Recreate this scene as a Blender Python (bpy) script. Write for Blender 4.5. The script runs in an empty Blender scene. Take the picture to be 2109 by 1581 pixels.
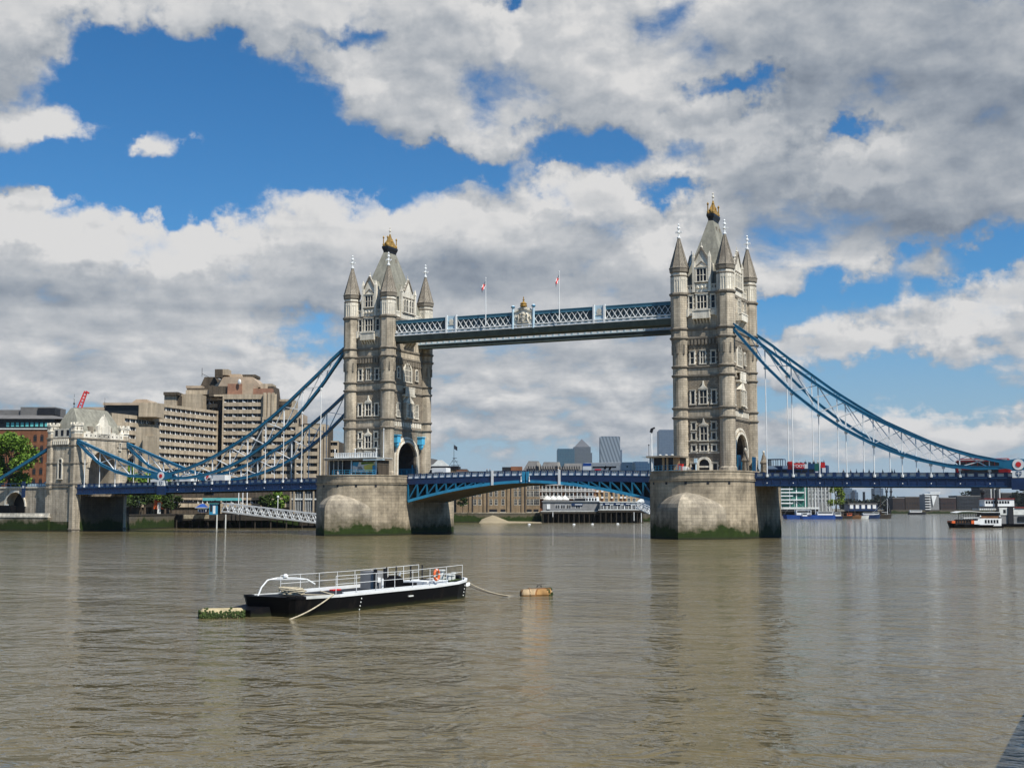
import bpy, bmesh, math, random
from math import sin, cos, pi, radians, atan2, sqrt, tan, asin
from mathutils import Vector, Matrix
random.seed(7)
S = bpy.context.scene
C = S.collection

# ------------------------------------------------------------------ camera
CAM = Vector((121.28, -272.28, 6.12)); YAW = -0.4427; PIT = 0.0954; F = 2672.35; PW, PH = 2109, 1581
cd = bpy.data.cameras.new('camera'); cam = bpy.data.objects.new('camera', cd); C.objects.link(cam)
cam.location = CAM; cam.rotation_euler = (pi/2 + PIT, 0, -YAW)
cd.sensor_width = 36; cd.lens = 36*F/PW; cd.clip_start = 0.5; cd.clip_end = 30000
S.camera = cam
RX = Vector((cos(YAW), -sin(YAW), 0)); FW = Vector((sin(YAW), cos(YAW), 0))

def ray(u, v):
    a, b = u-PW/2, v-PH/2
    d = F*cos(PIT)+b*sin(PIT); h = F*sin(PIT)-b*cos(PIT)
    return RX*a+FW*d+Vector((0, 0, h))
def at(u, v, d):                       # the point seen at pixel u, v that is d metres deep
    r = ray(u, v); return CAM+r*(d/r.dot(FW))
def lx(u, d, v=1046): return (at(u, v, d)-CAM).dot(RX)
def lz(v, d, u=1054): return at(u, v, d).z
def gp(x, d, z=0): return CAM*1+RX*x+FW*d+Vector((0, 0, z-CAM.z))

# ------------------------------------------------------------------ light
SUN = Vector((.56, -.235, .80)).normalized()
sl = bpy.data.lights.new('sun', 'SUN'); so = bpy.data.objects.new('sun', sl); C.objects.link(so)
sl.energy = 5.0; sl.angle = radians(.5); sl.color = (1, .955, .87)
so.rotation_euler = SUN.to_track_quat('Z', 'Y').to_euler(); so.location = (0, -100, 300)
S.view_settings.view_transform = 'Standard'; S.view_settings.look = 'None'
S.view_settings.exposure = 0.25; S.view_settings.gamma = 1
S.cycles.volume_bounces = 0; S.cycles.max_bounces = 6; S.cycles.transparent_max_bounces = 8
S.cycles.caustics_reflective = False; S.cycles.caustics_refractive = False

# ------------------------------------------------------------------ sky: Nishita blue with cumulus in front of it
class NT:
    def __init__(s, t): s.t = t
    def n(s, typ, ins=None, **kw):
        o = s.t.nodes.new(typ)
        for k, v in kw.items(): setattr(o, k, v)
        for k, v in (ins or {}).items():
            if isinstance(v, bpy.types.NodeSocket): s.t.links.new(v, o.inputs[k])
            else: o.inputs[k].default_value = v
        return o
    def m(s, op, a, b=0.0, c=0.0, clamp=False):
        o = s.t.nodes.new('ShaderNodeMath'); o.operation = op; o.use_clamp = clamp
        for i, v in enumerate((a, b, c)):
            if isinstance(v, bpy.types.NodeSocket): s.t.links.new(v, o.inputs[i])
            else: o.inputs[i].default_value = v
        return o.outputs[0]
    def mix(s, f, a, b, blend='MIX'):
        o = s.t.nodes.new('ShaderNodeMix'); o.data_type = 'RGBA'; o.blend_type = blend
        for k, v in ((0, f), (6, a), (7, b)):
            if isinstance(v, bpy.types.NodeSocket): s.t.links.new(v, o.inputs[k])
            else: o.inputs[k].default_value = (*v, 1) if isinstance(v, tuple) and len(v) == 3 else v
        return o.outputs[2]

W = bpy.data.worlds.new('World'); S.world = W; W.use_nodes = True
W.node_tree.nodes.clear()
def sph(u, v):                         # a direction as (azimuth from the bridge view, elevation) in hundredths of the focal unit
    r = ray(u, v); return (atan2(r.dot(RX), r.dot(FW))*26.72, atan2(r.z, sqrt(r.x**2+r.y**2))*26.72)
CLOUDS = [  # u, v, ru, rv, tilt deg, amount (negative: a hole of blue)
 (1000, 190, 600, 190, -14, .8), (1330, 110, 560, 230, 0, .9), (1900, 120, 520, 300, 0, 1.1), (1750, 410, 520, 170, 0, .9), (1130, 215, 330, 150, -15, .5), (1560, 330, 330, 110, 0, .55), (2000, 330, 320, 200, 0, .7),
 (1000, 500, 560, 150, 0, 1.0), (600, 522, 260, 105, 0, .8), (120, 570, 400, 150, -8, 1.1), (430, 610, 260, 120, -14, .8), (250, 760, 560, 130, 0, .75), (90, 740, 260, 110, 0, .4),
 (1100, 650, 560, 130, 0, .8), (40, 105, 180, 140, -25, .8), (430, 10, 340, 58, 0, 1.0), (50, 278, 190, 50, 12, .8), (850, 110, 520, 120, -16, .8), 
 (335, 298, 120, 44, 18, 1.55), (1690, 690, 190, 65, 0, 1.1), (2020, 645, 240, 110, 0, 1.05), (1000, 820, 900, 100, 0, .7), (430, 800, 400, 70, 0, .4),
 (1950, 860, 520, 60, 0, .55), (1905, 548, 100, 34, 0, .8), (2120, 760, 130, 50, 0, .8), (30, 392, 110, 26, 0, .65), (1520, 570, 360, 90, 0, .7), (1400, 770, 260, 60, 0, .45), (1150, 900, 500, 40, 0, .35), (1850, 905, 600, 50, 0, .4),
 (290, 215, 360, 150, 10, -1.3), (600, 325, 420, 70, -6, -1.0), (380, 400, 360, 62, 0, -1.0), (1235, 310, 170, 50, 0, -1.25), (1000, 340, 330, 38, -4, -.75),
 (1505, 195, 110, 40, -10, -1.1), (1750, 272, 95, 30, 5, -1.05), (1385, 395, 80, 34, -20, -.95), (2030, 508, 210, 52, 10, -1.2), (1780, 606, 350, 50, 10, -1.0),
 (1800, 790, 420, 75, 0, -.9), (1880, 700, 60, 60, 0, -.7), (1560, 640, 130, 40, 0, -.6), (640, 690, 100, 50, 0, -.8), (700, 72, 150, 30, -5, -.6), (1040, 5, 60, 24, 0, -.8), (200, 340, 330, 60, 0, -.6)]
WISPS = [(355, 294, 150, 38, 20, 1.05), (285, 306, 70, 52, 0, .8), (60, 280, 190, 50, 12, 1.15), (45, 105, 150, 130, -25, 1.0), (30, 392, 110, 28, 0, 1.2), (215, 445, 60, 26, 0, .9), (1290, 350, 120, 40, 20, .5), (1905, 548, 120, 40, 0, .9)]
def sky():
    g = bpy.data.node_groups.new('cloud_field', 'ShaderNodeTree')
    g.interface.new_socket('Vector', in_out='INPUT', socket_type='NodeSocketVector')
    g.interface.new_socket('Value', in_out='OUTPUT', socket_type='NodeSocketFloat')
    g.interface.new_socket('Puff', in_out='OUTPUT', socket_type='NodeSocketFloat')
    t = NT(g); gi = t.n('NodeGroupInput'); go = t.n('NodeGroupOutput'); P = gi.outputs[0]
    sp = t.n('ShaderNodeSeparateXYZ', {0: P}); hi = t.n('ShaderNodeMapRange', {0: sp.outputs[1], 1: 1.5, 2: 5.5}, interpolation_type='SMOOTHSTEP').outputs[0]
    def mul(v): return t.n('ShaderNodeVectorMath', {0: P, 1: v}, operation='MULTIPLY').outputs[0]
    a = t.n('ShaderNodeTexNoise', {'Vector': mul((.42, .66, 1)), 'Scale': 1, 'Detail': 8, 'Roughness': .53, 'Distortion': .2}).outputs[0]
    c = t.n('ShaderNodeTexNoise', {'Vector': mul((.62, 1.7, 1)), 'Scale': 1, 'Detail': 7, 'Roughness': .56, 'Distortion': .2}).outputs[0]
    nz = t.n('ShaderNodeMix', {0: hi, 2: c, 3: a}).outputs[0]
    w1 = t.n('ShaderNodeTexNoise', {'Vector': P, 'Scale': 1.6, 'Detail': 4, 'Roughness': .6}).outputs['Color']
    wp = t.n('ShaderNodeVectorMath', {0: t.n('ShaderNodeVectorMath', {0: w1, 1: (.5, .5, .5)}, operation='SUBTRACT').outputs[0], 1: (.9, .6, 0), 2: P}, operation='MULTIPLY_ADD').outputs[0]
    def vo(v): return t.n('ShaderNodeTexVoronoi', {'Vector': t.n('ShaderNodeVectorMath', {0: wp, 1: v}, operation='MULTIPLY').outputs[0], 'Scale': 1, 'Detail': 4, 'Roughness': .6, 'Lacunarity': 2.3}, voronoi_dimensions='2D', normalize=True).outputs[0]
    puff = t.m('SUBTRACT', .42, t.n('ShaderNodeMix', {0: hi, 2: vo((1.0, 1.9, 1)), 3: vo((.75, 1.05, 1))}).outputs[0])
    nb = t.n('ShaderNodeTexNoise', {'Vector': P, 'Scale': .8, 'Detail': 5, 'Roughness': .6})
    wv = t.n('ShaderNodeVectorMath', {0: nb.outputs['Color'], 1: (.5, .5, .5)}, operation='SUBTRACT')
    wm = t.n('ShaderNodeVectorMath', {0: wv.outputs[0], 1: (3.2, 2.1, 0), 2: P}, operation='MULTIPLY_ADD')
    flat = t.n('ShaderNodeVectorMath', {0: wm.outputs[0], 1: (1, 1, 0)}, operation='MULTIPLY')
    acc = 0.0; first = True
    for (u, v, ru, rv, rot, am) in sorted(CLOUDS, key=lambda q: -q[5]):
        if am < 0 and first: first = False; acc = t.m('ADD', t.m('MULTIPLY_ADD', nz, 3.1, -1.66), t.m('MINIMUM', acc, .8)); acc = t.m('MULTIPLY_ADD', puff, .75, acc)
        s0, t0 = sph(u, v)
        mp = t.n('ShaderNodeMapping', {'Vector': flat.outputs[0], 'Location': (s0, t0, 0), 'Rotation': (0, 0, radians(rot)), 'Scale': (ru/100*1.25, rv/100*1.25, 1)}, vector_type='TEXTURE')
        gr = t.n('ShaderNodeTexGradient', {'Vector': mp.outputs[0]}, gradient_type='SPHERICAL')
        acc = t.m('MULTIPLY_ADD', gr.outputs[1], am*1.15, acc)
    for (u, v, ru, rv, rot, am) in WISPS:
        s0, t0 = sph(u, v)
        mp = t.n('ShaderNodeMapping', {'Vector': wp, 'Location': (s0, t0, 0), 'Rotation': (0, 0, radians(rot)), 'Scale': (ru/100*1.25, rv/100*1.25, 1)}, vector_type='TEXTURE')
        acc = t.m('MULTIPLY_ADD', t.n('ShaderNodeTexGradient', {'Vector': mp.outputs[0]}, gradient_type='SPHERICAL').outputs[1], am, acc)
    # clouds thinned outside the view, so less sky light fills the shadows
    op = t.m('MAXIMUM', t.n('ShaderNodeMapRange', {0: t.m('ABSOLUTE', sp.outputs[0]), 1: 13, 2: 24}).outputs[0], t.n('ShaderNodeMapRange', {0: sp.outputs[1], 1: 12, 2: 19}).outputs[0])
    acc = t.m('MULTIPLY_ADD', op, -.9, acc)
    t.t.links.new(acc, go.inputs[0]); t.t.links.new(puff, go.inputs[1])
    w = NT(W.node_tree)
    tc = w.n('ShaderNodeTexCoord'); D = tc.outputs['Generated']
    def dot(v): return w.n('ShaderNodeVectorMath', {0: D, 1: v}, operation='DOT_PRODUCT').outputs['Value']
    dr, df, dz = dot(tuple(RX)), dot(tuple(FW)), dot((0, 0, 1))
    s = w.m('MULTIPLY', w.m('ARCTAN2', dr, df), 26.72); e = w.m('MULTIPLY', w.m('ARCSINE', dz), 26.72)
    p0 = w.n('ShaderNodeCombineXYZ', {0: s, 1: e, 2: 0})
    fld = []
    for du, dv in ((0, 0), (.08, .22), (.15, .95)):
        pp = w.n('ShaderNodeVectorMath', {0: p0.outputs[0], 1: (du, dv, 0)}, operation='ADD')
        gn = w.t.nodes.new('ShaderNodeGroup'); gn.node_tree = g; w.t.links.new(pp.outputs[0], gn.inputs[0]); fld.append(gn.outputs[0])
    al = w.n('ShaderNodeMapRange', {0: fld[0], 1: -.14, 2: .60}, interpolation_type='SMOOTHSTEP').outputs[0]
    def cl(x, a): return w.m('MAXIMUM', w.m('MINIMUM', x, a), -a)
    g1 = cl(w.m('SUBTRACT', fld[0], fld[1]), .5); g2 = cl(w.m('SUBTRACT', fld[0], fld[2]), .7)
    big = w.n('ShaderNodeTexNoise', {'Vector': p0.outputs[0], 'Scale': .45, 'Detail': 4, 'Roughness': .55}).outputs[0]
    thick = w.n('ShaderNodeMapRange', {0: fld[0], 1: .2, 2: 1.5, 3: .06, 4: -.04}).outputs[0]
    dark = 0.0
    for (u, v, ru, rv, a) in ((2030, 130, 560, 240, .42), (1750, 430, 420, 80, .14), (260, 600, 400, 40, .08), (80, 650, 260, 40, .06), (350, 690, 400, 40, -.14), (980, 575, 520, 60, .10), (1150, 130, 300, 120, -.10), (140, 490, 300, 60, -.22), (700, 480, 200, 60, .1)):
        s0, t0 = sph(u, v)
        mp = w.n('ShaderNodeMapping', {'Vector': p0.outputs[0], 'Location': (s0, t0, 0), 'Scale': (ru/75, rv/75, 1)}, vector_type='TEXTURE')
        gr = w.n('ShaderNodeTexGradient', {'Vector': mp.outputs[0]}, gradient_type='SPHERICAL')
        dark = w.m('MULTIPLY_ADD', gr.outputs[1], -a, dark)
    b = w.m('ADD', w.m('MULTIPLY_ADD', g1, .26, w.m('MULTIPLY_ADD', g2, .40, .635)), w.m('ADD', thick, w.m('MULTIPLY_ADD', big, .5, -.25)))
    lay = w.n('ShaderNodeTexNoise', {'Vector': w.n('ShaderNodeVectorMath', {0: p0.outputs[0], 1: (.16, 1.15, 1)}, operation='MULTIPLY').outputs[0], 'Scale': 1, 'Detail': 4, 'Roughness': .5, 'Distortion': .3}).outputs[0]
    b = w.m('ADD', b, w.m('MULTIPLY', w.m('MULTIPLY_ADD', lay, 1.1, -.55), w.n('ShaderNodeMapRange', {0: e, 1: 8.5, 2: 5.0, 3: .25, 4: 1}).outputs[0]))
    b = w.m('ADD', b, dark, 0, True)
    cr = w.n('ShaderNodeValToRGB', {0: b})
    el = cr.color_ramp.elements
    el[0].position = 0; el[0].color = (2.0, 2.4, 3.0, 1); el[1].position = 1; el[1].color = (7.5, 7.45, 7.4, 1)
    for ps, c_ in ((.3, (3.1, 3.5, 4.05, 1)), (.55, (4.3, 4.6, 5.0, 1)), (.8, (5.8, 5.95, 6.15, 1))):
        k = el.new(ps); k.color = c_
    st = w.n('ShaderNodeTexSky', sky_type='NISHITA', sun_disc=False, sun_elevation=asin(SUN.z), sun_rotation=atan2(SUN.x, SUN.y), air_density=1.0, dust_density=.6, ozone_density=2.2)
    up = w.n('ShaderNodeMapRange', {0: e, 1: 4.5, 2: 10.5}).outputs[0]
    blue = w.mix(1.0, st.outputs[0], w.mix(up, (.38, .82, 1.16), (.25, .71, 1.06)), 'MULTIPLY')
    hz = w.n('ShaderNodeMapRange', {0: e, 1: .4, 2: 4.2, 3: .92, 4: 0}).outputs[0]
    blue = w.mix(hz, blue, (3.9, 4.9, 6.0))
    col = w.mix(al, blue, cr.outputs[0])
    below = w.n('ShaderNodeMapRange', {0: e, 1: -1.5, 2: -.1}).outputs[0]
    col = w.mix(below, (.9, .9, .8), col)
    bg = w.n('ShaderNodeBackground', {0: col, 1: .080}); out = w.n('ShaderNodeOutputWorld', {0: bg.outputs[0]})
sky()
W.cycles.sampling_method = 'MANUAL'; W.cycles.sample_map_resolution = 512

# ------------------------------------------------------------------ materials
def new_mat(name):
    m = bpy.data.materials.new(name); m.use_nodes = True; t = NT(m.node_tree)
    b = m.node_tree.nodes['Principled BSDF']; return m, t, b
def plain(name, col, rough=.6, var=.18, scale=.6, metal=0., spec=.4, bump=0.):
    m, t, b = new_mat(name)
    tc = t.n('ShaderNodeNewGeometry').outputs['Position']
    n1 = t.n('ShaderNodeTexNoise', {'Vector': tc, 'Scale': scale, 'Detail': 5, 'Roughness': .65})
    f = t.n('ShaderNodeMapRange', {0: n1.outputs[0], 1: .3, 2: .7, 3: 1-var, 4: 1+var}).outputs[0]
    c = t.mix(1.0, (*col, 1), t.n('ShaderNodeCombineColor', {0: f, 1: f, 2: f}).outputs[0], 'MULTIPLY')
    t.t.links.new(c, b.inputs['Base Color'])
    b.inputs['Roughness'].default_value = rough; b.inputs['Metallic'].default_value = metal; b.inputs['Specular IOR Level'].default_value = spec
    if bump:
        n2 = t.n('ShaderNodeTexNoise', {'Vector': tc, 'Scale': 6, 'Detail': 4})
        bp = t.n('ShaderNodeBump', {'Height': n2.outputs[0], 'Strength': bump, 'Distance': .1}); t.t.links.new(bp.outputs[0], b.inputs['Normal'])
    return m
def masonry(name, c1, c2, mortar, bw=1.1, bh=.45, msize=.03, rough=.85, stain=.35, algae=None, streak=.25, bump=.5, ms=.5, joint=1.):
    m, t, b = new_mat(name)
    pos = t.n('ShaderNodeNewGeometry').outputs['Position']; s = t.n('ShaderNodeSeparateXYZ', {0: pos})
    nrm = t.n('ShaderNodeSeparateXYZ', {0: t.n('ShaderNodeNewGeometry').outputs['Normal']})
    # courses run along the wall whichever way it faces
    ax = t.m('ABSOLUTE', nrm.outputs[0]); ay = t.m('ABSOLUTE', nrm.outputs[1]); k = t.m('GREATER_THAN', ax, ay)
    u = t.m('ADD', t.m('MULTIPLY', s.outputs[0], t.m('SUBTRACT', 1, k)), t.m('MULTIPLY', s.outputs[1], k))
    vec = t.n('ShaderNodeCombineXYZ', {0: u, 1: s.outputs[2], 2: 0}).outputs[0]
    br = t.n('ShaderNodeTexBrick', {'Vector': vec, 'Color1': (*c1, 1), 'Color2': (*c2, 1), 'Mortar': (*mortar, 1), 'Scale': 1, 'Mortar Size': msize, 'Mortar Smooth': .3, 'Bias': 0, 'Brick Width': bw, 'Row Height': bh}, offset=.5)
    n1 = t.n('ShaderNodeTexNoise', {'Vector': pos, 'Scale': .35, 'Detail': 7, 'Roughness': .7}).outputs[0]
    n0 = t.n('ShaderNodeTexNoise', {'Vector': pos, 'Scale': .11, 'Detail': 5, 'Roughness': .6}).outputs[0]
    f1 = t.n('ShaderNodeMapRange', {0: t.m('MULTIPLY_ADD', n0, .5, t.m('MULTIPLY', n1, .5)), 1: .36, 2: .64, 3: 1-stain, 4: 1+stain*.6}).outputs[0]
    mp = t.n('ShaderNodeMapping', {'Vector': pos, 'Scale': (1.1, 1.1, .07)})
    n2 = t.n('ShaderNodeTexNoise', {'Vector': mp.outputs[0], 'Scale': 1.2, 'Detail': 5, 'Roughness': .6}).outputs[0]
    f2 = t.n('ShaderNodeMapRange', {0: n2, 1: .35, 2: .7, 3: 1-streak, 4: 1+streak*.5}).outputs[0]
    f = t.m('MULTIPLY', f1, f2)
    base = t.mix(1.0, br.outputs[0], t.n('ShaderNodeCombineColor', {0: f, 1: f, 2: f}).outputs[0], 'MULTIPLY')
    if algae:                                                    # weed and wet dirt that grow up from the water
        z1, z2 = algae
        nn = t.n('ShaderNodeTexNoise', {'Vector': pos, 'Scale': .7, 'Detail': 6, 'Roughness': .7}).outputs[0]
        lo = t.n('ShaderNodeTexNoise', {'Vector': pos, 'Scale': .13, 'Detail': 3}).outputs[0]
        zz = t.m('ADD', t.m('MULTIPLY_ADD', lo, 5.5, -2.75), t.m('ADD', s.outputs[2], t.m('MULTIPLY_ADD', nn, 3.6, -1.8)))
        wet = t.n('ShaderNodeMapRange', {0: zz, 1: z1, 2: z2, 3: .85, 4: 0}).outputs[0]
        base = t.mix(wet, base, (.10, .085, .05))
        gr = t.n('ShaderNodeMapRange', {0: zz, 1: z1*.75, 2: z1*1.05, 3: 1, 4: 0}).outputs[0]
        gc = t.mix(nn, (.005, .010, .0015), (.034, .062, .007))
        base = t.mix(gr, base, gc)
        low = t.n('ShaderNodeMapRange', {0: s.outputs[2], 1: .15, 2: .6, 3: .8, 4: 0}).outputs[0]
        base = t.mix(low, base, (.02, .02, .012))
    t.t.links.new(base, b.inputs['Base Color']); b.inputs['Roughness'].default_value = rough; b.inputs['Specular IOR Level'].default_value = .25
    h = t.m('MULTIPLY_ADD', n1, ms, t.m('MULTIPLY', br.outputs[1], -joint))
    bp = t.n('ShaderNodeBump', {'Height': h, 'Strength': bump, 'Distance': .12}); t.t.links.new(bp.outputs[0], b.inputs['Normal'])
    return m
def glassy(name, col, rough=.12, spec=.6):
    m, t, b = new_mat(name)
    pos = t.n('ShaderNodeNewGeometry').outputs['Position']
    n1 = t.n('ShaderNodeTexNoise', {'Vector': pos, 'Scale': .9, 'Detail': 2}).outputs[0]
    c = t.mix(n1, tuple(x*.5 for x in col), tuple(x*1.5 for x in col)); t.t.links.new(c, b.inputs['Base Color'])
    b.inputs['Roughness'].default_value = rough; b.inputs['Specular IOR Level'].default_value = .22
    return m

MT = {}
MT['granite'] = masonry('granite', (.57, .49, .375), (.49, .42, .32), (.27, .225, .17), 1.2, .5, .022, streak=.42, stain=.45)
MT['rubble'] = masonry('rubble', (.34, .285, .215), (.24, .20, .15), (.13, .11, .085), .7, .35, .03, streak=.3, stain=.4)
MT['portland'] = masonry('portland', (.84, .78, .66), (.75, .69, .57), (.45, .40, .32), .8, .4, .012, stain=.3, streak=.3, bump=.3)
MT['course'] = plain('course', (.21, .18, .14), .85, .35, .8, bump=.3)  # darker than the walls, for dirt and the shadow beneath each course
MT['pier'] = masonry('pier', (.47, .39, .28), (.39, .325, .235), (.27, .225, .16), 1.9, .7, .026, algae=(2.0, 4.0), streak=.22, stain=.6)
MT['starling'] = masonry('starling', (.42, .36, .27), (.32, .275, .21), (.24, .21, .165), 1.7, .7, .025, algae=(2.2, 4.4), stain=.6, streak=.25)
MT['slate'] = masonry('slate', (.30, .29, .235), (.26, .25, .205), (.19, .185, .15), .4, .22, .012, stain=.3, bump=.2)
MT['spire'] = masonry('spire', (.42, .37, .295), (.34, .295, .235), (.21, .18, .145), .38, .3, .045, stain=.4, bump=.8)
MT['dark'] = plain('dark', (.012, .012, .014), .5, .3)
MT['glass'] = glassy('glass', (.018, .02, .024))
MT['navy'] = plain('navy', (.008, .026, .085), .42, .25, .5, spec=.5)
MT['navyb'] = plain('navyb', (.010, .05, .13), .42, .25, .5, spec=.5)
MT['teal'] = plain('teal', (.009, .125, .23), .4, .25, .5, spec=.5)
MT['lamp_blue'] = plain('lamp_blue', (.08, .42, .66), .45, .15, .7, spec=.4)
MT['sky_blue'] = plain('sky_blue', (.03, .25, .43), .42, .2, .7, spec=.5)
MT['pale_blue'] = plain('pale_blue', (.46, .60, .68), .5, .15, .7)
MT['white'] = plain('white', (.74, .75, .74), .5, .12, .7)
MT['offwhite'] = plain('offwhite', (.62, .63, .60), .6, .2, .7)
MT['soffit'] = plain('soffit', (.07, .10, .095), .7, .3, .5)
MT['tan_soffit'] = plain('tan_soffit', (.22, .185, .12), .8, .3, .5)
MT['gold'] = plain('gold', (.36, .215, .055), .5, .3, 1., metal=.3)
MT['red'] = plain('red', (.58, .02, .018), .4, .2, .7, spec=.5)
MT['bus_red'] = plain('bus_red', (.20, .010, .012), .4, .2, .7, spec=.5)
MT['maroon'] = plain('maroon', (.16, .02, .015), .5, .2, .7)
MT['black'] = plain('black', (.005, .005, .006), .6, .4, .8, spec=.12)
MT['asphalt'] = plain('asphalt', (.05, .05, .05), .9, .2)
MT['steel'] = plain('steel', (.40, .41, .41), .45, .2, 2., metal=.3)
MT['grey'] = plain('grey', (.22, .22, .22), .6, .25)
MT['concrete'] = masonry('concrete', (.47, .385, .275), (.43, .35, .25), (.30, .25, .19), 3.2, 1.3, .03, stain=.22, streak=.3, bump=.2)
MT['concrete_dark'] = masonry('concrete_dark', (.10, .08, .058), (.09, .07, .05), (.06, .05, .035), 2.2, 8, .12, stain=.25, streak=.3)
MT['copper'] = plain('copper', (.38, .295, .21), .7, .25, .3)
MT['brick_red'] = masonry('brick_red', (.27, .105, .05), (.22, .085, .04), (.24, .15, .09), .45, .15, .015, stain=.25)
MT['brick_tan'] = masonry('brick_tan', (.34, .245, .145), (.29, .205, .12), (.30, .22, .14), .6, .2, .02, stain=.3)
MT['brick_sand'] = masonry('brick_sand', (.50, .35, .19), (.45, .31, .17), (.40, .28, .16), .6, .2, .02, stain=.2)
MT['grey_roof'] = plain('grey_roof', (.14, .135, .13), .8, .25, .4)
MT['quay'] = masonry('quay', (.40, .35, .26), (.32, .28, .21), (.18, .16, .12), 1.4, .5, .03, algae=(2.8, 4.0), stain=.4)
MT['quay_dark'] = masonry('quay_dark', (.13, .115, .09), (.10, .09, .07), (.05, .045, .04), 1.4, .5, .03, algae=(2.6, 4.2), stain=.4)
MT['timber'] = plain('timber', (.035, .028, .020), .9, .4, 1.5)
MT['timber_pale'] = plain('timber_pale', (.28, .24, .17), .9, .4, 1.5)  # pale tan timber for the jetty edge and barge deck
MT['ground'] = plain('ground', (.14, .125, .09), .95, .35, .08)
MT['sand'] = plain('sand', (.30, .245, .155), .95, .2, .3)
MT['bark'] = plain('bark', (.07, .05, .035), .9, .4, 3.)
MT['rope'] = plain('rope', (.46, .40, .29), .9, .3, 6.)
MT['skin'] = plain('skin', (.45, .27, .18), .6, .1)
MT['cloth_a'] = plain('cloth_a', (.03, .035, .05), .9, .3, 3.)
MT['cloth_b'] = plain('cloth_b', (.45, .43, .40), .9, .2, 3.)
MT['cloth_c'] = plain('cloth_c', (.05, .09, .16), .9, .2, 3.)
MT['orange'] = plain('orange', (.70, .13, .03), .5, .15, 4.)
MT['brick_brown'] = plain('brick_brown', (.26, .135, .085), .8, .25, .6)
MT['walk_blue'] = plain('walk_blue', (.05, .155, .22), .45, .2, .5, spec=.5)
MT['corridor'] = plain('corridor', (.035, .055, .065), .4, .3, .5)
MT['rust'] = masonry('rust', (.46, .25, .085), (.52, .40, .25), (.30, .13, .04), .9, .5, .05, stain=.55, streak=.5)
MT['weed'] = plain('weed', (.035, .055, .012), .95, .6, 5., bump=.8)
MT['buoy_tan'] = plain('buoy_tan', (.40, .33, .19), .85, .35, 3.)
MT['aqua'] = plain('aqua', (.10, .40, .40), .6, .15)
MT['cobalt'] = plain('cobalt', (.015, .065, .27), .5, .15)
MT['green'] = plain('green', (.02, .12, .09), .5, .15)
MT['yellow'] = plain('yellow', (.62, .55, .12), .6, .2, .9)
MT['amber_wood'] = plain('amber_wood', (.16, .075, .03), .5, .3)
def hullmat():
    m, t, b = new_mat('hull_black'); pos = t.n('ShaderNodeNewGeometry').outputs['Position']; s = t.n('ShaderNodeSeparateXYZ', {0: pos})
    n1 = t.n('ShaderNodeTexNoise', {'Vector': t.n('ShaderNodeMapping', {'Vector': pos, 'Scale': (1.2, 1.2, .35)}).outputs[0], 'Scale': 1.6, 'Detail': 7, 'Roughness': .7}).outputs[0]
    c = t.mix(t.n('ShaderNodeMapRange', {0: n1, 1: .55, 2: .75, 4: .6}).outputs[0], (.004, .004, .005), (.035, .025, .018))
    c = t.mix(t.n('ShaderNodeMapRange', {0: t.m('MULTIPLY_ADD', n1, .35, s.outputs[2]), 1: .26, 2: .42, 3: .8, 4: 0}).outputs[0], c, (.022, .024, .010))
    t.t.links.new(c, b.inputs['Base Color']); b.inputs['Roughness'].default_value = .5; b.inputs['Specular IOR Level'].default_value = .15; return m
MT['hull_black'] = hullmat()
def leafmat(name, c1, c2):
    m, t, b = new_mat(name)
    pos = t.n('ShaderNodeNewGeometry').outputs['Position']
    n1 = t.n('ShaderNodeTexNoise', {'Vector': pos, 'Scale': .8, 'Detail': 4, 'Roughness': .7}).outputs[0]
    oi = t.n('ShaderNodeTexWhiteNoise', {'Vector': t.n('ShaderNodeVectorMath', {0: pos, 1: (1.7, 1.7, 1.7)}, operation='SNAP').outputs[0]}, noise_dimensions='3D')
    f = t.n('ShaderNodeMapRange', {0: n1, 1: .3, 2: .7}).outputs[0]
    c = t.mix(f, c1, c2); t.t.links.new(c, b.inputs['Base Color']); b.inputs['Roughness'].default_value = .6
    b.inputs['Specular IOR Level'].default_value = .2
    return m
MT['leaf'] = leafmat('leaf', (.06, .12, .014), (.17, .27, .035))
MT['leaf_dark'] = leafmat('leaf_dark', (.018, .035, .008), (.05, .08, .018))  # darkened leaf colour, carries the road deck's shade on trees below it
MT['leaf_lime'] = leafmat('leaf_lime', (.09, .15, .02), (.22, .28, .04))
MT['leaf_far'] = leafmat('leaf_far', (.012, .02, .012), (.03, .04, .022))
def tower_glass(name, c1, c2, cell=4., diag=False, frame=(.3, .33, .36)):
    m, t, b = new_mat(name)
    pos = t.n('ShaderNodeNewGeometry').outputs['Position']; s = t.n('ShaderNodeSeparateXYZ', {0: pos})
    u = t.m('ADD', t.m('MULTIPLY', s.outputs[0], RX.x), t.m('MULTIPLY', s.outputs[1], RX.y))
    if diag:
        a = t.m('SINE', t.m('MULTIPLY', t.m('MULTIPLY_ADD', s.outputs[2], .33, u), .62)); f = t.n('ShaderNodeMapRange', {0: a, 1: -.3, 2: .5}).outputs[0]
        c = t.mix(f, c1, c2)
    else:
        vec = t.n('ShaderNodeCombineXYZ', {0: u, 1: s.outputs[2], 2: 0}).outputs[0]
        br = t.n('ShaderNodeTexBrick', {'Vector': vec, 'Color1': (*c1, 1), 'Color2': (*c2, 1), 'Mortar': (*frame, 1), 'Scale': 1, 'Mortar Size': .5, 'Brick Width': cell, 'Row Height': cell}, offset=0)
        c = br.outputs[0]
    t.t.links.new(c, b.inputs['Base Color']); b.inputs['Roughness'].default_value = .4; b.inputs['Specular IOR Level'].default_value = .4
    return m

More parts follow.
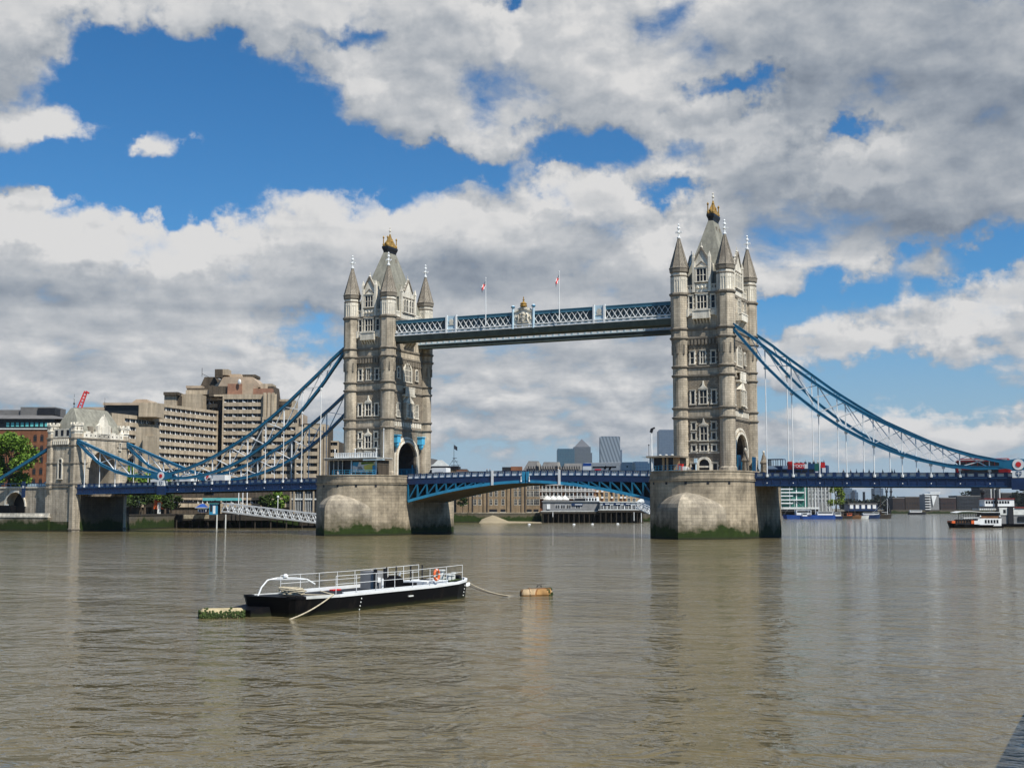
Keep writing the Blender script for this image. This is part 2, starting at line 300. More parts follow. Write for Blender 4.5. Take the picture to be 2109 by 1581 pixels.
# ------------------------------------------------------------------ mesh helpers
class M:
    def __init__(s, *mats): s.v = []; s.f = []; s.i = []; s.mats = mats
    def add(s, vs, fs, mat=0):
        o = len(s.v); s.v += [tuple(p) for p in vs]; s.f += [tuple(o+k for k in f) for f in fs]; s.i += [mat]*len(fs); return s
    def box(s, x0, y0, z0, x1, y1, z1, mat=0):
        return s.add([(x, y, z) for z in (z0, z1) for y in (y0, y1) for x in (x0, x1)], [(0, 2, 3, 1), (4, 5, 7, 6), (0, 1, 5, 4), (2, 6, 7, 3), (0, 4, 6, 2), (1, 3, 7, 5)], mat)
    def beam(s, p, q, w, h=None, mat=0, up=(0, 0, 1)):
        p, q = Vector(p), Vector(q); d = (q-p).normalized(); h = w if h is None else h; up = Vector(up)
        if abs(d.dot(up)) > .99: up = Vector((0, 1, 0))
        a = d.cross(up).normalized(); b = a.cross(d).normalized(); vs = []
        for e in (p, q):
            for (i, j) in ((-1, -1), (1, -1), (1, 1), (-1, 1)): vs.append(e+a*(i*w/2)+b*(j*h/2))
        return s.add(vs, [(0, 1, 2, 3), (7, 6, 5, 4), (0, 4, 5, 1), (1, 5, 6, 2), (2, 6, 7, 3), (3, 7, 4, 0)], mat)
    def tube(s, pts, r, n=8, mat=0, r2=None):
        pts = [Vector(p) for p in pts]; L = len(pts); vs = []; fs = []
        for k, p in enumerate(pts):
            d = (pts[min(k+1, L-1)]-pts[max(k-1, 0)]).normalized(); up = Vector((0, 0, 1)) if abs(d.z) < .95 else Vector((1, 0, 0))
            a = d.cross(up).normalized(); b = a.cross(d); rr = r if r2 is None else r+(r2-r)*k/(L-1)
            vs += [p+(a*cos(2*pi*j/n)+b*sin(2*pi*j/n))*rr for j in range(n)]
        for k in range(L-1):
            for j in range(n): fs.append((k*n+j, k*n+(j+1) % n, (k+1)*n+(j+1) % n, (k+1)*n+j))
        fs += [tuple(reversed(range(n))), tuple(range((L-1)*n, L*n))]
        return s.add(vs, fs, mat)
    def lathe(s, prof, cx=0, cy=0, n=16, rot=0., mat=0, sx=1., sy=1.):
        vs = []; fs = []; L = len(prof)
        for (r, z) in prof: vs += [(cx+r*sx*cos(rot+2*pi*j/n), cy+r*sy*sin(rot+2*pi*j/n), z) for j in range(n)]
        for k in range(L-1):
            for j in range(n): fs.append((k*n+j, k*n+(j+1) % n, (k+1)*n+(j+1) % n, (k+1)*n+j))
        fs += [tuple(reversed(range(n))), tuple(range((L-1)*n, L*n))]
        return s.add(vs, fs, mat)
    def ext(s, poly, o, ax, ay, an, t0, t1, mat=0):       # polygon in the plane (o, ax, ay), pushed along an from t0 to t1
        o, ax, ay, an = Vector(o), Vector(ax), Vector(ay), Vector(an); n = len(poly)
        vs = [o+ax*a+ay*b+an*t for t in (t0, t1) for (a, b) in poly]
        fs = [tuple(range(n)), tuple(reversed(range(n, 2*n)))]+[(j, n+j, n+(j+1) % n, (j+1) % n) for j in range(n)]
        return s.add(vs, fs, mat)
    def prism(s, poly, z0, z1, mat=0): return s.ext(poly, (0, 0, 0), (1, 0, 0), (0, 1, 0), (0, 0, 1), z0, z1, mat)
    def loft(s, rings, mat=0, caps=True):
        n = len(rings[0]); vs = [p for r in rings for p in r]; fs = []
        for k in range(len(rings)-1):
            for j in range(n): fs.append((k*n+j, k*n+(j+1) % n, (k+1)*n+(j+1) % n, (k+1)*n+j))
        if caps: fs += [tuple(reversed(range(n))), tuple(range((len(rings)-1)*n, len(rings)*n))]
        return s.add(vs, fs, mat)
    def ell(s, c, r, n=10, m=6, mat=0):
        return s.lathe([(max(.001, sin(pi*k/m)), -cos(pi*k/m)) for k in range(m+1)], n=n, mat=mat).map_last(lambda p: (c[0]+p[0]*r[0], c[1]+p[1]*r[1], c[2]+p[2]*r[2]), n*(m+1))
    def map_last(s, fn, k): s.v[-k:] = [fn(p) for p in s.v[-k:]]; return s
    def mesh(s, name, smooth=False):
        me = bpy.data.meshes.new(name); me.from_pydata(s.v, [], s.f)
        for m in s.mats: me.materials.append(MT[m] if isinstance(m, str) else m)
        me.polygons.foreach_set('material_index', s.i)
        bm = bmesh.new(); bm.from_mesh(me); bmesh.ops.recalc_face_normals(bm, faces=bm.faces); bm.to_mesh(me); bm.free()
        if smooth:
            me.polygons.foreach_set('use_smooth', [True]*len(me.polygons))
            try: me.set_sharp_from_angle(angle=radians(35))
            except Exception: pass
        me.update(); return me
    def build(s, name, parent=None, smooth=False, world=True):
        if parent is not None and world:
            L = Vector((0, 0, 0)); q = parent
            while q is not None: L += q.location; q = q.parent
            s.v = [(p[0]-L.x, p[1]-L.y, p[2]-L.z) for p in s.v]
        return put(s.mesh(name, smooth), name, parent)
def put(me, name, parent=None, loc=(0, 0, 0), rz=0.):
    o = bpy.data.objects.new(name, me); C.objects.link(o); o.location = loc; o.rotation_euler = (0, 0, rz)
    if parent is not None: o.parent = parent
    return o
def tag(o, label=None, cat=None, group=None, kind=None):
    for k, v in (('label', label), ('category', cat), ('group', group), ('kind', kind)):
        if v: o[k] = v
    return o
def thing(name, label, cat, loc=(0, 0, 0), rz=0., group=None):
    o = bpy.data.objects.new(name, None); C.objects.link(o); o.location = loc; o.rotation_euler = (0, 0, rz); o.empty_display_size = .5
    return tag(o, label, cat, group)
def children(o): return [c for c in C.objects if c.parent == o]
def copy_tree(o, parent=None):
    c = o.copy(); C.objects.link(c)
    if parent is not None: c.parent = parent
    for ch in children(o): copy_tree(ch, c)
    return c
def lerp(tab, x):
    for (a, b), (c, d) in zip(tab, tab[1:]):
        if a <= x <= c: return b+(d-b)*(x-a)/(c-a)
    return tab[0][1] if x < tab[0][0] else tab[-1][1]

# ================================================================== the bridge
WM = {}
def win(w, h, nx=1, ny=1, arch=False, trim=.24, sill=True, fm='portland'):
    key = (w, h, nx, ny, arch, trim, sill, fm)
    if key in WM: return WM[key]
    f = M(fm); g = M('glass'); a = w/2; o = a+trim
    if arch:
        hs = h-a*1.15
        def arc(r, top): return [(r*cos(pi*k/10), hs+(top-hs)*sin(pi*k/10)) for k in range(11)]
        i, e = arc(a, h), arc(o, h+trim)
        for k in range(10): f.ext([i[k], e[k], e[k+1], i[k+1]], (0, 0, 0), (1, 0, 0), (0, 0, 1), (0, -1, 0), -.05, .24)
        g.ext([(a, 0)]+i+[(-a, 0)], (0, 0, 0), (1, 0, 0), (0, 0, 1), (0, -1, 0), -.03, .05)
    else:
        hs = h
        f.box(-o, -.24, h, o, .05, h+trim); f.box(-o-.08, -.34, h+trim, o+.08, .05, h+trim+.1)
        g.box(-a, -.05, 0, a, .03, h)
    for sx in (-1, 1): f.box(min(sx*a, sx*o), -.24, 0, max(sx*a, sx*o), .05, hs)
    if sill: f.box(-o-.1, -.36, -.22, o+.1, .05, 0)
    if not arch and trim == .24:                                  # toothed stone each side
        for k in range(int(h/.45)):
            if k % 2 == 0: [f.box(min(sx*(o-.02), sx*(o+.2)), -.12, k*.45+.1, max(sx*(o-.02), sx*(o+.2)), .05, k*.45+.4) for sx in (-1, 1)]
    for k in range(1, nx):
        x = -a+w*k/nx; f.box(x-.07, -.17, 0, x+.07, .02, h if not arch else hs+(h-hs)*sqrt(max(0, 1-(x/a)**2))*.98)
    for k in range(1, ny):
        z = h*k/ny; f.box(-a, -.15, z-.06, a, .02, z+.06)
    WM[key] = (f.mesh('window'), g.mesh('pane')); return WM[key]
def window(parent, x, y, z, face, spec, name='window'):
    L = parent.location; fm, gm = win(*spec)
    o = put(fm, name, parent, (x-L.x, y-L.y, z-L.z), {'W': 0, 'S': pi/2, 'E': pi, 'N': -pi/2}[face])
    put(gm, 'pane', o); return o

TX, TY = 5.05, 9.0
COURSES = ((24.95, .38), (26.95, .38), (33.85, .38), (35.75, .36), (41.85, .42), (43.8, .4), (51.25, .5))
def tower(x0, label, inner):
    T = thing('bridge_tower', label, 'tower', (x0, 0, 12.9))
    w = M('rubble', 'granite', 'course')
    n = 14; arc = [(-4.6*cos(pi*k/n), 17.6+4.3*sin(pi*k/n)**.85) for k in range(n+1)]
    for s in (-1, 1): w.box(x0-5.2, min(s*4.6, s*9.15), 12.9, x0+5.2, max(s*4.6, s*9.15), 25.1)
    w.ext([(-4.6, 25.1)]+arc+[(4.6, 25.1)], (x0-5.2, 0, 0), (0, 1, 0), (0, 0, 1), (1, 0, 0), 0, 10.4)
    w.box(x0-5.2, -9.15, 25.1, x0+5.2, 9.15, 52.0)
    for z0, z1 in ((25.33, 26.95), (34.23, 35.75), (42.27, 43.8)): w.box(x0-5.26, -9.21, z0, x0+5.26, 9.21, z1, 1)
    w.box(x0-5.3, -9.25, 44.2, x0+5.3, 9.25, 51.25, 1)
    w.build('wall', T)
    c = M('course')
    for z, h in COURSES:
        c.box(x0-5.48, -9.43, z, x0+5.48, 9.43, z+h)
        c.box(x0-5.36, -9.31, z-.22, x0+5.36, 9.31, z)
    for k in range(9):                                            # corbel table under the belfry stage
        for s in (-1, 1):
            c.box(x0-3.3+k*.78, s*9.15-.3 if s < 0 else 9.1, 40.55, x0-3.3+k*.78+.42, -9.1 if s < 0 else 9.45, 41.63)
    for k in range(17):
        for s in (-1, 1): c.box(x0+min(s*5.15, s*5.5), -7.0+k*.84, 40.55, x0+max(s*5.15, s*5.5), -7.0+k*.84+.42, 41.63)
    c.build('string_course', T)
    # four corner turrets, each with its spire and cross
    for sx in (-1, 1):
        for sy in (-1, 1):
            cx, cy = x0+sx*TX, sy*TY; t = M('granite', 'course', 'portland')
            t.lathe([(2.0, 12.9), (2.0, 13.7), (1.85, 14.0), (1.85, 14.5), (1.62, 14.8), (1.62, 38.2), (1.66, 39.2), (1.88, 41.8)], cx, cy, 20)
            t.lathe([(1.92, 41.8), (1.92, 51.3)], cx, cy, 8, pi/8); t.lathe([(1.84, 51.3), (1.84, 56.5)], cx, cy, 8, pi/8, 2)
            for z, h in COURSES:
                n, r = (20, 1.62) if z < 41 else (8, 1.92)
                t.lathe([(r, z-.21), (r+.15, z-.14), (r+.17, z+.003), (r+.3, z+.06), (r+.3, z+h-.1), (r, z+h+.05)], cx, cy, n, pi/8 if n == 8 else 0, 1)
            t.lathe([(1.84, 56.0), (2.05, 56.25), (2.12, 56.9), (1.9, 57.0)], cx, cy, 8, pi/8, 1)
            t.lathe([(1.84, 55.2), (1.96, 55.3), (1.96, 55.5), (1.84, 55.6)], cx, cy, 8, pi/8, 1)
            for k in range(8):
                a = pi/8+k*pi/4; a2 = a+pi/4
                p, q = Vector((cx+1.86*cos(a), cy+1.86*sin(a), 0)), Vector((cx+1.86*cos(a2), cy+1.86*sin(a2), 0))
                for f in (.12, .5, .88): m = p.lerp(q, f); t.beam((m.x, m.y, 51.8), (m.x, m.y, 55.1), .16, .16, 2)
                m = p.lerp(q, .5); t.beam((m.x, m.y, 54.45), (m.x, m.y, 55.02), .9, .12, 2, up=(q-p).normalized().cross(Vector((0, 0, 1))))
                if sx*cos(a+pi/8) > -.2 or sy*sin(a+pi/8) > -.2:   # niches below the corbelled stage
                    m = p.lerp(q, .5)*.0+Vector((cx+1.68*cos(a+pi/8), cy+1.68*sin(a+pi/8), 0)); t.beam((m.x, m.y, 38.6), (m.x, m.y, 40.6), .42, .3, 1)
            t = t.build('turret', T)
            sp = M('spire', 'course'); sp.lathe([(2.16, 56.95), (2.2, 57.2), (1.98, 57.4), (1.62, 58.6), (.24, 63.7), (.1, 64.0)], cx, cy, 8, pi/8)
            for k in range(8):
                a = pi/8+k*pi/4; sp.beam((cx+1.98*cos(a), cy+1.98*sin(a), 57.4), (cx+.22*cos(a), cy+.22*sin(a), 63.7), .12, .12, 1)
            sp.build('spire', t)
            fi = M('white'); fi.lathe([(.24, 63.5), (.42, 63.75), (.42, 63.95), (.2, 64.1), (.16, 64.8), (.16, 65.7), (.36, 65.85), (.32, 66.1), (.14, 66.25), (.14, 66.55), (.26, 66.65), (.05, 66.95)], cx, cy, 8)
            for d in ((1, 0), (0, 1)): fi.beam((cx-d[0]*.75, cy-d[1]*.75, 65.05), (cx+d[0]*.75, cy+d[1]*.75, 65.05), .26, .32)
            fi.build('finial', t)
    # windows of the two river faces
    for face, y, s in (('W', -9.15, -1), ('E', 9.15, 1)):
        for sx in (-1, 1):
            window(T, x0+sx*2.2, y, 22.6, face, (.75, 1.35)); window(T, x0+sx*2.2, y, 20.5, face, (.75, 1.3))
            window(T, x0+sx*2.2, y, 18.1, face, (.75, 1.1)); window(T, x0+sx*2.35, y, 13.8, face, (.85, 1.6))
            window(T, x0+sx*2.3, y, 28.0, face, (.78, 2.7)); window(T, x0+sx*2.3, y, 36.5, face, (.78, 2.5, 1, 2))
            window(T, x0+sx*2.45, y-.1 if s < 0 else y+.1, 48.2, face, (.75, 2.7, 1, 2))
        window(T, x0, y, 20.3, face, (1.45, 2.8, 2, 2)); window(T, x0, y, 18.1, face, (1.45, 1.2, 2))
        window(T, x0, y, 28.0, face, (1.5, 2.8, 2, 2)); window(T, x0, y, 36.5, face, (.95, 2.6, 2, 2))
        window(T, x0, y-.1 if s < 0 else y+.1, 48.2, face, (2.1, 2.8, 3, 2, False, .3))
        d = M('portland', 'course', 'dark')                        # carved pediments, doorway and stone bands
        for z, k in ((31.0, 1.0), (23.3, .9)):
            q = M('portland'); q.ext([(-1.05, z+.2), (1.05, z+.2), (.3, z+.75*k), (.18, z+1.1*k), (.1, z+1.8*k), (-.1, z+1.8*k), (-.18, z+1.1*k), (-.3, z+.75*k)], (x0, y, 0), (1, 0, 0), (0, 0, 1), (0, s, 0), -.02, .3); q.build('pediment', T)
        for z in (17.55, 20.05): q = M('portland'); q.box(x0-3.3, min(y, y+s*.16), z, x0+3.3, max(y, y+s*.16), z+.24); q.build('stone_band', T)
        i = [(1.15*cos(pi*k/10), 15.2+1.15*sin(pi*k/10)) for k in range(11)]; e = [(1.65*cos(pi*k/10), 15.2+1.65*sin(pi*k/10)) for k in range(11)]
        for k in range(10): d.ext([i[k], e[k], e[k+1], i[k+1]], (x0, y, 0), (1, 0, 0), (0, 0, 1), (0, s, 0), -.05, .35)
        for sx in (-1, 1): d.box(x0+min(sx*1.15, sx*1.65), min(y, y+s*.35), 12.95, x0+max(sx*1.15, sx*1.65), max(y, y+s*.35), 15.2)
        d.box(x0-1.15, min(y, y+s*.2), 14.6, x0+1.15, max(y, y+s*.2), 14.95)
        d.ext([(-1.1, 12.95)]+[(-1.1*cos(pi*k/8), 15.2+1.1*sin(pi*k/8)) for k in range(9)]+[(1.1, 12.95)], (x0, y, 0), (1, 0, 0), (0, 0, 1), (0, s, 0), -.02, .06, 2)
        d.build('doorway', T)
        b = M('portland', 'course')                               # balcony
        yo = lambda a: y+s*a
        b.box(x0-1.95, min(yo(0), yo(1.15)), 45.95, x0+1.95, max(yo(0), yo(1.15)), 46.3); b.box(x0-1.85, min(yo(.85), yo(1.1)), 46.3, x0+1.85, max(yo(.85), yo(1.1)), 47.6, 0)
        b.box(x0-2.0, min(yo(.75), yo(1.2)), 47.6, x0+2.0, max(yo(.75), yo(1.2)), 47.9)
        for sx in (-1, 1):
            b.box(x0+sx*1.75-.15, min(yo(.1), yo(1.14)), 46.28, x0+sx*1.75+.15, max(yo(.1), yo(1.14)), 47.62)
            b.box(x0+min(sx*1.95, sx*3.2), min(yo(0), yo(.55)), 46.7, x0+max(sx*1.95, sx*3.2), max(yo(0), yo(.55)), 47.85); b.box(x0+sx*3.1-.2, min(yo(0), yo(.7)), 46.5, x0+sx*3.1+.2, max(yo(0), yo(.7)), 48.2)
        for k in range(6):
            x = x0-1.75+k*.7; b.ext([(0, 44.9), (.4, 45.3), (.9, 45.95), (0, 45.95)], (x-.14, y, 0), (0, s, 0), (0, 0, 1), (1, 0, 0), 0, .28)
        b.build('balcony', T)
        gb = M('portland', 'slate', 'course'); a = 9.25
        ya, yb = sorted((s*9.32, s*4.5))
        gb.box(x0-1.75, ya, 51.75, x0+1.75, yb, 58.2); gb.ext([(-1.75, 58.2), (1.75, 58.2), (.12, 61.2), (-.12, 61.2)], (x0, s*9.32, 0), (1, 0, 0), (0, 0, 1), (0, -s, 0), 0, .5)
        gb.ext([(-1.7, 58.15), (1.7, 58.15), (0, 60.8)], (x0, s*8.8, 0), (1, 0, 0), (0, 0, 1), (0, -s, 0), 0, 4.6, 1)
        for sx in (-1, 1):
            gb.box(x0+sx*1.75-.28, min(s*9.6, s*8.9), 51.75, x0+sx*1.75+.28, max(s*9.6, s*8.9), 59.2); gb.lathe([(.42, 59.2), (.36, 59.4), (.05, 60.4)], x0+sx*1.75, s*9.25, 4, pi/4)
            gb.beam((x0+sx*1.6, s*9.42, 58.4), (x0, s*9.42, 61.3), .3, .3, 2); gb.beam((x0+sx*1.25, s*9.36, 57.2), (x0, s*9.36, 58.3), .18, .18, 2)
        gb.lathe([(.2, 61.1), (.32, 61.4), (.08, 61.7), (.08, 62.2), (.02, 62.4)], x0, s*9.1, 6); gb.box(x0-1.9, min(s*9.5, s*9.3), 53.6, x0+1.9, max(s*9.5, s*9.3), 53.85, 2)
        for k in range(3): gb.lathe([(.05, 52.4), (.35, 52.6), (.35, 53.0), (.05, 53.2)], x0-.9+k*.9, s*9.34, 6)
        g = gb.build('gable', T)
        for k in range(1):
            fm, gm = win(2.1, 2.7, 3, 2, False, .3); o = put(fm, 'window', T, (0, s*9.32, 54.0-12.9), 0 if s < 0 else pi); put(gm, 'pane', o)
        for sx in (-1, 1):
            p = M('portland'); x1, x2 = x0+sx*2.0, x0+sx*3.3
            p.box(min(x1, x2), min(s*9.2, s*8.8), 51.75, max(x1, x2), max(s*9.2, s*8.8), 52.5); p.box(min(x1, x2), min(s*9.2, s*8.8), 53.1, max(x1, x2), max(s*9.2, s*8.8), 53.4)
            for k in range(3): x = x1+(x2-x1)*(k+.1)/2.3; p.box(x-.16, min(s*9.15, s*8.85), 52.5, x+.16, max(s*9.15, s*8.85), 53.1)
            p.build('parapet', T)
    # the two faces over the road
    for face, s in (('S', 1), ('N', -1)):
        X = x0+s*5.2
        def xb(m, a, y0, z0, y1, z1, mat=0, b=0.): m.box(min(X+s*a, X+s*b), y0, z0, max(X+s*a, X+s*b), y1, z1, mat)
        d = M('portland', 'course', 'granite', 'dark')
        for k, (r, o) in enumerate(((4.6, .42), (5.05, .28), (5.5, .16))):
            n = 16; i = [(r*cos(pi*j/n), 17.6+(4.3+r-4.6)*abs(sin(pi*j/n))**.85) for j in range(n+1)]; e = [((r+.45)*cos(pi*j/n), 17.6+(4.75+r-4.6)*abs(sin(pi*j/n))**.85) for j in range(n+1)]
            for j in range(n): d.ext([i[j], e[j], e[j+1], i[j+1]], (X, 0, 0), (0, 1, 0), (0, 0, 1), (s, 0, 0), -.05, o, 0 if k != 1 else 2)
            for sy in (-1, 1): xb(d, o, min(sy*r, sy*(r+.45)), 12.95, max(sy*r, sy*(r+.45)), 17.6, 0 if k != 1 else 2)
        d.build('arch_moulding', T); d = M('portland')
        for k in range(12): xb(d, .16, -6.9+k*1.17, 25.6, -6.9+k*1.17+.75, 26.7, 0)
        d.build('frieze', T); d = M('portland', 'course', 'granite')
        xb(d, .9, -2.6, 33.0, 2.6, 33.4); xb(d, 1.0, -2.2, 35.0, 2.2, 35.25, 0); xb(d, .95, -2.1, 33.4, 2.1, 35.0, 0, .75)
        for k in range(4): d.ext([(0, 31.9), (.3, 32.2), (.85, 33.0), (0, 33.0)], (X, -1.9+k*1.2, 0), (s, 0, 0), (0, 0, 1), (0, 1, 0), -.15, .15, 0)
        d.build('upper_balcony', T); d = M('portland', 'course', 'granite')
        xb(d, .8, -2.0, 27.4, 2.0, 31.4, 2); d.ext([(-2.1, 31.4), (2.1, 31.4), (0, 33.2)], (X, 0, 0), (0, 1, 0), (0, 0, 1), (s, 0, 0), 0, .85, 0)
        d.build('oriel', T)
        for y in (-.9, .9): window(T, X+s*.8, y, 28.0, face, (1.1, 3.0, 2, 2, False, .2))
        for y in (-4.4, 4.4):
            window(T, X, y, 28.0, face, (1.2, 3.0, 2, 2)); window(T, X, y, 37.2, face, (.9, 2.6, 1, 2, True))
        window(T, X, 0, 36.6, face, (3.4, 4.2, 5, 3, True, .4))
        for y in (-4.6, 4.6): window(T, X+s*.1, y, 48.0, face, (1.0, 2.6, 1, 2))
        window(T, X+s*.1, 0, 48.0, face, (2.2, 2.7, 3, 2, False, .3))
        b = M('portland', 'course')
        xb(b, 1.5, -2.4, 46.2, 2.4, 46.5); xb(b, 1.5, -2.3, 46.5, 2.3, 47.6, 0, 1.25); xb(b, 1.6, -2.5, 47.6, 2.5, 47.85, 0, 1.0)
        for k in range(4): b.ext([(0, 44.6), (.5, 45.1), (1.3, 46.2), (0, 46.2)], (X, -2.0+k*1.33, 0), (s, 0, 0), (0, 0, 1), (0, 1, 0), -.16, .16)
        for sy in (-1, 1): xb(b, 1.54, sy*2.25-.15, 46.48, sy*2.25+.15, 47.62, 0, .1)
        b.build('balcony', T)
        gb = M('portland', 'slate', 'course'); GX = X+s*.12
        def gx(m, a, b_, y0, z0, y1, z1, mat=0): m.box(min(GX-s*a, GX-s*b_), y0, z0, max(GX-s*a, GX-s*b_), y1, z1, mat)
        gx(gb, 0, 2.6, -3.3, 51.75, 3.3, 56.6); gb.ext([(-3.3, 56.6), (3.3, 56.6), (2.6, 58.0), (1.9, 58.6), (.15, 61.4), (-.15, 61.4), (-1.9, 58.6), (-2.6, 58.0)], (GX, 0, 0), (0, 1, 0), (0, 0, 1), (-s, 0, 0), 0, .5)
        gb.ext([(-3.2, 56.5), (3.2, 56.5), (0, 60.6)], (GX-s*.5, 0, 0), (0, 1, 0), (0, 0, 1), (-s, 0, 0), 0, 3.0, 1)
        for sy in (-1, 1):
            gx(gb, -.2, .5, sy*3.3-.3, 51.75, sy*3.3+.3, 58.2); gb.lathe([(.45, 58.2), (.38, 58.4), (.05, 59.6)], GX, sy*3.3, 4, pi/4)
            gb.beam((GX+s*.08, sy*2.0, 58.5), (GX+s*.08, 0, 61.5), .3, .26, 2)
            for k in range(4): gb.lathe([(.02, 0), (.17, .12), (.02, .34)], 0, 0, 5).map_last(lambda q: (q[0]+GX-s*.2, q[1]+sy*(1.9-k*.5), q[2]+58.75+k*.75), 15)
        gx(gb, -.2, 0, -3.4, 53.0, 3.4, 53.25, 2); gx(gb, -.16, 0, -3.2, 56.9, 3.2, 57.15, 2)
        for k in range(5): gx(gb, -.16, 0, -2.9+k*1.45-.12, 53.25, -2.9+k*1.45+.12, 56.9)
        gb.lathe([(.2, 61.3), (.32, 61.6), (.08, 61.9), (.08, 62.5), (.02, 62.7)], GX-s*.2, 0, 6)
        gb.build('gable', T)
        for y in (-1.9, -.75, .75, 1.9): window(T, GX, y, 53.5, face, (.7, 3.0, 1, 2, True, .14))
        for sy in (-1, 1):
            p = M('portland'); y1, y2 = sorted((sy*3.6, sy*7.3))
            xb(p, 0, y1, 51.75, y2, 52.4, 0, -.4); xb(p, 0, y1, 53.1, y2, 53.4, 0, -.4)
            for k in range(7): yy = y1+.15+k*(y2-y1-.3)/6; xb(p, -.05, yy-.15, 52.4, yy+.15, 53.1, 0, -.35)
            p.build('parapet', T)
    ln = M('brick_red', 'dark'); n = 14; rr = [(4.56*cos(pi*k/n), 17.6+4.26*sin(pi*k/n)**.85) for k in range(n+1)]      # dark lining that paints shade inside the road arch
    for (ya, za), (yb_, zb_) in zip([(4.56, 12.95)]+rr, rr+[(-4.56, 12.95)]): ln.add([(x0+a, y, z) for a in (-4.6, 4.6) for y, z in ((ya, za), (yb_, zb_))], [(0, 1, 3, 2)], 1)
    ln.build('arch_shade_lining', T)
    if inner:                                                     # blue lamp housings over the road arch
        for y in (-5.9, 5.9):
            lb = M('lamp_blue'); X = x0+inner*5.2
            lb.box(min(X, X+inner*1.3), y-.75, 21.6, max(X, X+inner*1.3), y+.75, 23.3); lb.lathe([(.3, 20.4), (.62, 21.0), (.62, 21.6)], X+inner*.65, y, 8); lb.box(min(X, X+inner*1.5), y-.9, 23.3, max(X, X+inner*1.5), y+.9, 23.5)
            lb.build('lantern', T)
    for sy in (-1, 1):                                            # blue gates and screens inside the arch
        gt = M('teal', 'sky_blue', 'dark')
        gt.box(x0-4.9, sy*4.35-.12, 12.95, x0+4.9, sy*4.35+.12, 15.8)
        for k in range(7): gt.box(x0-4.7+k*1.5, sy*4.2-.14, 12.95, x0-4.5+k*1.5, sy*4.2+.14, 16.6 if k % 3 == 0 else 15.4, 1)
        gt.build('road_screen', T)
    r = M('slate', 'course')
    ks = [(53.0, 4.75, 7.95), (56, 4.0, 6.85), (60, 2.9, 5.4), (64, 1.75, 3.9), (68.5, .55, 2.25)]
    r.loft([[(x0-a, -b, z), (x0+a, -b, z), (x0+a, b, z), (x0-a, b, z)] for z, a, b in ks])
    r.box(x0-5.0, -8.3, 51.7, x0+5.0, 8.3, 53.0, 1)
    for sy in (-1, 1):                                            # little roof lucarnes near the top
        for sx in (-1, 1): r.box(x0+sx*.9-.25, sy*1.2-.35, 66.4, x0+sx*.9+.25, sy*1.2+.35, 67.2, 1)
    r = r.build('roof', T)
    k = M('dark'); k.loft([[(x0-a, -b, z), (x0+a, -b, z), (x0+a, b, z), (x0-a, b, z)] for z, a, b in ((68.4, .5, 2.1), (69.0, .6, 2.2), (69.6, .85, 2.4), (70.1, .85, 2.4))]); k.build('cresting', r)
    g = M('gold', 'portland')
    g.loft([[(x0-a, -b, z), (x0+a, -b, z), (x0+a, b, z), (x0-a, b, z)] for z, a, b in ((70.1, .68, 1.9), (71.0, .6, 1.6), (71.8, .42, .9), (72.6, .22, .4), (73.4, .12, .12))])
    for sx in (-1, 1):
        for y in (-2.1, 0, 2.1):
            g.lathe([(.12, 70.1), (.22, 70.4), (.1, 70.7), (.1, 71.3), (.24, 71.5), (.05, 71.9)] if abs(y) < 2 else [(.2, 70.1), (.3, 70.5), (.14, 70.9), (.14, 72.0), (.28, 72.3), (.04, 72.7)], x0+sx*.58, y, 6)
    g.lathe([(.1, 73.1), (.1, 74.0), (.28, 74.15), (.28, 74.35), (.1, 74.5), (.1, 74.9), (.2, 75.0), (.03, 75.2)], x0, 0, 8, 0, 1)
    g.build('crown_finial', r)
    return T
tower(-41.15, 'left stone gothic tower, its road arch flanked by two sky blue lamp housings', 1)
tower(41.15, 'stone gothic tower on the right pier, tall road arch facing the open topped bus', 0)

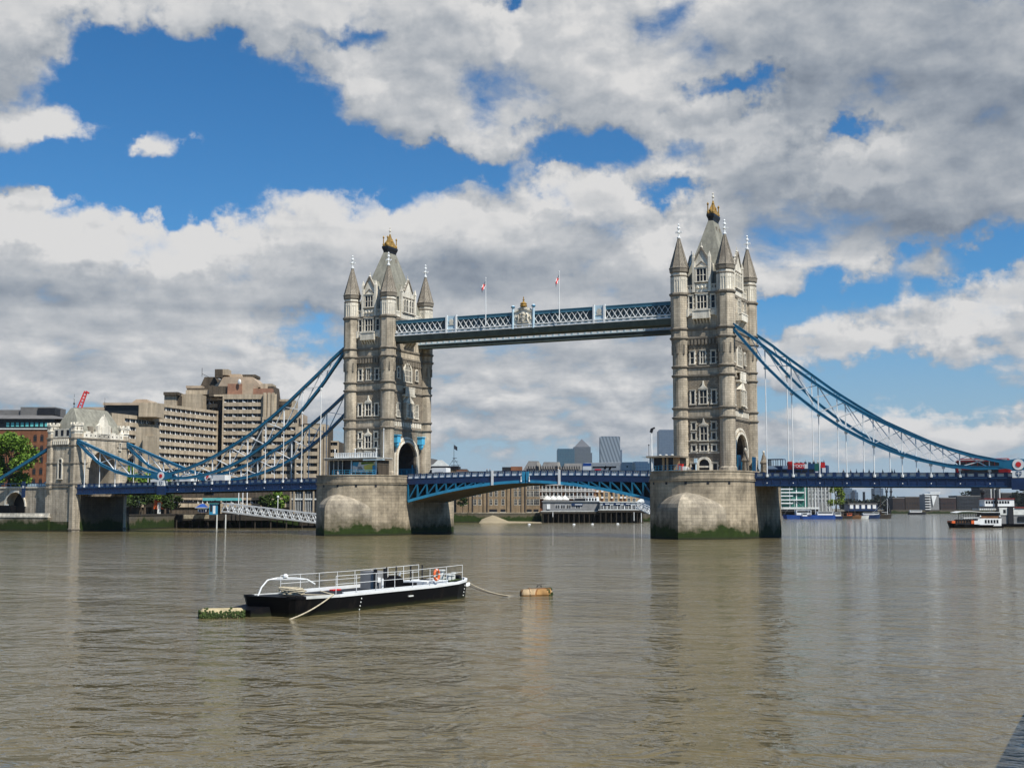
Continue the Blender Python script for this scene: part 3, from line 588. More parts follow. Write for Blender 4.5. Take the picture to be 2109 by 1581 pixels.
# ------------------------------------------------------------------ piers
def stadium(x0, r, yc, n=22): return [(x0+r*cos(pi+pi*k/n), -yc+r*sin(pi+pi*k/n)) for k in range(n+1)]+[(x0+r*cos(pi*k/n), yc+r*sin(pi*k/n)) for k in range(n+1)]
def ring(m, a, b, z0, z1, mat=0):
    n = len(a); vs = [(*p, z) for z in (z0, z1) for q in (a, b) for p in q]; fs = []
    for j in range(n):
        k = (j+1) % n; fs += [(j, k, n+k, n+j), (2*n+j, 3*n+j, 3*n+k, 2*n+k), (j, 2*n+j, 2*n+k, k), (n+j, n+k, 3*n+k, 3*n+j)]
    m.add(vs, fs, mat)
def pier(x0, label):
    P = thing('bridge_pier', label, 'bridge pier', (x0, 0, 0))
    b = M('pier', 'dark'); R = 10.67
    b.prism(stadium(x0, R, 11.5), -4, 12.9)
    for k in range(5):
        a = pi*1.5+(k-2)*.42; b.beam((x0+10.4*cos(a), -11.5+10.4*sin(a), 11.15), (x0+10.72*cos(a), -11.5+10.72*sin(a), 11.15), .5, .5, 1)
    b.build('masonry_drum', P)
    p = M('pier')
    ring(p, stadium(x0, R+.22, 11.5), stadium(x0, R-.3, 11.5), 11.62, 11.8); ring(p, stadium(x0, R+.16, 11.5), stadium(x0, R-.3, 11.5), 11.95, 12.12)
    ring(p, stadium(x0, R+.06, 11.5), stadium(x0, R-.5, 11.5), 12.9, 13.5); ring(p, stadium(x0, R+.2, 11.5), stadium(x0, R-.6, 11.5), 13.5, 13.7)
    p.build('coping', P)
    for s in (-1, 1):
        rr = (R**2+15.8**2)/(2*R); n = 12; A = asin(15.8/rr)
        half = [((-R+rr-rr*cos(A*k/n))*.55-R*(1-k/n)*.45, 11.5+rr*sin(A*k/n)*.55+15.8*k/n*.45) for k in range(n+1)]
        out = half+[(-x, y) for x, y in reversed(half[:-1])]
        def rg(sc, z): return [(x0+x*sc, s*(20.6+(y-20.6)*sc), z) for x, y in out]
        c = M('starling'); c.loft([rg(1.012, -4), rg(1.0, 5.5)]+[rg(cos(t), 5.5+3.9*sin(t)) for t in [pi/2*k/8 for k in range(1, 8)]]+[rg(.02, 9.42)])
        c.build('cutwater', P)
    return P
pier(-41.15, 'massive rounded stone pier with weedy foot under the left tower')
pier(41.15, 'massive rounded stone pier with weedy foot under the right tower')

# ------------------------------------------------------------------ road decks and opening leaves
def zr(x): return 13.43-(abs(x)-52)*.0118
def sb(m, x0, x1, y0, y1, f0, f1, mat=0, fn=zr, seg=1):          # a box that follows the slope of the road
    for k in range(seg):
        a, b = x0+(x1-x0)*k/seg, x0+(x1-x0)*(k+1)/seg
        m.add([(x, y, fn(x)+f) for f in (f0, f1) for y in (y0, y1) for x in (a, b)], [(0, 2, 3, 1), (4, 5, 7, 6), (0, 1, 5, 4), (2, 6, 7, 3), (0, 4, 6, 2), (1, 3, 7, 5)], mat)
HX = [54.45+5.37*k for k in range(9)]
def side_span(s, label):
    D = thing('bridge_deck', label, 'road deck', (s*90, 0, 12.0)); xa, xb = sorted((s*51.95, s*131.4))
    r = M('asphalt', 'grey'); sb(r, xa, xb, -8.6, 8.6, -1.55, -1.2); sb(r, xa, xb, -8.6, -5.4, -1.2, -1.07, 1); sb(r, xa, xb, 5.4, 8.6, -1.2, -1.07, 1); r.build('roadway', D)
    for y in (-1, 1):
        g = M('navy', 'navyb'); yo = y*9.4
        def yb(m, a, b, f0, f1, mat=0, x0=xa, x1=xb): sb(m, x0, x1, min(yo-y*a, yo-y*b), max(yo-y*a, yo-y*b), f0, f1, mat)
        yb(g, .12, .4, -2.55, -.95); yb(g, -.12, .6, -2.75, -2.55, 1); yb(g, -.06, .5, -1.12, -.95, 1)
        k = 0; x = 51.95
        while x < 131: g.add([], []); yb(g, .02, .14, -2.55, -1.12, 0, s*x-.09, s*x+.09); x += 1.79
        g.build('girder', D)
        p = M('navy', 'offwhite', 'navyb')
        yb(p, 0, .3, -.16, 0); yb(p, .05, .25, -.95, -.78); yb(p, .2, .22, -.76, -.18, 1)
        x = 51.95; k = 0
        while x < 131:
            w = .34 if k % 3 == 0 else .24
            yb(p, -.05 if k % 3 == 0 else 0, .32, -.95, .05 if k % 3 == 0 else -.16, 0, s*x-w, s*x+w); x += 1.79; k += 1
        p.build('parapet', D)
        if y < 0:
            for hx in HX: l = M('white'); l.ell((s*hx, yo-.22, zr(hx)-2.15), (.11, .11, .13), 6, 4); l.build('lamp', D)
    u = M('dark'); 
    for y in (-5.5, -1.8, 1.8, 5.5): sb(u, xa, xb, y-.2, y+.2, -2.6, -1.55)
    for k in range(15): x = xa+3+k*(xb-xa-6)/14; sb(u, x-.15, x+.15, -9.0, 9.0, -2.4, -1.56)
    u.build('cross_beam', D)
side_span(-1, 'dark blue road deck running left from the left pier to the gatehouse')
side_span(1, 'dark blue road deck running right from the right pier, carrying both buses')
def zb(x): return 14.5-.4*(x/29.0)**2
def zlow(x): return 11.75-3.95*(abs(x)/28.7)**1.75
def leaf(s, label):
    L = thing('bascule_leaf', label, 'bridge leaf', (s*15, 0, 12)); x0, x1 = s*.12, s*30.3
    r = M('asphalt'); sb(r, min(x0, x1), max(x0, x1), -8.6, 8.6, -1.5, -1.15, 0, zb, 8); r.build('roadway', L)
    n = 12; xs = [s*(.12+(30.1-.12)*k/n) for k in range(n+1)]
    for y in (-1, 1):
        yo = y*9.25; g = M('teal', 'sky_blue', 'navy')
        for a, b in zip(xs, xs[1:]):
            g.beam((a, yo, zlow(a)+.3), (b, yo, zlow(b)+.3), .5, .62, 1); g.beam((a, yo-y*.02, zb(a)-2.25), (b, yo-y*.02, zb(b)-2.25), .42, .5, 2)
        for k, (a, b) in enumerate(zip(xs, xs[1:])):
            if k < 2: continue
            g.beam((b, yo, zlow(b)+.3), (b, yo, zb(b)-2.25), .3, .36, 0, up=(0, 1, 0)); g.beam((a, yo+.01, zb(a)-2.3), (b, yo+.01, zlow(b)+.5), .3, .34, 0, up=(0, 1, 0))
        g.add([(x, yo-y*.1, z) for x, z in [(xs[0], zlow(xs[0])), (xs[3], zlow(xs[3])), (xs[3], zb(xs[3])-2), (xs[0], zb(xs[0])-2)]], [(0, 1, 2, 3)], 0)
        g.build('truss', L)
        p = M('navy', 'white', 'navyb')
        def yb(a, b, f0, f1, mat=0, u=x0, v=x1, seg=8): sb(p, min(u, v), max(u, v), min(yo-y*a, yo-y*b), max(yo-y*a, yo-y*b), f0, f1, mat, zb, seg)
        yb(-.1, .35, -2.0, -1.25); yb(-.16, .35, -1.25, -1.1, 2); yb(-.05, .25, -.12, 0); yb(.12, .15, -1.1, -.12, 1)
        for k in range(19): x = s*(.25+k*1.667); yb(-.06, .25, -1.1, -.1, 0, x-.13, x+.13, 1)
        for k in range(18):                                        # pierced quatrefoils in the white panels
            for q in (.35, .65): x = s*(.25+(k+q)*1.667); yb(.09, .12, -.5, -.3, 2, x-.07, x+.07, 1)
        p.build('parapet', L)
        if y < 0: w = M('white'); w.box(s*8.2-.24, yo-.42, zb(8)-3.2, s*8.2+.24, yo-.2, zb(8)+.12); w.build('gauge_board', L)
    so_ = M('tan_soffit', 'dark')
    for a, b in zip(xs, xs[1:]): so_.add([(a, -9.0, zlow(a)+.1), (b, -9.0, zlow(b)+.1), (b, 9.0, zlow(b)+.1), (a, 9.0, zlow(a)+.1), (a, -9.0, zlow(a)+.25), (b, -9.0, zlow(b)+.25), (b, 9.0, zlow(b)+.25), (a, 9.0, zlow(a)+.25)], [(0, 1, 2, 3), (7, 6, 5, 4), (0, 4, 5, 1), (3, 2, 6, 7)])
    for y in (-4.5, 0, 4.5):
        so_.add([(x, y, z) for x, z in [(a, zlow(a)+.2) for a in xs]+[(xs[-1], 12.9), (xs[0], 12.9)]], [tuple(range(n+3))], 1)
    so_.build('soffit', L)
    lk = M('sky_blue', 'white'); lk.box(min(s*.15, s*.8), -9.6, 12.3, max(s*.15, s*.8), -9.3, 14.2); lk.tube([(s*1.0, -9.65, 13.2), (s*1.0, -9.65, 12.2)], .09, 6, 1); lk.ell((s*1.0, -9.65, 12.1), (.2, .2, .22), 6, 4, 1); lk.build('nose_lock', L)
leaf(-1, 'left half of the opening road span, blue truss rising from the left pier')
leaf(1, 'right half of the opening road span, blue truss meeting the right pier')

# ------------------------------------------------------------------ high walkways
def walkway(y0, label, arms):
    s = -1 if y0 < 0 else 1
    K = thing('high_walkway', label, 'walkway', (0, y0, 45)); xa, xb = -35.9, 35.9; yo = y0+s*1.6; yi = y0-s*1.6
    g = M('soffit', 'white', 'pale_blue', 'walk_blue', 'dark')
    def yb(a, b, z0, z1, mat, u=xa, v=xb): g.box(u, min(yo-s*a, yo-s*b), z0, v, max(yo-s*a, yo-s*b), z1, mat)
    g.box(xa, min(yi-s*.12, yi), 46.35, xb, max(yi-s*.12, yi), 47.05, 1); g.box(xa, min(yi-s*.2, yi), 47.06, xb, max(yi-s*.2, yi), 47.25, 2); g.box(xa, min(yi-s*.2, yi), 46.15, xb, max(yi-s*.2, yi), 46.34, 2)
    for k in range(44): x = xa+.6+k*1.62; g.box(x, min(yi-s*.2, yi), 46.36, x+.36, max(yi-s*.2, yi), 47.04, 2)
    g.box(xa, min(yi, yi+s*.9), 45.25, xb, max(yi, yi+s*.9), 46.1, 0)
    for q in (1,):                                                # flared underside
        o = y0+s*q*1.6
        g.add([(x, o+s*q*d, z) for x in (xa, xb) for d, z in ((.45, 46.6), (-.1, 45.4), (-.9, 45.25), (-.9, 46.6))], [(0, 1, 5, 4), (1, 2, 6, 5), (2, 3, 7, 6), (0, 3, 2, 1), (4, 5, 6, 7), (0, 4, 7, 3)], 0)
    g.box(xa, min(yo, yi)+.5, 45.6, xb, max(yo, yi)-.5, 46.0, 0)
    yb(-.5, .2, 46.61, 46.83, 1); yb(-.2, .2, 46.83, 47.28, 1); yb(-.45, .25, 47.29, 47.5, 1)
    for k in range(44): x = xa+.6+k*1.62; yb(-.34, -.1, 46.84, 47.28, 1, x, x+.42); yb(-.24, -.15, 46.94, 47.18, 3, x+.62, x+1.4)
    yb(-.1, .3, 49.55, 50.2, 3); yb(-.18, .36, 50.2, 50.36, 3)
    g.box(xa, min(yo, yi)+.1, 50.1, xb, max(yo, yi)-.1, 50.25, 4)
    g.build('girder', K)
    fl = M('corridor'); fl.box(xa, y0-1.35, 47.3, xb, y0+1.35, 50.05); fl.build('glazed_corridor', K)
    l = M('white'); xs = [-35.4+k*1.36 for k in range(52)]
    for x in xs:
        if any(abs(x+.68-c) < w for c, w in ((-19.3, 1.9), (17.5, 1.9), (-.9, 2.9))):
            if l.v: l.build('lattice', K)
            l = M('white'); continue
        for q in (0, 1): l.beam((x, yo-s*(.02+q*.1), 47.5 if q else 49.6), (x+1.36, yo-s*(.02+q*.1), 49.6 if q else 47.5), .1, .22, 0, up=(0, 1, 0))
        l.box(x+.54, min(yo, yo+s*.08), 48.4, x+.82, max(yo, yo+s*.08), 48.7)
    if l.v: l.build('lattice', K)
    for c in (-19.3, 17.5):
        p = M('pale_blue', 'portland', 'white')
        p.box(c-1.35, min(yo+s*.25, yo), 46.85, c+1.35, max(yo+s*.25, yo), 50.55, 0)
        for q in (-1, 1): p.box(c+q*1.25-.2, min(yo+s*.53, yo), 46.55, c+q*1.25+.2, max(yo+s*.53, yo), 50.75, 2)
        p.lathe([(.05, -.1), (.6, -.1), (.6, .1), (.05, .1)], 0, 0, 12, 0, 1).map_last(lambda v: (c+v[0], yo+s*(.25+v[2]), 49.2+v[1]), 48); p.box(c-.75, min(yo+s*.36, yo), 48.4, c+.75, max(yo+s*.36, yo), 48.6, 1)
        p.build('crest_panel', K)
    if arms:                                                      # carved arms under a gilt crown in the middle of the span
        c = -.9; yf = yo+s*.3
        p = M('pale_blue', 'portland', 'teal', 'gold')
        for q in (-1, 1):
            x = c+q*2.55; p.lathe([(.34, 46.5), (.3, 46.9), (.28, 51.2), (.42, 51.4), (.42, 51.7), (.2, 51.9)], x, yf, 8, 0, 0); p.lathe([(.5, 51.35), (.5, 51.6)], x, yf, 8, 0, 2)
        p.box(c-2.2, min(yf, yo), 46.9, c+2.2, max(yf, yo), 50.6, 1)
        p.ext([(-2.2, 50.6), (2.2, 50.6), (1.7, 51.0), (.7, 51.35), (0, 51.6), (-.7, 51.35), (-1.7, 51.0)], (c, yf, 0), (1, 0, 0), (0, 0, 1), (0, -s, 0), 0, .4, 1)
        for q in (-1, 1): p.beam((c+q*2.1, yf+s*.1, 50.35), (c+q*.1, yf+s*.1, 51.2), .3, .22, 1, up=(0, 1, 0)); p.tube([(c+q*1.3, yf+s*.12, 48.0), (c+q*1.05, yf+s*.2, 48.8), (c+q*1.2, yf+s*.2, 49.5), (c+q*.8, yf+s*.15, 49.9)], .2, 6, 1); p.tube([(c+q*1.3, yf+s*.15, 48.9), (c+q*1.75, yf+s*.15, 49.3), (c+q*1.9, yf+s*.12, 48.5)], .13, 6, 1)
        p.ext([(-.6, 49.4), (.6, 49.4), (.6, 48.7), (.35, 48.3), (0, 48.05), (-.35, 48.3), (-.6, 48.7)], (c, yf, 0), (1, 0, 0), (0, 0, 1), (0, s, 0), 0, .28, 1)
        p.box(c-.09, min(yf, yf+s*.36), 48.1, c+.09, max(yf, yf+s*.36), 49.4, 1); p.box(c-.55, min(yf, yf+s*.36), 48.85, c+.55, max(yf, yf+s*.36), 49.0, 1); p.ell((c, yf+s*.15, 49.85), (.45, .3, .4), 8, 5, 1); p.box(c-1.5, min(yf, yf+s*.25), 47.75, c+1.5, max(yf, yf+s*.25), 47.95, 1)
        a = p.build('coat_of_arms', K)
        cr = M('gold'); cr.lathe([(.75, 51.45), (.85, 51.7), (.7, 51.85), (.8, 52.2), (.45, 52.5), (.2, 52.6), (.14, 52.9), (.28, 53.05), (.12, 53.2), (.12, 53.7), (.03, 53.8)], c, yf-s*.2, 10)
        cr.build('gilt_crown', a)
    return K
walkway(-6.75, 'near high level walkway between the towers, white lattice with carved arms mid span', True)
walkway(6.75, 'far high level walkway between the towers, mostly hidden below the near one', False)

# ------------------------------------------------------------------ chains, hangers and pins
UP = [(48, 44.3), (51.3, 41.9), (54.45, 39.2), (60, 34.9), (65, 31.0), (70, 27.6), (75, 24.4), (80, 21.9), (85, 19.5), (90, 17.55), (95, 16.0), (99, 15.1), (102.6, 14.55)]
LO = [(48, 43.3), (51.3, 39.3), (54.45, 35.4), (60, 29.7), (65, 25.5), (70, 22.0), (75, 19.2), (80, 17.0), (85, 15.4), (90, 14.3), (95, 13.75), (99, 13.8), (102.6, 14.2)]
UP2 = [(102.6, 14.55), (107.4, 15.7), (115, 18.2), (123, 21.0), (131.4, 24.1)]
LO2 = [(102.6, 14.2), (108, 14.2), (113, 14.5), (117.3, 15.5), (122.8, 17.5), (127.6, 20.6), (131.4, 23.7)]
def chain(s, y, label, link):
    K = thing('suspension_chain', label, 'chain', (s*102.6, y, 12.3))
    HS = [(x, 0) for x in HX]+([(118.25, 1), (123.55, 1), (128.75, 1)] if link else [])
    def chord(tab, nm):
        m = M('teal', 'white'); n = 30; a, b = tab[0][0], tab[-1][0]; ps = [Vector((s*(a+(b-a)*k/n), y, lerp(tab, a+(b-a)*k/n))) for k in range(n+1)]
        for p, q in zip(ps, ps[1:]):
            for o in (-.34, .34): m.beam(p+Vector((0, o, 0)), q+Vector((0, o, 0)), .16, .54, 0)
            m.beam(p+Vector((0, 0, .30)), q+Vector((0, 0, .30)), .95, .1, 0); m.beam(p-Vector((0, 0, .30)), q-Vector((0, 0, .30)), .95, .1, 0)
        return m
    for nm, t in (('upper_chord', UP), ('lower_chord', LO))+((('upper_chord', UP2), ('lower_chord', LO2)) if link else ()): chord(t, nm).build(nm, K)
    def web(u, l, xs):
        m = M('white')
        for k, (a, b) in enumerate(zip(xs, xs[1:])):
            g = lerp(u, b)-lerp(l, b)
            m.beam((s*b, y, lerp(l, b)), (s*b, y, lerp(u, b)), .2, .3, 0, up=(0, 1, 0))
            if min(g, lerp(u, a)-lerp(l, a)) > .5:
                m.beam((s*a, y+.1, lerp(u, a)), (s*b, y+.1, lerp(l, b)), .16, .26, 0, up=(0, 1, 0)); m.beam((s*a, y-.1, lerp(l, a)), (s*b, y-.1, lerp(u, b)), .16, .26, 0, up=(0, 1, 0))
        return m
    web(UP, LO, [51.3]+HX).build('lattice', K)
    if link: web(UP2, LO2, [107.5, 113, 118.25, 123.55, 128.75]).build('lattice', K)
    for x, q in HS:
        z1 = lerp(LO2 if q else LO, x)-.3; z0 = zr(x)-.9
        if z1-z0 < .3: continue
        h = M('white'); h.tube([(s*x, y, z0), (s*x, y, z1)], .10, 8); h.lathe([(.3, z1-.5), (.34, z1)], s*x, y, 6); h.lathe([(.26, z0), (.26, z0+.5)], s*x, y, 6)
        h.build('hanger', K)
    j = M('teal'); o = (s*102.6, y, 14.35)
    j.ext([(-3.4, -.5), (-1.2, -1.0), (0, -1.15), (1.2, -1.0), (3.4, -.5), (3.4, .5), (1.2, .95), (0, 1.15), (-1.2, .95), (-3.4, .5)], o, (1, 0, 0), (0, 0, 1), (0, 1, 0), -.5, .5)
    j = j.build('pin_joint', K)
    sg = -1 if y < 0 else 1
    for nm, mt, r, d in (('white_roundel', 'white', 1.05, .58), ('red_boss', 'red', .5, .64)):
        p = M(mt); 
        for q in (-1, 1): p.ext([(r*cos(2*pi*k/24), r*sin(2*pi*k/24)) for k in range(24)], o, (1, 0, 0), (0, 0, 1), (0, q, 0), .45, d)
        p.build(nm, j)
    b = M('white', 'navyb', 'navy'); yo = y+sg*.15
    b.box(s*102.6-1.15, yo-.35, 11.85, s*102.6+1.15, yo+.35, 13.15); b.box(s*102.6-1.35, yo-.3, 9.6, s*102.6+1.35, yo+.3, 11.85, 2)
    b.ext([(-.5, 12.98), (.5, 12.98), (.5, 12.5), (.3, 12.2), (0, 12.02), (-.3, 12.2), (-.5, 12.5)], (s*102.6, yo+sg*.35, 0), (1, 0, 0), (0, 0, 1), (0, sg, 0), 0, .05, 1)
    b.box(s*102.6-.07, yo+min(sg*.3, sg*.43), 12.12, s*102.6+.07, yo+max(sg*.3, sg*.43), 12.94); b.box(s*102.6-.44, yo+min(sg*.3, sg*.44), 12.56, s*102.6+.44, yo+max(sg*.3, sg*.44), 12.7)
    b.build('shield_panel', K)
CG = 'suspension chains of the side spans'
chain(-1, -9.4, 'near blue suspension chain left of the left tower, crossing before the hotel', True)
chain(-1, 9.4, 'far blue suspension chain left of the left tower, behind the near one', True)
chain(1, -9.4, 'near blue suspension chain right of the right tower, ending at the red and white roundel', False)
chain(1, 9.4, 'far blue suspension chain right of the right tower, seen behind the near chain', False)

for y, l in ((-9.4, 'near blue tie bar sloping down left of the gatehouse'), (9.4, 'far blue tie bar seen through the gatehouse arch')):
    K = thing('land_tie', l, 'tie bar', (-150, y, 18)); m = M('teal')
    for o in (-.3, .3): m.beam((-142, y+o, 21.9), (-165, y+o, 11.4), .16, .7)
    m.build('bar', K); m = M('teal'); m.beam((-142, y, 22.3), (-165, y, 11.8), .8, .1); m.build('cover_plate', K)

# ------------------------------------------------------------------ gatehouse on the left bank
def gatehouse():
    x0, x1, y0, y1 = -142.2, -131.5, -9.5, 10.0; xc = -136.85
    G = thing('gatehouse', 'stone gatehouse with slate roof and road arch at the left end of the bridge', 'gatehouse', (xc, 0, 0))
    w = M('granite', 'course', 'rubble', 'starling')
    w.box(x0, y0, 0, x1, -4.9, 24.6); w.box(x0, 4.9, 0, x1, y1, 24.6); w.box(x0+.1, -4.9, 0, x1-.1, 4.9, 9.2, 2)
    n = 14; arc = [(-4.9*cos(pi*k/n), 17.0+4.6*sin(pi*k/n)) for k in range(n+1)]
    w.ext([(-4.9, 24.6)]+arc+[(4.9, 24.6)], (x0, 0, 0), (0, 1, 0), (0, 0, 1), (1, 0, 0), 0, x1-x0)
    w.box(x0+.4, y0+.4, 24.6, x1-.4, y1-.4, 26.0)
    for s in (-1, 1):
        X = x1 if s > 0 else x0
        for r, o in ((4.9, .3), (5.4, .16)):
            i = [(r*cos(pi*k/n), 17.0+(r-.3)*sin(pi*k/n)) for k in range(n+1)]; e = [((r+.5)*cos(pi*k/n), 17.0+(r+.2)*sin(pi*k/n)) for k in range(n+1)]
            for k in range(n): w.ext([i[k], e[k], e[k+1], i[k+1]], (X, 0, 0), (0, 1, 0), (0, 0, 1), (s, 0, 0), -.05, o, 0)
    w.build('wall', G); w = M('quay_dark'); w.box(x1-.3, y0+1.4, -2, x1+.25, y1-1.4, 9.3); w.box(x0+2, y0-.12, -2, x1-2, y0+.2, 2.6); w.build('shade_weed_footing', G)  # south face darkened to paint the road deck's shade; lower box is weedy foot
    c = M('course', 'portland')
    for z, h in ((11.75, .3), (12.5, .35), (18.0, .3), (22.7, .35), (24.6, .4)): c.box(x0-.2, y0-.2, z, x1+.2, -5.6, z+h); c.box(x0-.2, 5.6, z, x1+.2, y1+.2, z+h)
    for s in (0, 1):
        X = x1+.2 if s else x0-.2
        c.box(min(X, X-.4+.8*(1-s)), -5.6, 24.6, max(X, X-.4+.8*(1-s)), 5.6, 25.0); 
    for k in range(8): c.box(x0+2.4+k*.72, y0-.45, 23.1, x0+2.4+k*.72+.36, y0, 24.6, 1)
    c.build('string_course', G)
    for (x, y, r) in ((x0+1.2, y0+.9, 1.5), (x1-1.1, y0+.9, 1.5), (x0+1.2, y1-.9, 1.5), (x1-1.1, y1-.9, 1.5)):
        t = M('granite', 'course', 'portland')
        lo = 9.0 if x < xc else -2
        t.lathe([(r*.5 if x < xc else r, lo), (r, lo+2.4), (r, 26.0)], x, y, 8, pi/8)
        for z in (lo+2.4, 12.5, 18.0, 22.7, 24.6, 26.6): t.lathe([(r, z-.1), (r+.2, z), (r+.2, z+.35), (r, z+.45)], x, y, 8, pi/8, 1 if z < 26 else 2)
        t.lathe([(r, 26.0), (r+.05, 27.9), (r+.25, 28.1), (r+.25, 28.5)], x, y, 8, pi/8, 2)
        for k in range(8): a = k*pi/4; t.beam((x+r*.95*cos(a), y+r*.95*sin(a), 28.4), (x+r*.95*cos(a), y+r*.95*sin(a), 29.0), .6, .5, 2, up=(cos(a), sin(a), 0))
        for k in range(8):
            a = k*pi/4; t.beam((x+(r*.94)*cos(a), y+(r*.94)*sin(a), 26.9), (x+r*.94*cos(a), y+r*.94*sin(a), 27.7), .25, .2, 1)
        t.build('turret', G)
    for s in (-1, 1):                                             # crenellated parapets
        X = x1-.2 if s > 0 else x0+.2; p = M('portland', 'course', 'dark')
        p.box(X-.3, y0+2.2, 25.0, X+.3, y1-2.2, 26.3)
        for k in range(9): yy = y0+3+k*1.66; p.box(X-.32, yy, 25.45, X+.33, yy+.35, 25.85, 2); 
        for k in range(5): yy = y0+3+k*3.2; p.box(X-.3, yy, 26.3, X+.3, yy+1.7, 26.75)
        p.build('parapet', G); Y = y0+.2 if s < 0 else y1-.2; p = M('portland', 'course', 'dark')
        p.box(x0+2.2, Y-.3, 25.0, x1-2.2, Y+.3, 27.4)
        for k in range(3): xx = x0+2.9+k*2.0; p.box(xx, Y-.33, 25.4, xx+.9, Y+.33, 27.0, 2)
        p.build('parapet', G)
    gb = M('portland', 'course'); X = x1-.1
    gb.ext([(-2.5, 25.0), (2.5, 25.0), (2.5, 28.4), (1.5, 29.0), (1.1, 30.1), (0, 31.3), (-1.1, 30.1), (-1.5, 29.0), (-2.5, 28.4)], (X, .3, 0), (0, 1, 0), (0, 0, 1), (1, 0, 0), -.6, .2)
    gb.box(X, -.9, 26.2, X+.35, 1.5, 28.4); gb.box(X-.3, .1, 30.8, X+.1, .5, 31.7); gb.build('gable', G)
    r = M('slate', 'course')
    ks = [(26.0, 4.5, 8.4), (27.5, 4.0, 8.1), (30.5, 2.35, 7.3), (32.8, .75, 6.6), (33.2, .3, 6.4)]
    r.loft([[(xc-a, .25-b, z), (xc+a, .25-b, z), (xc+a, .25+b, z), (xc-a, .25+b, z)] for z, a, b in ks]); r.box(xc-.2, -5.6, 33.1, xc+.2, 6.1, 33.4, 1)
    for y in (-3.6, 3.6): r.box(xc+3.0, y-.8, 26.4, xc+4.5, y+.8, 28.2, 1); r.box(xc+4.4, y-.6, 26.6, xc+4.55, y+.6, 28.0, 1)
    r = r.build('roof', G)
    for y in (-5.6, 6.1): f = M('dark', 'steel'); f.tube([(xc, y, 33.2), (xc, y, 37)], .09, 6, 0, .03); f.ell((xc, y, 34.4), (.28, .28, .3), 6, 4, 0); f.ell((xc, y, 35.8), (.2, .2, .22), 6, 4, 1); f.build('finial', r)
    for (y, z, h) in ((-6.6, 22.6, 1.9), (6.6, 22.6, 1.9)): fm, gm = win(.5, 1.7, 1, 1, False, .15); o = put(fm, 'window', G, (x1-xc, y, 22.2), pi/2); put(gm, 'pane', o)
    fm, gm = win(1.0, 5.2, 1, 1, True, .35); o = put(fm, 'slit_window', G, (-137.2-xc, y0, 14.0), 0); put(gm, 'pane', o)
gatehouse()

# ================================================================== water, land and quays
def water():
    m, t, b = new_mat('water')
    pos = t.n('ShaderNodeNewGeometry').outputs['Position']
    rot = t.n('ShaderNodeMapping', {'Vector': pos, 'Rotation': (0, 0, -YAW+.2), 'Scale': (.85, 1.0, 1)}).outputs[0]
    def nz(sc, det, dist=0., v=rot): return t.n('ShaderNodeTexNoise', {'Vector': v, 'Scale': sc, 'Detail': det, 'Roughness': .6, 'Distortion': dist}).outputs[0]
    swell, chop, rip = nz(.22, 1, .8), nz(.80, 2, .9), nz(2.6, 3, .6)
    calm = t.n('ShaderNodeMapRange', {0: t.n('ShaderNodeTexNoise', {'Vector': t.n('ShaderNodeMapping', {'Vector': pos, 'Rotation': (0, 0, -YAW+.15), 'Scale': (.45, 1.3, 1)}).outputs[0], 'Scale': .035, 'Detail': 5, 'Roughness': .6}).outputs[0], 1: .35, 2: .65, 3: .45, 4: 1.35}).outputs[0]
    h = t.m('MULTIPLY_ADD', swell, WAVE[0], t.m('MULTIPLY_ADD', chop, WAVE[1], t.m('MULTIPLY', rip, WAVE[2])))
    bp = t.n('ShaderNodeBump', {'Height': t.m('MULTIPLY', h, calm), 'Strength': 1.0, 'Distance': 1.0})
    mud = t.n('ShaderNodeTexNoise', {'Vector': pos, 'Scale': .02, 'Detail': 4}).outputs[0]
    c = t.mix(mud, (.122, .097, .046), (.150, .121, .059)); t.t.links.new(c, b.inputs['Base Color'])
    b.inputs['Roughness'].default_value = .06; b.inputs['IOR'].default_value = 1.333; b.inputs['Specular IOR Level'].default_value = .5
    t.t.links.new(bp.outputs[0], b.inputs['Normal'])
    MT['water'] = m
WAVE = (.52, .27, .065)
water()
w = M('water'); w.add([(-3000, -1500, 0), (7000, -1500, 0), (7000, 9000, 0), (-3000, 9000, 0)], [(0, 1, 2, 3)])
tag(w.build('river_water'), 'brown choppy tidal river', 'river', kind='structure')
def QP(u, d): q = gp(lx(u, d), d); return (q.x, q.y)
SHORE = [(-900, -40), (-300, -16), (-139.8, -10.2), (-139.8, -2), (-133.5, 6), QP(378, 416), QP(660, 420), QP(850, 500), QP(930, 566), QP(1113, 572), QP(1115, 600), QP(1346, 600), QP(1420, 660), QP(1600, 822), QP(1738, 826), QP(1742, 935), QP(1815, 935), QP(1822, 1548), QP(2700, 1548)]
g = M('ground'); bm_poly = SHORE+[(4500, 2500), (6900, 3000), (6900, 8800), (-2900, 8800), (-2900, -300)]
g.add([(x, y, 4.2) for x, y in bm_poly], [tuple(range(len(bm_poly)))])
tag(g.build('river_bank'), 'low river bank behind the quay walls', 'ground', kind='structure')
def quay(pts, label, mat, cop, zt=4.0, th=.8):
    q = thing('quay_wall', label, 'quay wall', (*pts[0], 0)); b = M(mat); c = M(cop)
    for (a, d) in zip(pts, pts[1:]):
        p, e = Vector((*a, 0)), Vector((*d, 0)); b.beam(p+Vector((0, 0, zt/2-1)), e+Vector((0, 0, zt/2-1)), th, zt+2); c.beam(p+Vector((0, 0, zt+.2)), e+Vector((0, 0, zt+.2)), th+.3, .42)
        if cop == 'portland': c.beam(p+Vector((0, 0, zt+.75)), e+Vector((0, 0, zt+.75)), .4, .7)
    b.build('wall', q); c.build('coping', q); return q
quay([(-260, -14.5), (-139.9, -10.25)], 'weed covered stone quay wall with pale coping at far left below the tree', 'quay', 'portland', 3.7)
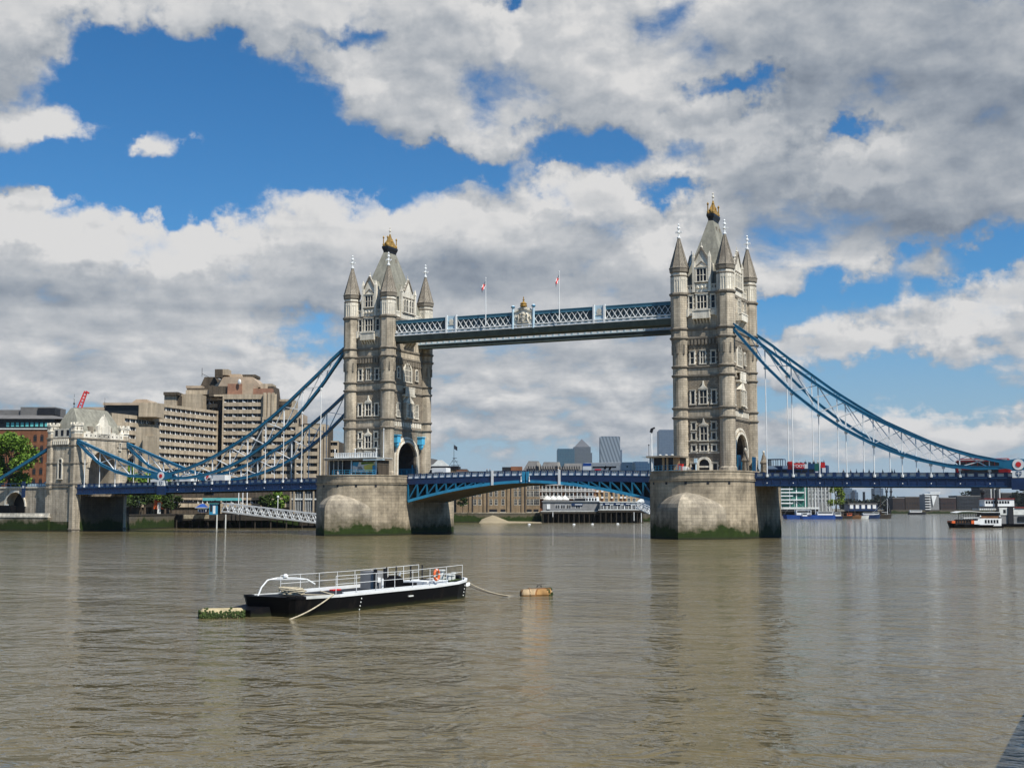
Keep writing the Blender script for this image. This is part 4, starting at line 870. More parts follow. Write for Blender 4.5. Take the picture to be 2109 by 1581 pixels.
quay([(-133.7, 10.2), QP(378, 415), QP(660, 419), QP(850, 499)], 'dark quay wall behind the jetty and white gangway', 'quay_dark', 'timber')  # dark wall colour paints in the shade under the jetty
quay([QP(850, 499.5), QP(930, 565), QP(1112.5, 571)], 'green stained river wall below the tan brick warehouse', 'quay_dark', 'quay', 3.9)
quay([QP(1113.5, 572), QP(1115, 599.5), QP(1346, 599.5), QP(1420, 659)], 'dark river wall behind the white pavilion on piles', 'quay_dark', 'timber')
s_ = M('ground'); s_.add([(x, y, 4.15) for x, y in ((121.95, -330), (260, -330), (260, 60), (121.95, 60))], [(0, 1, 2, 3)]); tag(s_.build('river_bank'), 'near river bank at the right of the viewpoint', 'ground', kind='structure')
quay([(121.78, -330), (121.78, 60)], 'near stone quay wall that shades the water at the bottom right', 'quay', 'quay', 4.0)
# sand bank
s = M('sand'); a = gp(lx(985, 552), 552); n = 24; vs = []; fs = []
X0, X1 = lx(985, 552), lx(1120, 552)
for k in range(n+1):
    f = k/n; x = X0+(X1-X0)*f; hz = (2.6*max(0, 1-abs(f-.22)/.24) if f < .46 else 0)+.5*(1-f)+.25
    for d, z in ((540, -.4), (552, hz*.35+.1), (566, hz), (580, hz*.9)): vs.append(gp(x, d, z if 0 < k < n else -.4))
for k in range(n):
    for j in range(3): fs.append((k*4+j, k*4+j+1, (k+1)*4+j+1, (k+1)*4+j))
s.add(vs, fs); tag(s.build('sand_bank', smooth=True), 'low bank of bare sand at the foot of the warehouse wall', 'sand', kind='structure')

# ================================================================== buildings
def frame_of(u0, u1, d, z0): x0, x1 = lx(u0, d, 1000), lx(u1, d, 1000); xm = (x0+x1)/2; return xm, x1-x0, (lambda u: lx(u, d, 1000)-xm), (lambda v: lz(v, d)-z0)
FWIN = {}
def fwin(w, h, frame='white', cross=True, arch=False):
    k = (w, h, frame, cross, arch)
    if k in FWIN: return FWIN[k]
    m = M(frame, 'glass'); t = min(.12, w*.12)
    m.box(-w/2-t, -.10, -t, w/2+t, .05, 0); m.box(-w/2-t, -.08, h, w/2+t, .05, h+t); m.box(-w/2-t, -.08, 0, -w/2, .05, h); m.box(w/2, -.08, 0, w/2+t, .05, h)
    m.box(-w/2, -.03, 0, w/2, .04, h, 1)
    if cross: m.box(-t/3, -.06, 0, t/3, .03, h); m.box(-w/2, -.055, h*.55-t/4, w/2, .03, h*.55+t/4)
    if arch: m.ext([(w/2*cos(pi*j/8), h+t+w*.28*sin(pi*j/8)) for j in range(9)], (0, 0, 0), (1, 0, 0), (0, 0, 1), (0, -1, 0), -.05, .03, 1)
    FWIN[k] = m.mesh('window'); return FWIN[k]
def block(name, label, cat, u0, u1, vt, d, depth, wall, z0=4.2, rows=(), cols=(), ww=1., wh=1.5, wfr='white', roof='grey_roof', cross=True, arch=False, group=None, parapet=.5):
    xm, w, fx, fz = frame_of(u0, u1, d, z0); T = thing(name, label, cat, gp(xm, d, z0), -YAW, group)
    h = fz(vt); m = M(wall); m.box(-w/2, 0, 0, w/2, depth, h); m.build('wall', T, world=False)
    r = M(roof); r.box(-w/2-.15, -.15, h, w/2+.15, depth+.15, h+parapet); r.build('roof', T, world=False)
    me = fwin(ww, wh, wfr, cross, arch)
    for v in rows:
        for u in cols: put(me, 'window', T, (fx(u), 0, fz(v)-wh/2))
    return T, fx, fz, h, w
# --- the concrete hotel
def hotel():
    P1, P2 = at(225, 1046, 416), at(441, 1046, 475); o = P2.copy(); o.z = 4.2
    H = thing('hotel_building', 'large stepped concrete hotel with long window bands behind the left chains', 'hotel', o)
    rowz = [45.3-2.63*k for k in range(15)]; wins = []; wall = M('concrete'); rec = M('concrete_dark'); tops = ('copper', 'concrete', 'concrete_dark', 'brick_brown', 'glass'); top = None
    def facade(A, B, z1, rows, pitch, back, lo=6.0, s0=0., wtop=0):
        d = (B-A); d.z = 0; Ln = d.length; d.normalize(); n = Vector((d.y, -d.x, 0)); A = Vector((A.x, A.y, 0))
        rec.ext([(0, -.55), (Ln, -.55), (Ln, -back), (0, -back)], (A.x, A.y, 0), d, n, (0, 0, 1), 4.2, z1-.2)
        edges = [z1]+[z+.62 for z in rows if z+.62 < z1-.3]
        wall.ext([(0, .1), (Ln, .1), (Ln, -.5), (0, -.5)], (A.x, A.y, 0), d, n, (0, 0, 1), max([z+.62 for z in rows if z+.7 < z1] or [4.2]), z1)
        for z in rows:
            if z+.7 > z1: continue
            wall.ext([(0, .1), (Ln, .1), (Ln, -.5), (0, -.5)], (A.x, A.y, 0), d, n, (0, 0, 1), z-2.01, z-.62)
            k = s0+pitch*.5
            while k < Ln-pitch*.3: p = A+d*k-n*.5; wins.append((p.x, p.y, z-.62, atan2(d.y, d.x), pitch)); k += pitch
        for e in (0, Ln-.5): wall.ext([(e, .05), (e+.5, .05), (e+.5, -.52), (e, -.52)], (A.x, A.y, 0), d, n, (0, 0, 1), 4.2, z1-.1)
    def P(u, d): q = at(u, 1046, d); q.z = 0; return q
    dl = lambda u: 1/((1/416)+(u-225)*((1/475)-(1/416))/(441-225))
    facade(P(316, dl(316)), P(445, dl(445)), 41.7, [z for z in rowz[2:]], 3.05, 16)
    facade(P(250, dl(250)), P(316, dl(316)), 36.6, rowz[4:], 3.05, 16, s0=.6)
    facade(P(225, dl(225)), P(250, dl(250)), 36.6, [], 3.0, 16)
    facade(P(454, 474), P(537, 474), 47.7, rowz, 3.55, 20); facade(P(408, 482), P(446, 480), 47.0, rowz[0:2], 3.2, 14)
    facade(P(537, 473), P(566, 473.5), 47.7, [], 3, 18)
    facade(P(537, 469), P(612, 469), 39.0, rowz[3:], 3.4, 14); facade(P(606, 465), P(655, 465), 35.3, rowz[5:], 3.4, 14)
    facade(P(655, 466), P(673, 466), 35.3, [], 3, 14); facade(P(672, 474), P(696, 474), 30.6, rowz[6:], 3.6, 14)
    for u, d in ((541, 472.6), (550, 472.6), (558, 472.8), (627, 464.6), (660, 465.4), (668, 465.4)): q = P(u, d); wall.ext([(-.5, 0), (.5, 0), (.5, .9), (-.5, .9)], (q.x, q.y, 0), RX, FW, (0, 0, 1), 4.2, 48.2 if u < 600 else 35.9)
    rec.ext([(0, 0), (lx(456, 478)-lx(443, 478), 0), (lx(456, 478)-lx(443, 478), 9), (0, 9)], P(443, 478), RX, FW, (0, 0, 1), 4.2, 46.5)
    # angled stair shaft in front of the left wing, and roofs
    def bx(u0, u1, v0, v1, d, dep, mat, slant=0.):
        m = M(tops[mat])
        x0, x1 = lx(u0, d, 830), lx(u1, d, 830); z0, z1 = lz(v1, d), lz(v0, d); q = gp(0, d)
        m.ext([(x0, z0), (x1, z0), (x1-slant, z1), (x0+slant, z1)], gp(0, d), RX, (0, 0, 1), FW, 0, dep); m.build('stair_shaft' if v1 > 870 else 'roof_block', H)
    bx(281, 316, 879, 1010, 415, 8, 1); bx(296, 318, 897, 1010, 413, 4, 1)
    bx(216, 290, 833, 856, 432, 10, 4); bx(212, 300, 829, 834, 431, 12, 0); bx(262, 320, 822, 836, 436, 12, 0, slant=3); bx(286, 322, 829, 858, 428, 10, 1); bx(170, 222, 838, 870, 450, 10, 0)
    bx(338, 362, 812, 836, 466, 10, 1); bx(336, 366, 807, 813, 465, 12, 2); bx(360, 372, 815, 838, 468, 8, 2); bx(370, 412, 811, 842, 470, 10, 1)
    bx(382, 415, 794, 799, 480, 12, 0); bx(384, 432, 799, 803, 480, 12, 2); bx(382, 430, 803, 812, 479, 12, 1); bx(412, 440, 793, 815, 484, 10, 2, slant=.5)
    bx(412, 448, 776, 794, 490, 12, 2, slant=1.5); bx(430, 470, 795, 816, 478, 10, 2); bx(438, 540, 776, 797, 488, 16, 0, slant=4); bx(468, 497, 790, 814, 477, 10, 3); bx(497, 520, 790, 814, 478, 10, 0); bx(515, 560, 800, 814, 479, 10, 3); bx(548, 566, 795, 820, 482, 12, 2, slant=.6)
    bx(452, 500, 770, 780, 492, 12, 0, slant=1); bx(498, 525, 771, 777, 494, 10, 2); bx(441, 455, 760, 777, 486, 4, 2); bx(455, 468, 760, 772, 488, 6, 1); bx(536, 560, 790, 800, 484, 8, 1); bx(440, 520, 812, 816, 475, 2, 1)
    bx(563, 603, 822, 860, 486, 12, 1); bx(572, 600, 826, 834, 485, 1, 2); bx(604, 625, 853, 874, 474, 10, 0); bx(625, 660, 872, 876, 470, 10, 2); bx(646, 672, 873, 880, 470, 8, 1)
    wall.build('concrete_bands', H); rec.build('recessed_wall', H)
    dish = M('white'); q = at(493, 786, 476); dish.ell((q.x, q.y, q.z), (.8, .4, 1.), 8, 5); dish.build('satellite_dish', H)
    an = M('dark'); q = at(416, 775, 486); an.tube([q, q+Vector((0, 0, 3.2))], .09, 5); an.tube([q+Vector((0, 0, 1)), q+RX*3.4-Vector((0, 0, .6))], .09, 5); an.build('antenna', H)
    W_ = {}; HW = {}
    def wm(p):
        if p not in W_: m = M('white', 'glass'); m.box(-p*.46, -.02, .03, p*.5, .05, 1.3, 1); m.box(-p*.46, -.25, 0, -p*.46+.18, .0, 1.18); m.ext([(-p*.38, .05), (-p*.12, .05), (-p*.38, .75)], (0, 0, 0), (1, 0, 0), (0, 0, 1), (0, -1, 0), .03, .05); m.box(p*.05, -.06, .05, p*.05+.08, .03, 1.15); W_[p] = m
        return W_[p]
    for k, (x, y, z, a, p) in enumerate(wins[:100]): put(HW.get(p) or HW.setdefault(p, wm(p).mesh('window')), 'window', H, (x-o.x, y-o.y, z-o.z), a)
    rest = M('white', 'glass')
    for (x, y, z, a, p) in wins[100:]:
        src = wm(p); ca, sa = cos(a), sin(a); n0 = len(rest.v); rest.v += [(x+v[0]*ca-v[1]*sa, y+v[0]*sa+v[1]*ca, z+v[2]) for v in src.v]; rest.f += [tuple(n0+i for i in f) for f in src.f]; rest.i += src.i
    tag(rest.build('window_bands', H), kind='stuff')
hotel()
# --- brick office block at the left edge
T, fx, fz, h, wd = block('brick_building', 'red brick office block with arched windows and dark slate attic behind the tree', 'office block', -40, 97, 884, 440, 30, 'brick_red', rows=(903, 925, 947, 971, 993), cols=(-30, -14, 5, 22, 42, 69, 83), ww=1.15, wh=1.9, wfr='brick_red', arch=True, cross=False, parapet=.3)
m = M('brick_red', 'offwhite', 'dark', 'grey_roof', 'glass', 'aqua'); sd = fx(97)
m.ext([(0, 0), (6.5, 9), (6.5, 30), (0, 30)], (sd, 0, 0), (1, 0, 0), (0, 1, 0), (0, 0, 1), 0, h, 0); m.box(-wd/2-.3, -.3, h, sd+.3, 30, h+.35, 1)
m.ext([(0, -.3), (7, 9), (7, 30), (0, 30)], (sd, 0, 0), (1, 0, 0), (0, 1, 0), (0, 0, 1), h, h+.34, 1)
m.build('corner_wing', T, world=False)
a = M('glass', 'aqua', 'grey_roof'); a.box(-wd/2, .6, h+.35, sd+1.5, 28, h+3.6); 
for k in range(9): a.box(fx(10+k*10)-.5, .5, h+1.0, fx(10+k*10)+.5, .6, h+2.4, 1)
a.build('glazed_attic', T, world=False)
r = M('grey_roof', 'dark'); r.loft([[(-wd/2-.5, -1.2, h+3.6), (sd+6.5, -.2, h+3.6), (sd+7, 29, h+3.6), (-wd/2-.5, 29, h+3.6)], [(-wd/2, 2.5, h+4.6), (sd+2, 3, h+4.6), (sd+3, 26, h+4.6), (-wd/2, 26, h+4.6)], [(-wd/2, 5, h+5.2), (sd-1, 5, h+5.2), (sd, 24, h+5.2), (-wd/2, 24, h+5.2)]])
r.box(fx(25), 5, h+5.2, fx(97), 16, h+8.0); r.box(fx(62), 4.5, h+5.3, fx(98), 10, h+7.6, 1); r.box(-wd/2, 6, h+5.2, fx(25), 14, h+7.1); r.build('mansard_roof', T, world=False)
# --- approach road wall left of the gatehouse
def viaduct():
    V = thing('approach_viaduct', 'stone approach wall with a dark arch left of the gatehouse', 'viaduct', (-150, -7.5, 4.2)); y = -7.5
    def ux(u): r = ray(u, 1030); return (CAM+r*((y-CAM.y)/r.y)).x
    xa, xb = ux(12), ux(52); c = (xa+xb)/2; a = (xb-xa)/2; n = 14
    arc = [(c-a*cos(pi*k/n), 6.6+3.9*sin(pi*k/n)) for k in range(n+1)]
    m = M('granite', 'course', 'dark', 'navy', 'portland')
    m.ext([(-200, 4.2), (xa, 4.2)]+arc+[(xb, 4.2), (-142.3, 4.2), (-142.3, 11.6), (-200, 11.6)], (0, y, 0), (1, 0, 0), (0, 0, 1), (0, 1, 0), 0, 3)
    m.box(-200, y+3, 4.2, -142.3, y+14, 11.5, 1); m.box(xa-2, y+2.9, 4.2, xb+2, y+2.99, 11, 2)
    for k in range(n): i, j = arc[k], arc[k+1]; m.ext([i, (c+(i[0]-c)*1.12, 6.6+(i[1]-6.6)*1.12), (c+(j[0]-c)*1.12, 6.6+(j[1]-6.6)*1.12), j], (0, y, 0), (1, 0, 0), (0, 0, 1), (0, -1, 0), -.05, .25, 4)
    m.box(-200, y-.2, 11.6, -142.5, y+.4, 11.95, 4); m.build('wall', V)
    p = M('navyb', 'pale_blue', 'navy'); p.box(-200, y-.05, 11.95, -142.5, y+.15, 12.1); p.box(-200, y-.05, 12.75, -142.5, y+.2, 12.95)
    for k in range(30): p.box(-199+k*1.9, y, 12.1, -198.8+k*1.9, y+.1, 12.75)
    for k in range(10): p.box(ux(55)+k*.9, y-.06, 12.12, ux(55)+k*.9+.7, y-.04, 12.7, 1)
    p.build('parapet', V)
    b = M('navy', 'offwhite'); b.box(ux(49), y-.9, 9.0, ux(56), y-.75, 13.4); b.box(ux(50.5), y-.94, 11.6, ux(54), y-.91, 12.2, 1); b.build('banner', V)
    k = M('black', 'offwhite'); k.box(ux(12), y-3.2, 4.2, ux(40), y-1.2, 6.9); k.box(ux(30), y-3.3, 6.9, ux(36), y-3.1, 7.2, 1); k.build('kiosk', V)
viaduct()
# --- behind the left pier: warehouse roofs, mast
T, fx, fz, h, wd = block('warehouse_building', 'low brown warehouse with pale gable roof seen over the white van', 'warehouse', 884, 961, 967, 600, 30, 'brick_tan', parapet=.4)
m = M('offwhite', 'dark', 'grey_roof', 'brick_red'); m.ext([(fx(884), fz(960)), (fx(926), fz(960)), (fx(910), fz(947)), (fx(901), fz(947)), (fx(892), fz(956))], (0, 0, 0), (1, 0, 0), (0, 0, 1), (0, 1, 0), 0, 14, 0)
m.box(fx(884), -.4, fz(967), fx(945), 0, fz(959.5), 1); m.ext([(fx(878), fz(958)), (fx(893), fz(958)), (fx(900), fz(946)), (fx(884), fz(943))], (0, 1, 0), (1, 0, 0), (0, 0, 1), (0, 1, 0), 0, 14, 2); m.box(fx(940), -.6, fz(990), fx(962), 4, fz(968), 3)
m.build('roof_gable', T, world=False)
def mast():
    d = 520; b = at(935, 975, d); b.z = 4.2; K = thing('signal_mast', 'dark mast with crosstrees and flag right of the left tower', 'mast', b); m = M('dark'); t = at(935, 915, d)
    m.tube([b, t], .16, 6, 0, .07)
    for v, w in ((943, 1.1), (950, 1.6), (958, 2.4)): z = lz(v, d); c = Vector((b.x, b.y, z)); m.beam(c-RX*w*.5, c+RX*w, .18, .18)
    for k in (-1, 1): m.tube([Vector((b.x, b.y, lz(943, d))), Vector((b.x, b.y, lz(965, d)))+RX*k*2.6], .06, 4)
    m.box(b.x-2.5, b.y-1, lz(966, d), b.x+2.5, b.y+1, lz(961, d)); m.build('mast', K)
    f = M('cloth_a'); f.loft([[t+RX*x*.9-Vector((0, 0, z+x*.6))+FW*.25*sin(x*2.5) for z in (.1, 1.7)]+[t+RX*x*.9-Vector((0, 0, z+x*.6))+FW*(.25*sin(x*2.5)+.04) for z in (1.7, .1)] for x in (0, .5, 1., 1.5)]); f.build('flag', K)
mast()
# --- tan warehouse in the middle, with the mansard roofs above the deck
cols = (958, 978, 988, 1011, 1022, 1036, 1062, 1071, 1088, 1095, 1102, 1108)
T, fx, fz, h, wd = block('warehouse_building', 'tan brick riverside warehouse below the opening span with rows of arched windows', 'warehouse', 940, 1112, 972, 575, 30, 'brick_tan', rows=(987, 1002, 1016.5, 1034), cols=cols, ww=1.15, wh=2.3, wfr='portland', arch=True, parapet=.4)
m = M('brick_tan', 'dark', 'brick_red', 'portland', 'grey_roof')
for u in (970, 1000, 1049, 1078): m.box(fx(u)-.9, -.5, 0, fx(u)+.3, .1, h, 0); m.box(fx(u)+.3, -.25, 0, fx(u)+.9, .1, h, 1)
for u, w in ((1016, 8), (1036, 5), (1090, 5), (1104, 5)): m.box(fx(u-w), -.12, .2, fx(u+w), .05, 1.5, 1); m.box(fx(u-w-1), -.25, 0, fx(u+w+1), .05, .25, 3)
m.build('brick_piers', T, world=False)
m = M('grey_roof', 'offwhite', 'dark', 'brick_red', 'portland')
def mans(u0, u1, v0, v1, s, mat): m.loft([[(fx(u0), 4, fz(v1)), (fx(u1), 4, fz(v1)), (fx(u1), 18, fz(v1)), (fx(u0), 18, fz(v1))], [(fx(u0+s), 6, fz(v0)), (fx(u1-s), 6, fz(v0)), (fx(u1-s), 16, fz(v0)), (fx(u0+s), 16, fz(v0))]], mat)
mans(1073, 1126, 948, 975, 16, 0); mans(1112, 1162, 950, 975, 9, 0); mans(1158, 1205, 953, 975, 6, 0)
m.box(fx(1034), 3, fz(975), fx(1052), 12, fz(961), 2); m.box(fx(1052), 2.5, fz(975), fx(1076), 12, fz(960), 3); m.box(fx(1020), 2, fz(976), fx(1060), 12, fz(970), 2)
for u in (1108, 1111, 1150, 1153): m.box(fx(u), 3.9, fz(976), fx(u+.9), 4.6, fz(951), 4)
for k in range(22): m.box(fx(1088+k*5), 3.7, fz(966), fx(1088+k*5+2), 4.2, fz(959), 2)
m.box(fx(1070), 3.3, fz(973), fx(1200), 4.0, fz(971), 4); m.build('mansard_roof', T, world=False)
# --- white balconied flats
T, fx, fz, h, wd = block('apartment_building', 'flats with white balcony rails behind the grey riverside pavilion', 'apartments', 1112, 1226, 985, 606, 18, 'brick_red', rows=(992, 1005, 1020), cols=(1120, 1131, 1142, 1153, 1166, 1178, 1190, 1203, 1216), ww=1.5, wh=2.0, parapet=.5)
for v in (998, 1011.5, 1026):
    b = M('white'); b.box(-wd/2, -1.5, fz(v)-.15, wd/2, 0, fz(v)+.1); b.box(-wd/2, -1.55, fz(v)+.95, wd/2, -1.45, fz(v)+1.1)
    for k in range(60): x = -wd/2+k*wd/60; b.box(x, -1.53, fz(v), x+.12, -1.46, fz(v)+1.0)
    b.build('balcony', T, world=False)
a = M('white', 'grey', 'brick_tan')
for k in range(4): u = 1127+k*12; a.lathe([(.05, 0), (2.0, .2), (1.5, 1.2), (.4, 1.9), (.1, 2.4)], 0, 0, 10).map_last(lambda p: (p[0]+fx(u), p[1]*.5-1.4, p[2]+fz(1030)), 50)
for k in range(14): a.box(fx(1116+k*8), -1.2, fz(1028), fx(1117.2+k*8), -.6, fz(985))
a.build('terrace_canopy', T, world=False)
T, fx, fz, h, wd = block('apartment_building', 'sandy brick flats with dark recessed balconies behind the white riverside pavilion', 'apartments', 1217, 1318, 993, 614, 18, 'brick_sand', rows=(1004, 1018, 1030), cols=(1221, 1249, 1269, 1295, 1306), ww=1.2, wh=2.0, wfr='offwhite', parapet=.5)
m = M('brick_red', 'white', 'dark')
for u in (1230, 1240, 1260, 1279, 1287): 
    m.box(fx(u-1.5), -.1, 0, fx(u+2), .05, h); 
    for v in (1000, 1013, 1026): m.box(fx(u-2), -.6, fz(v), fx(u+2.6), -.5, fz(v)+.9, 1); m.box(fx(u-1.5), -.14, fz(v)+1, fx(u+2), -.05, fz(v)+2.2, 2)
m.build('recess', T, world=False)
# --- pavilions on piles
def pavilion(label, u0, u1, vt, vb, d, mats, wins, signs, posts, name='pier_pavilion'):
    xm, w, fx, fz = frame_of(u0, u1, d, 0); T = thing(name, label, 'pavilion', gp(xm, d, 0), -YAW); zb = fz(vb)
    m = M(mats[0]); m.box(-w/2, 0, zb, w/2, 8, fz(vt)); m.build('wall', T, world=False)
    r = M(mats[1]); r.box(-w/2-.4, -.5, fz(vt), w/2+.4, 8.4, fz(vt)+.35); r.build('roof', T, world=False)
    dk = M('timber', 'offwhite'); dk.box(-w/2-1, -2.2, zb-.9, w/2+1, 9, zb-.02); dk.box(-w/2-1, -2.25, zb, w/2+1, -2.15, zb+.25, 1); dk.build('deck', T, world=False)
    pl = M('timber')
    n = int(w/2.2)
    for k in range(n+1):
        for y in (-1.8, 2, 6): pl.tube([(-w/2+w*k/n, y, -2), (-w/2+w*k/n, y, zb-.9)], .22, 6)
    pl.box(-w/2, 7, -2, w/2, 7.4, zb-.9); pl.build('piles', T, world=False)
    for u, v, ww, wh in wins: put(fwin(ww, wh, 'white', True), 'window', T, (fx(u), 0, fz(v)-wh/2))
    for a, b, v0, v1 in signs: s = M('navy', 'white'); s.box(fx(a), -.3, fz(v1), fx(b), -.02, fz(v0)); s.box(fx(a+(b-a)*.3), -.33, fz((v0+v1)/2)-.15, fx(b-1), -.3, fz((v0+v1)/2)+.15, 1); s.build('sign_board', T, world=False)
    for u, v0, v1 in posts: p = M('white'); p.tube([(fx(u), -2.6, fz(v1)), (fx(u), -2.6, fz(v0))], .16, 6); p.build('post', T, world=False)
    return T, fx, fz
T, fx, fz = pavilion('long grey riverside pavilion on dark piles below the balconied flats', 1118, 1234, 1033, 1053, 560, ('grey', 'steel'), [(u, 1043, 1.9, 1.5) for u in (1148, 1159, 1171, 1190)], [(1177, 1200, 1036, 1041)], [(1138, 1054, 1064)])
m = M('white', 'grey', 'glass'); m.box(fx(1206), 1, fz(1033), fx(1234), 7, fz(1024)); m.box(fx(1183), 1.5, fz(1033), fx(1206), 7, fz(1026), 2); m.box(fx(1126), -.3, fz(1048), fx(1133), 0, fz(1038)); m.build('upper_room', T, world=False)
for u in (1209, 1215, 1221, 1227): put(fwin(.75, 1.2, 'white', False), 'window', T, (fx(u), 1, fz(1031)))
T, fx, fz = pavilion('white riverside pavilion with navy sign boards on dark piles left of the right pier', 1236, 1322, 1034, 1050, 556, ('white', 'offwhite'), [(u, 1043.5, 1.2, 1.7) for u in (1239, 1246, 1254, 1261, 1267, 1275, 1282, 1290, 1297, 1305, 1312)], [(1242, 1256, 1035, 1039.5), (1264, 1278, 1035, 1039.5), (1285, 1298, 1035, 1039.5)], [(1304, 1054, 1072), (1319, 1056, 1075)])
m = M('white', 'offwhite'); m.ext([(fx(1312), fz(1034)), (fx(1328), fz(1034)), (fx(1325), fz(1024)), (fx(1316), fz(1030))], (0, 2, 0), (1, 0, 0), (0, 0, 1), (0, 1, 0), 0, 4); m.build('gable', T, world=False)

def truss_bridge(label, A, B, h, n, z_drop=0, w=2.2, name='gangway'):
    A, B = Vector(A), Vector(B); d = (B-A).normalized(); nrm = Vector((d.y, -d.x, 0)).normalized(); T = thing(name, label, 'gangway', A); m = M('white'); dk = M('steel')
    up = Vector((0, 0, h))
    for s in (-.5, .5):
        o = nrm*w*s; m.beam(A+o, B+o, .28, .3); m.beam(A+o+up, B+o+up-(B-A)*.02, .24, .26); m.beam(A+o+up*.42, B+o+up*.42, .12, .12)
        for k in range(n):
            p, q = A+(B-A)*k/n+o, A+(B-A)*(k+1)/n+o; md = (p+q)/2
            m.beam(p, md+up, .22, .22); m.beam(md+up, q, .22, .22)
    m.build('truss', T); dk.beam(A+Vector((0, 0, .1)), B+Vector((0, 0, .1)), w, .12); dk.build('walkway', T); return T
a = at(462, 1053, 392); b = at(660, 1077, 372)
truss_bridge('white lattice gangway sloping down towards the left pier', a, b, 2.5, 13)
a = at(1312, 1044, 545); b = at(1342, 1058, 535); truss_bridge('small white gangway sloping down behind the right pier', a, b, 2.2, 4)

# --- jetty, kiosks and quayside furniture under the left span
def jetty():
    xm, w, fx, fz = frame_of(378, 660, 402, 0); T = thing('timber_jetty', 'dark timber jetty on piles under the left road deck', 'jetty', gp(xm, 402, 0), -YAW)
    dk = M('timber', 'timber_pale'); dk.box(-w/2, 0, 2.4, w/2, 14, 4.1); dk.box(fx(380), -.15, 2.9, fx(432), 0, 4.2, 1); dk.box(fx(268)-0, 4, 2.0, fx(380), 18, 4.1); dk.build('deck', T, world=False)
    pl = M('timber', 'offwhite')
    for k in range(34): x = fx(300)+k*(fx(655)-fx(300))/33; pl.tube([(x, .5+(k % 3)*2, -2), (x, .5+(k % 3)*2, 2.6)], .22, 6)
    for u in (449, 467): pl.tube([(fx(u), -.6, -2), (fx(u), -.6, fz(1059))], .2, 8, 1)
    pl.box(fx(270), 16, -2, w/2, 16.5, 2.5); pl.build('piles', T, world=False)  # dark sheet behind the piles stands in for shade under the deck
    r = M('dark'); r.beam((-w/2, .3, 5.1), (w/2, .3, 5.1), .06, .06)
    for k in range(40): x = -w/2+k*w/39; r.beam((x, .3, 4.1), (x, .3, 5.1), .05, .05)
    r.build('railing', T, world=False)
jetty()
def slab(name, label, cat, u0, u1, v0, v1, d, dep, mats, extra=None, part='body'):
    xm, w, fx, fz = frame_of(u0, u1, d, 4.2); T = thing(name, label, cat, gp(xm, d, 4.2), -YAW); m = M(*mats); zb = 0 if lz(v1, d) < 4.9 else fz(v1)
    m.box(-w/2, 0, zb, w/2, dep, fz(v0)); m.build(part, T, world=False)
    if extra: extra(T, fx, fz, w)
    return T
def ex_kiosk(T, fx, fz, w):
    r = M('white', 'cobalt'); r.loft([[(-w/2-.6, -.6, fz(1045)), (w/2+.2, -.6, fz(1045)), (w/2+.2, 3.4, fz(1045)), (-w/2-.6, 3.4, fz(1045))], [(-w/6, .8, fz(1037)), (w/6, .8, fz(1037)), (w/6, 2, fz(1037)), (-w/6, 2, fz(1037))]], 1); r.box(-w/2-.7, -.7, fz(1045.5), w/2+.3, 3.5, fz(1044.5), 0); r.build('roof', T, world=False)
    for k in range(4): put(fwin(.35, .8, 'cobalt', False), 'window', T, (-w/2+.7+k*.75, 0, .7))
slab('ticket_kiosk', 'blue roofed white ticket kiosk on the jetty', 'kiosk', 408, 424, 1045, 1053, 398, 2.6, ('white',), ex_kiosk, 'wall')
def ex_booth(T, fx, fz, w):
    p = M('glass', 'white'); p.box(-w/2+.25, -.05, .9, -.1, -.01, fz(1040)); p.box(.1, -.05, .3, w/2-.2, -.01, fz(1041), 1); p.build('door', T, world=False); r = M('aqua'); r.box(-w/2-.3, -.3, fz(1037), w/2+.3, 2.5, fz(1036)); r.build('roof', T, world=False)
slab('pier_booth', 'pale blue booth beside the head of the white gangway', 'booth', 432, 446, 1037, 1055, 396, 2.4, ('sky_blue',), ex_booth, 'wall')
def ex_awn(T, fx, fz, w):
    p = M('aqua', 'dark')
    for k in range(6): p.tube([(-w/2+.5+k*(w-1)/5, .4, 0), (-w/2+.5+k*(w-1)/5, .4, fz(1031))], .09, 6, 1)
    p.build('post', T, world=False)
slab('awning', 'long aqua awning over the jetty terrace', 'awning', 418, 491, 1025, 1030.5, 412, 5, ('aqua',), ex_awn, 'canopy')
def parasol(u, d, label, r=2.6, v=1031):
    q = at(u, v, d); b = Vector((q.x, q.y, 4.2)); T = thing('parasol', label, 'parasol', b); p = M('dark'); p.tube([b, q], .06, 6); p.build('pole', T)
    c = M('black'); c.lathe([(r, q.z-.75), (r*.98, q.z-.6), (.1, q.z+.2), (.02, q.z+.3)], b.x, b.y, 8); c.build('canopy', T)
parasol(388, 404, 'black parasol left of the blue roofed kiosk'); parasol(443, 405, 'black parasol behind the pale blue booth', 2.2)
def pole(u, v0, v1, d, label, name='mooring_post', cat='post', mat='white', r=.16, globe=False, zb=4.2, grp=None):
    b = at(u, v1, d); b.z = zb; t = at(u, v0, d); T = thing(name, label, cat, b, 0, grp); p = M(mat, 'white'); p.tube([b, Vector((b.x, b.y, t.z))], r, 8); p.build('shaft', T)
    if globe: g = M('white'); g.ell((b.x, b.y, t.z+.3), (.38, .38, .42), 8, 6); g.build('lamp_globe', T)
    else: g = M(mat); g.lathe([(r*1.5, t.z), (r*1.5, t.z+.25), (.03, t.z+.5)], b.x, b.y, 8); g.build('cap', T)
    return T
for u, l in ((491, 'leftmost of three tall white posts behind the white gangway'), (499.5, 'middle one of three tall white posts behind the white gangway'), (508.5, 'rightmost of three tall white posts behind the white gangway')): pole(u, 1008, 1048, 399, l)
pole(572, 1025, 1050, 402, 'white lamp post with round globe beside the small tree by the gangway', 'street_lamp', 'street lamp', 'white', .11, True)
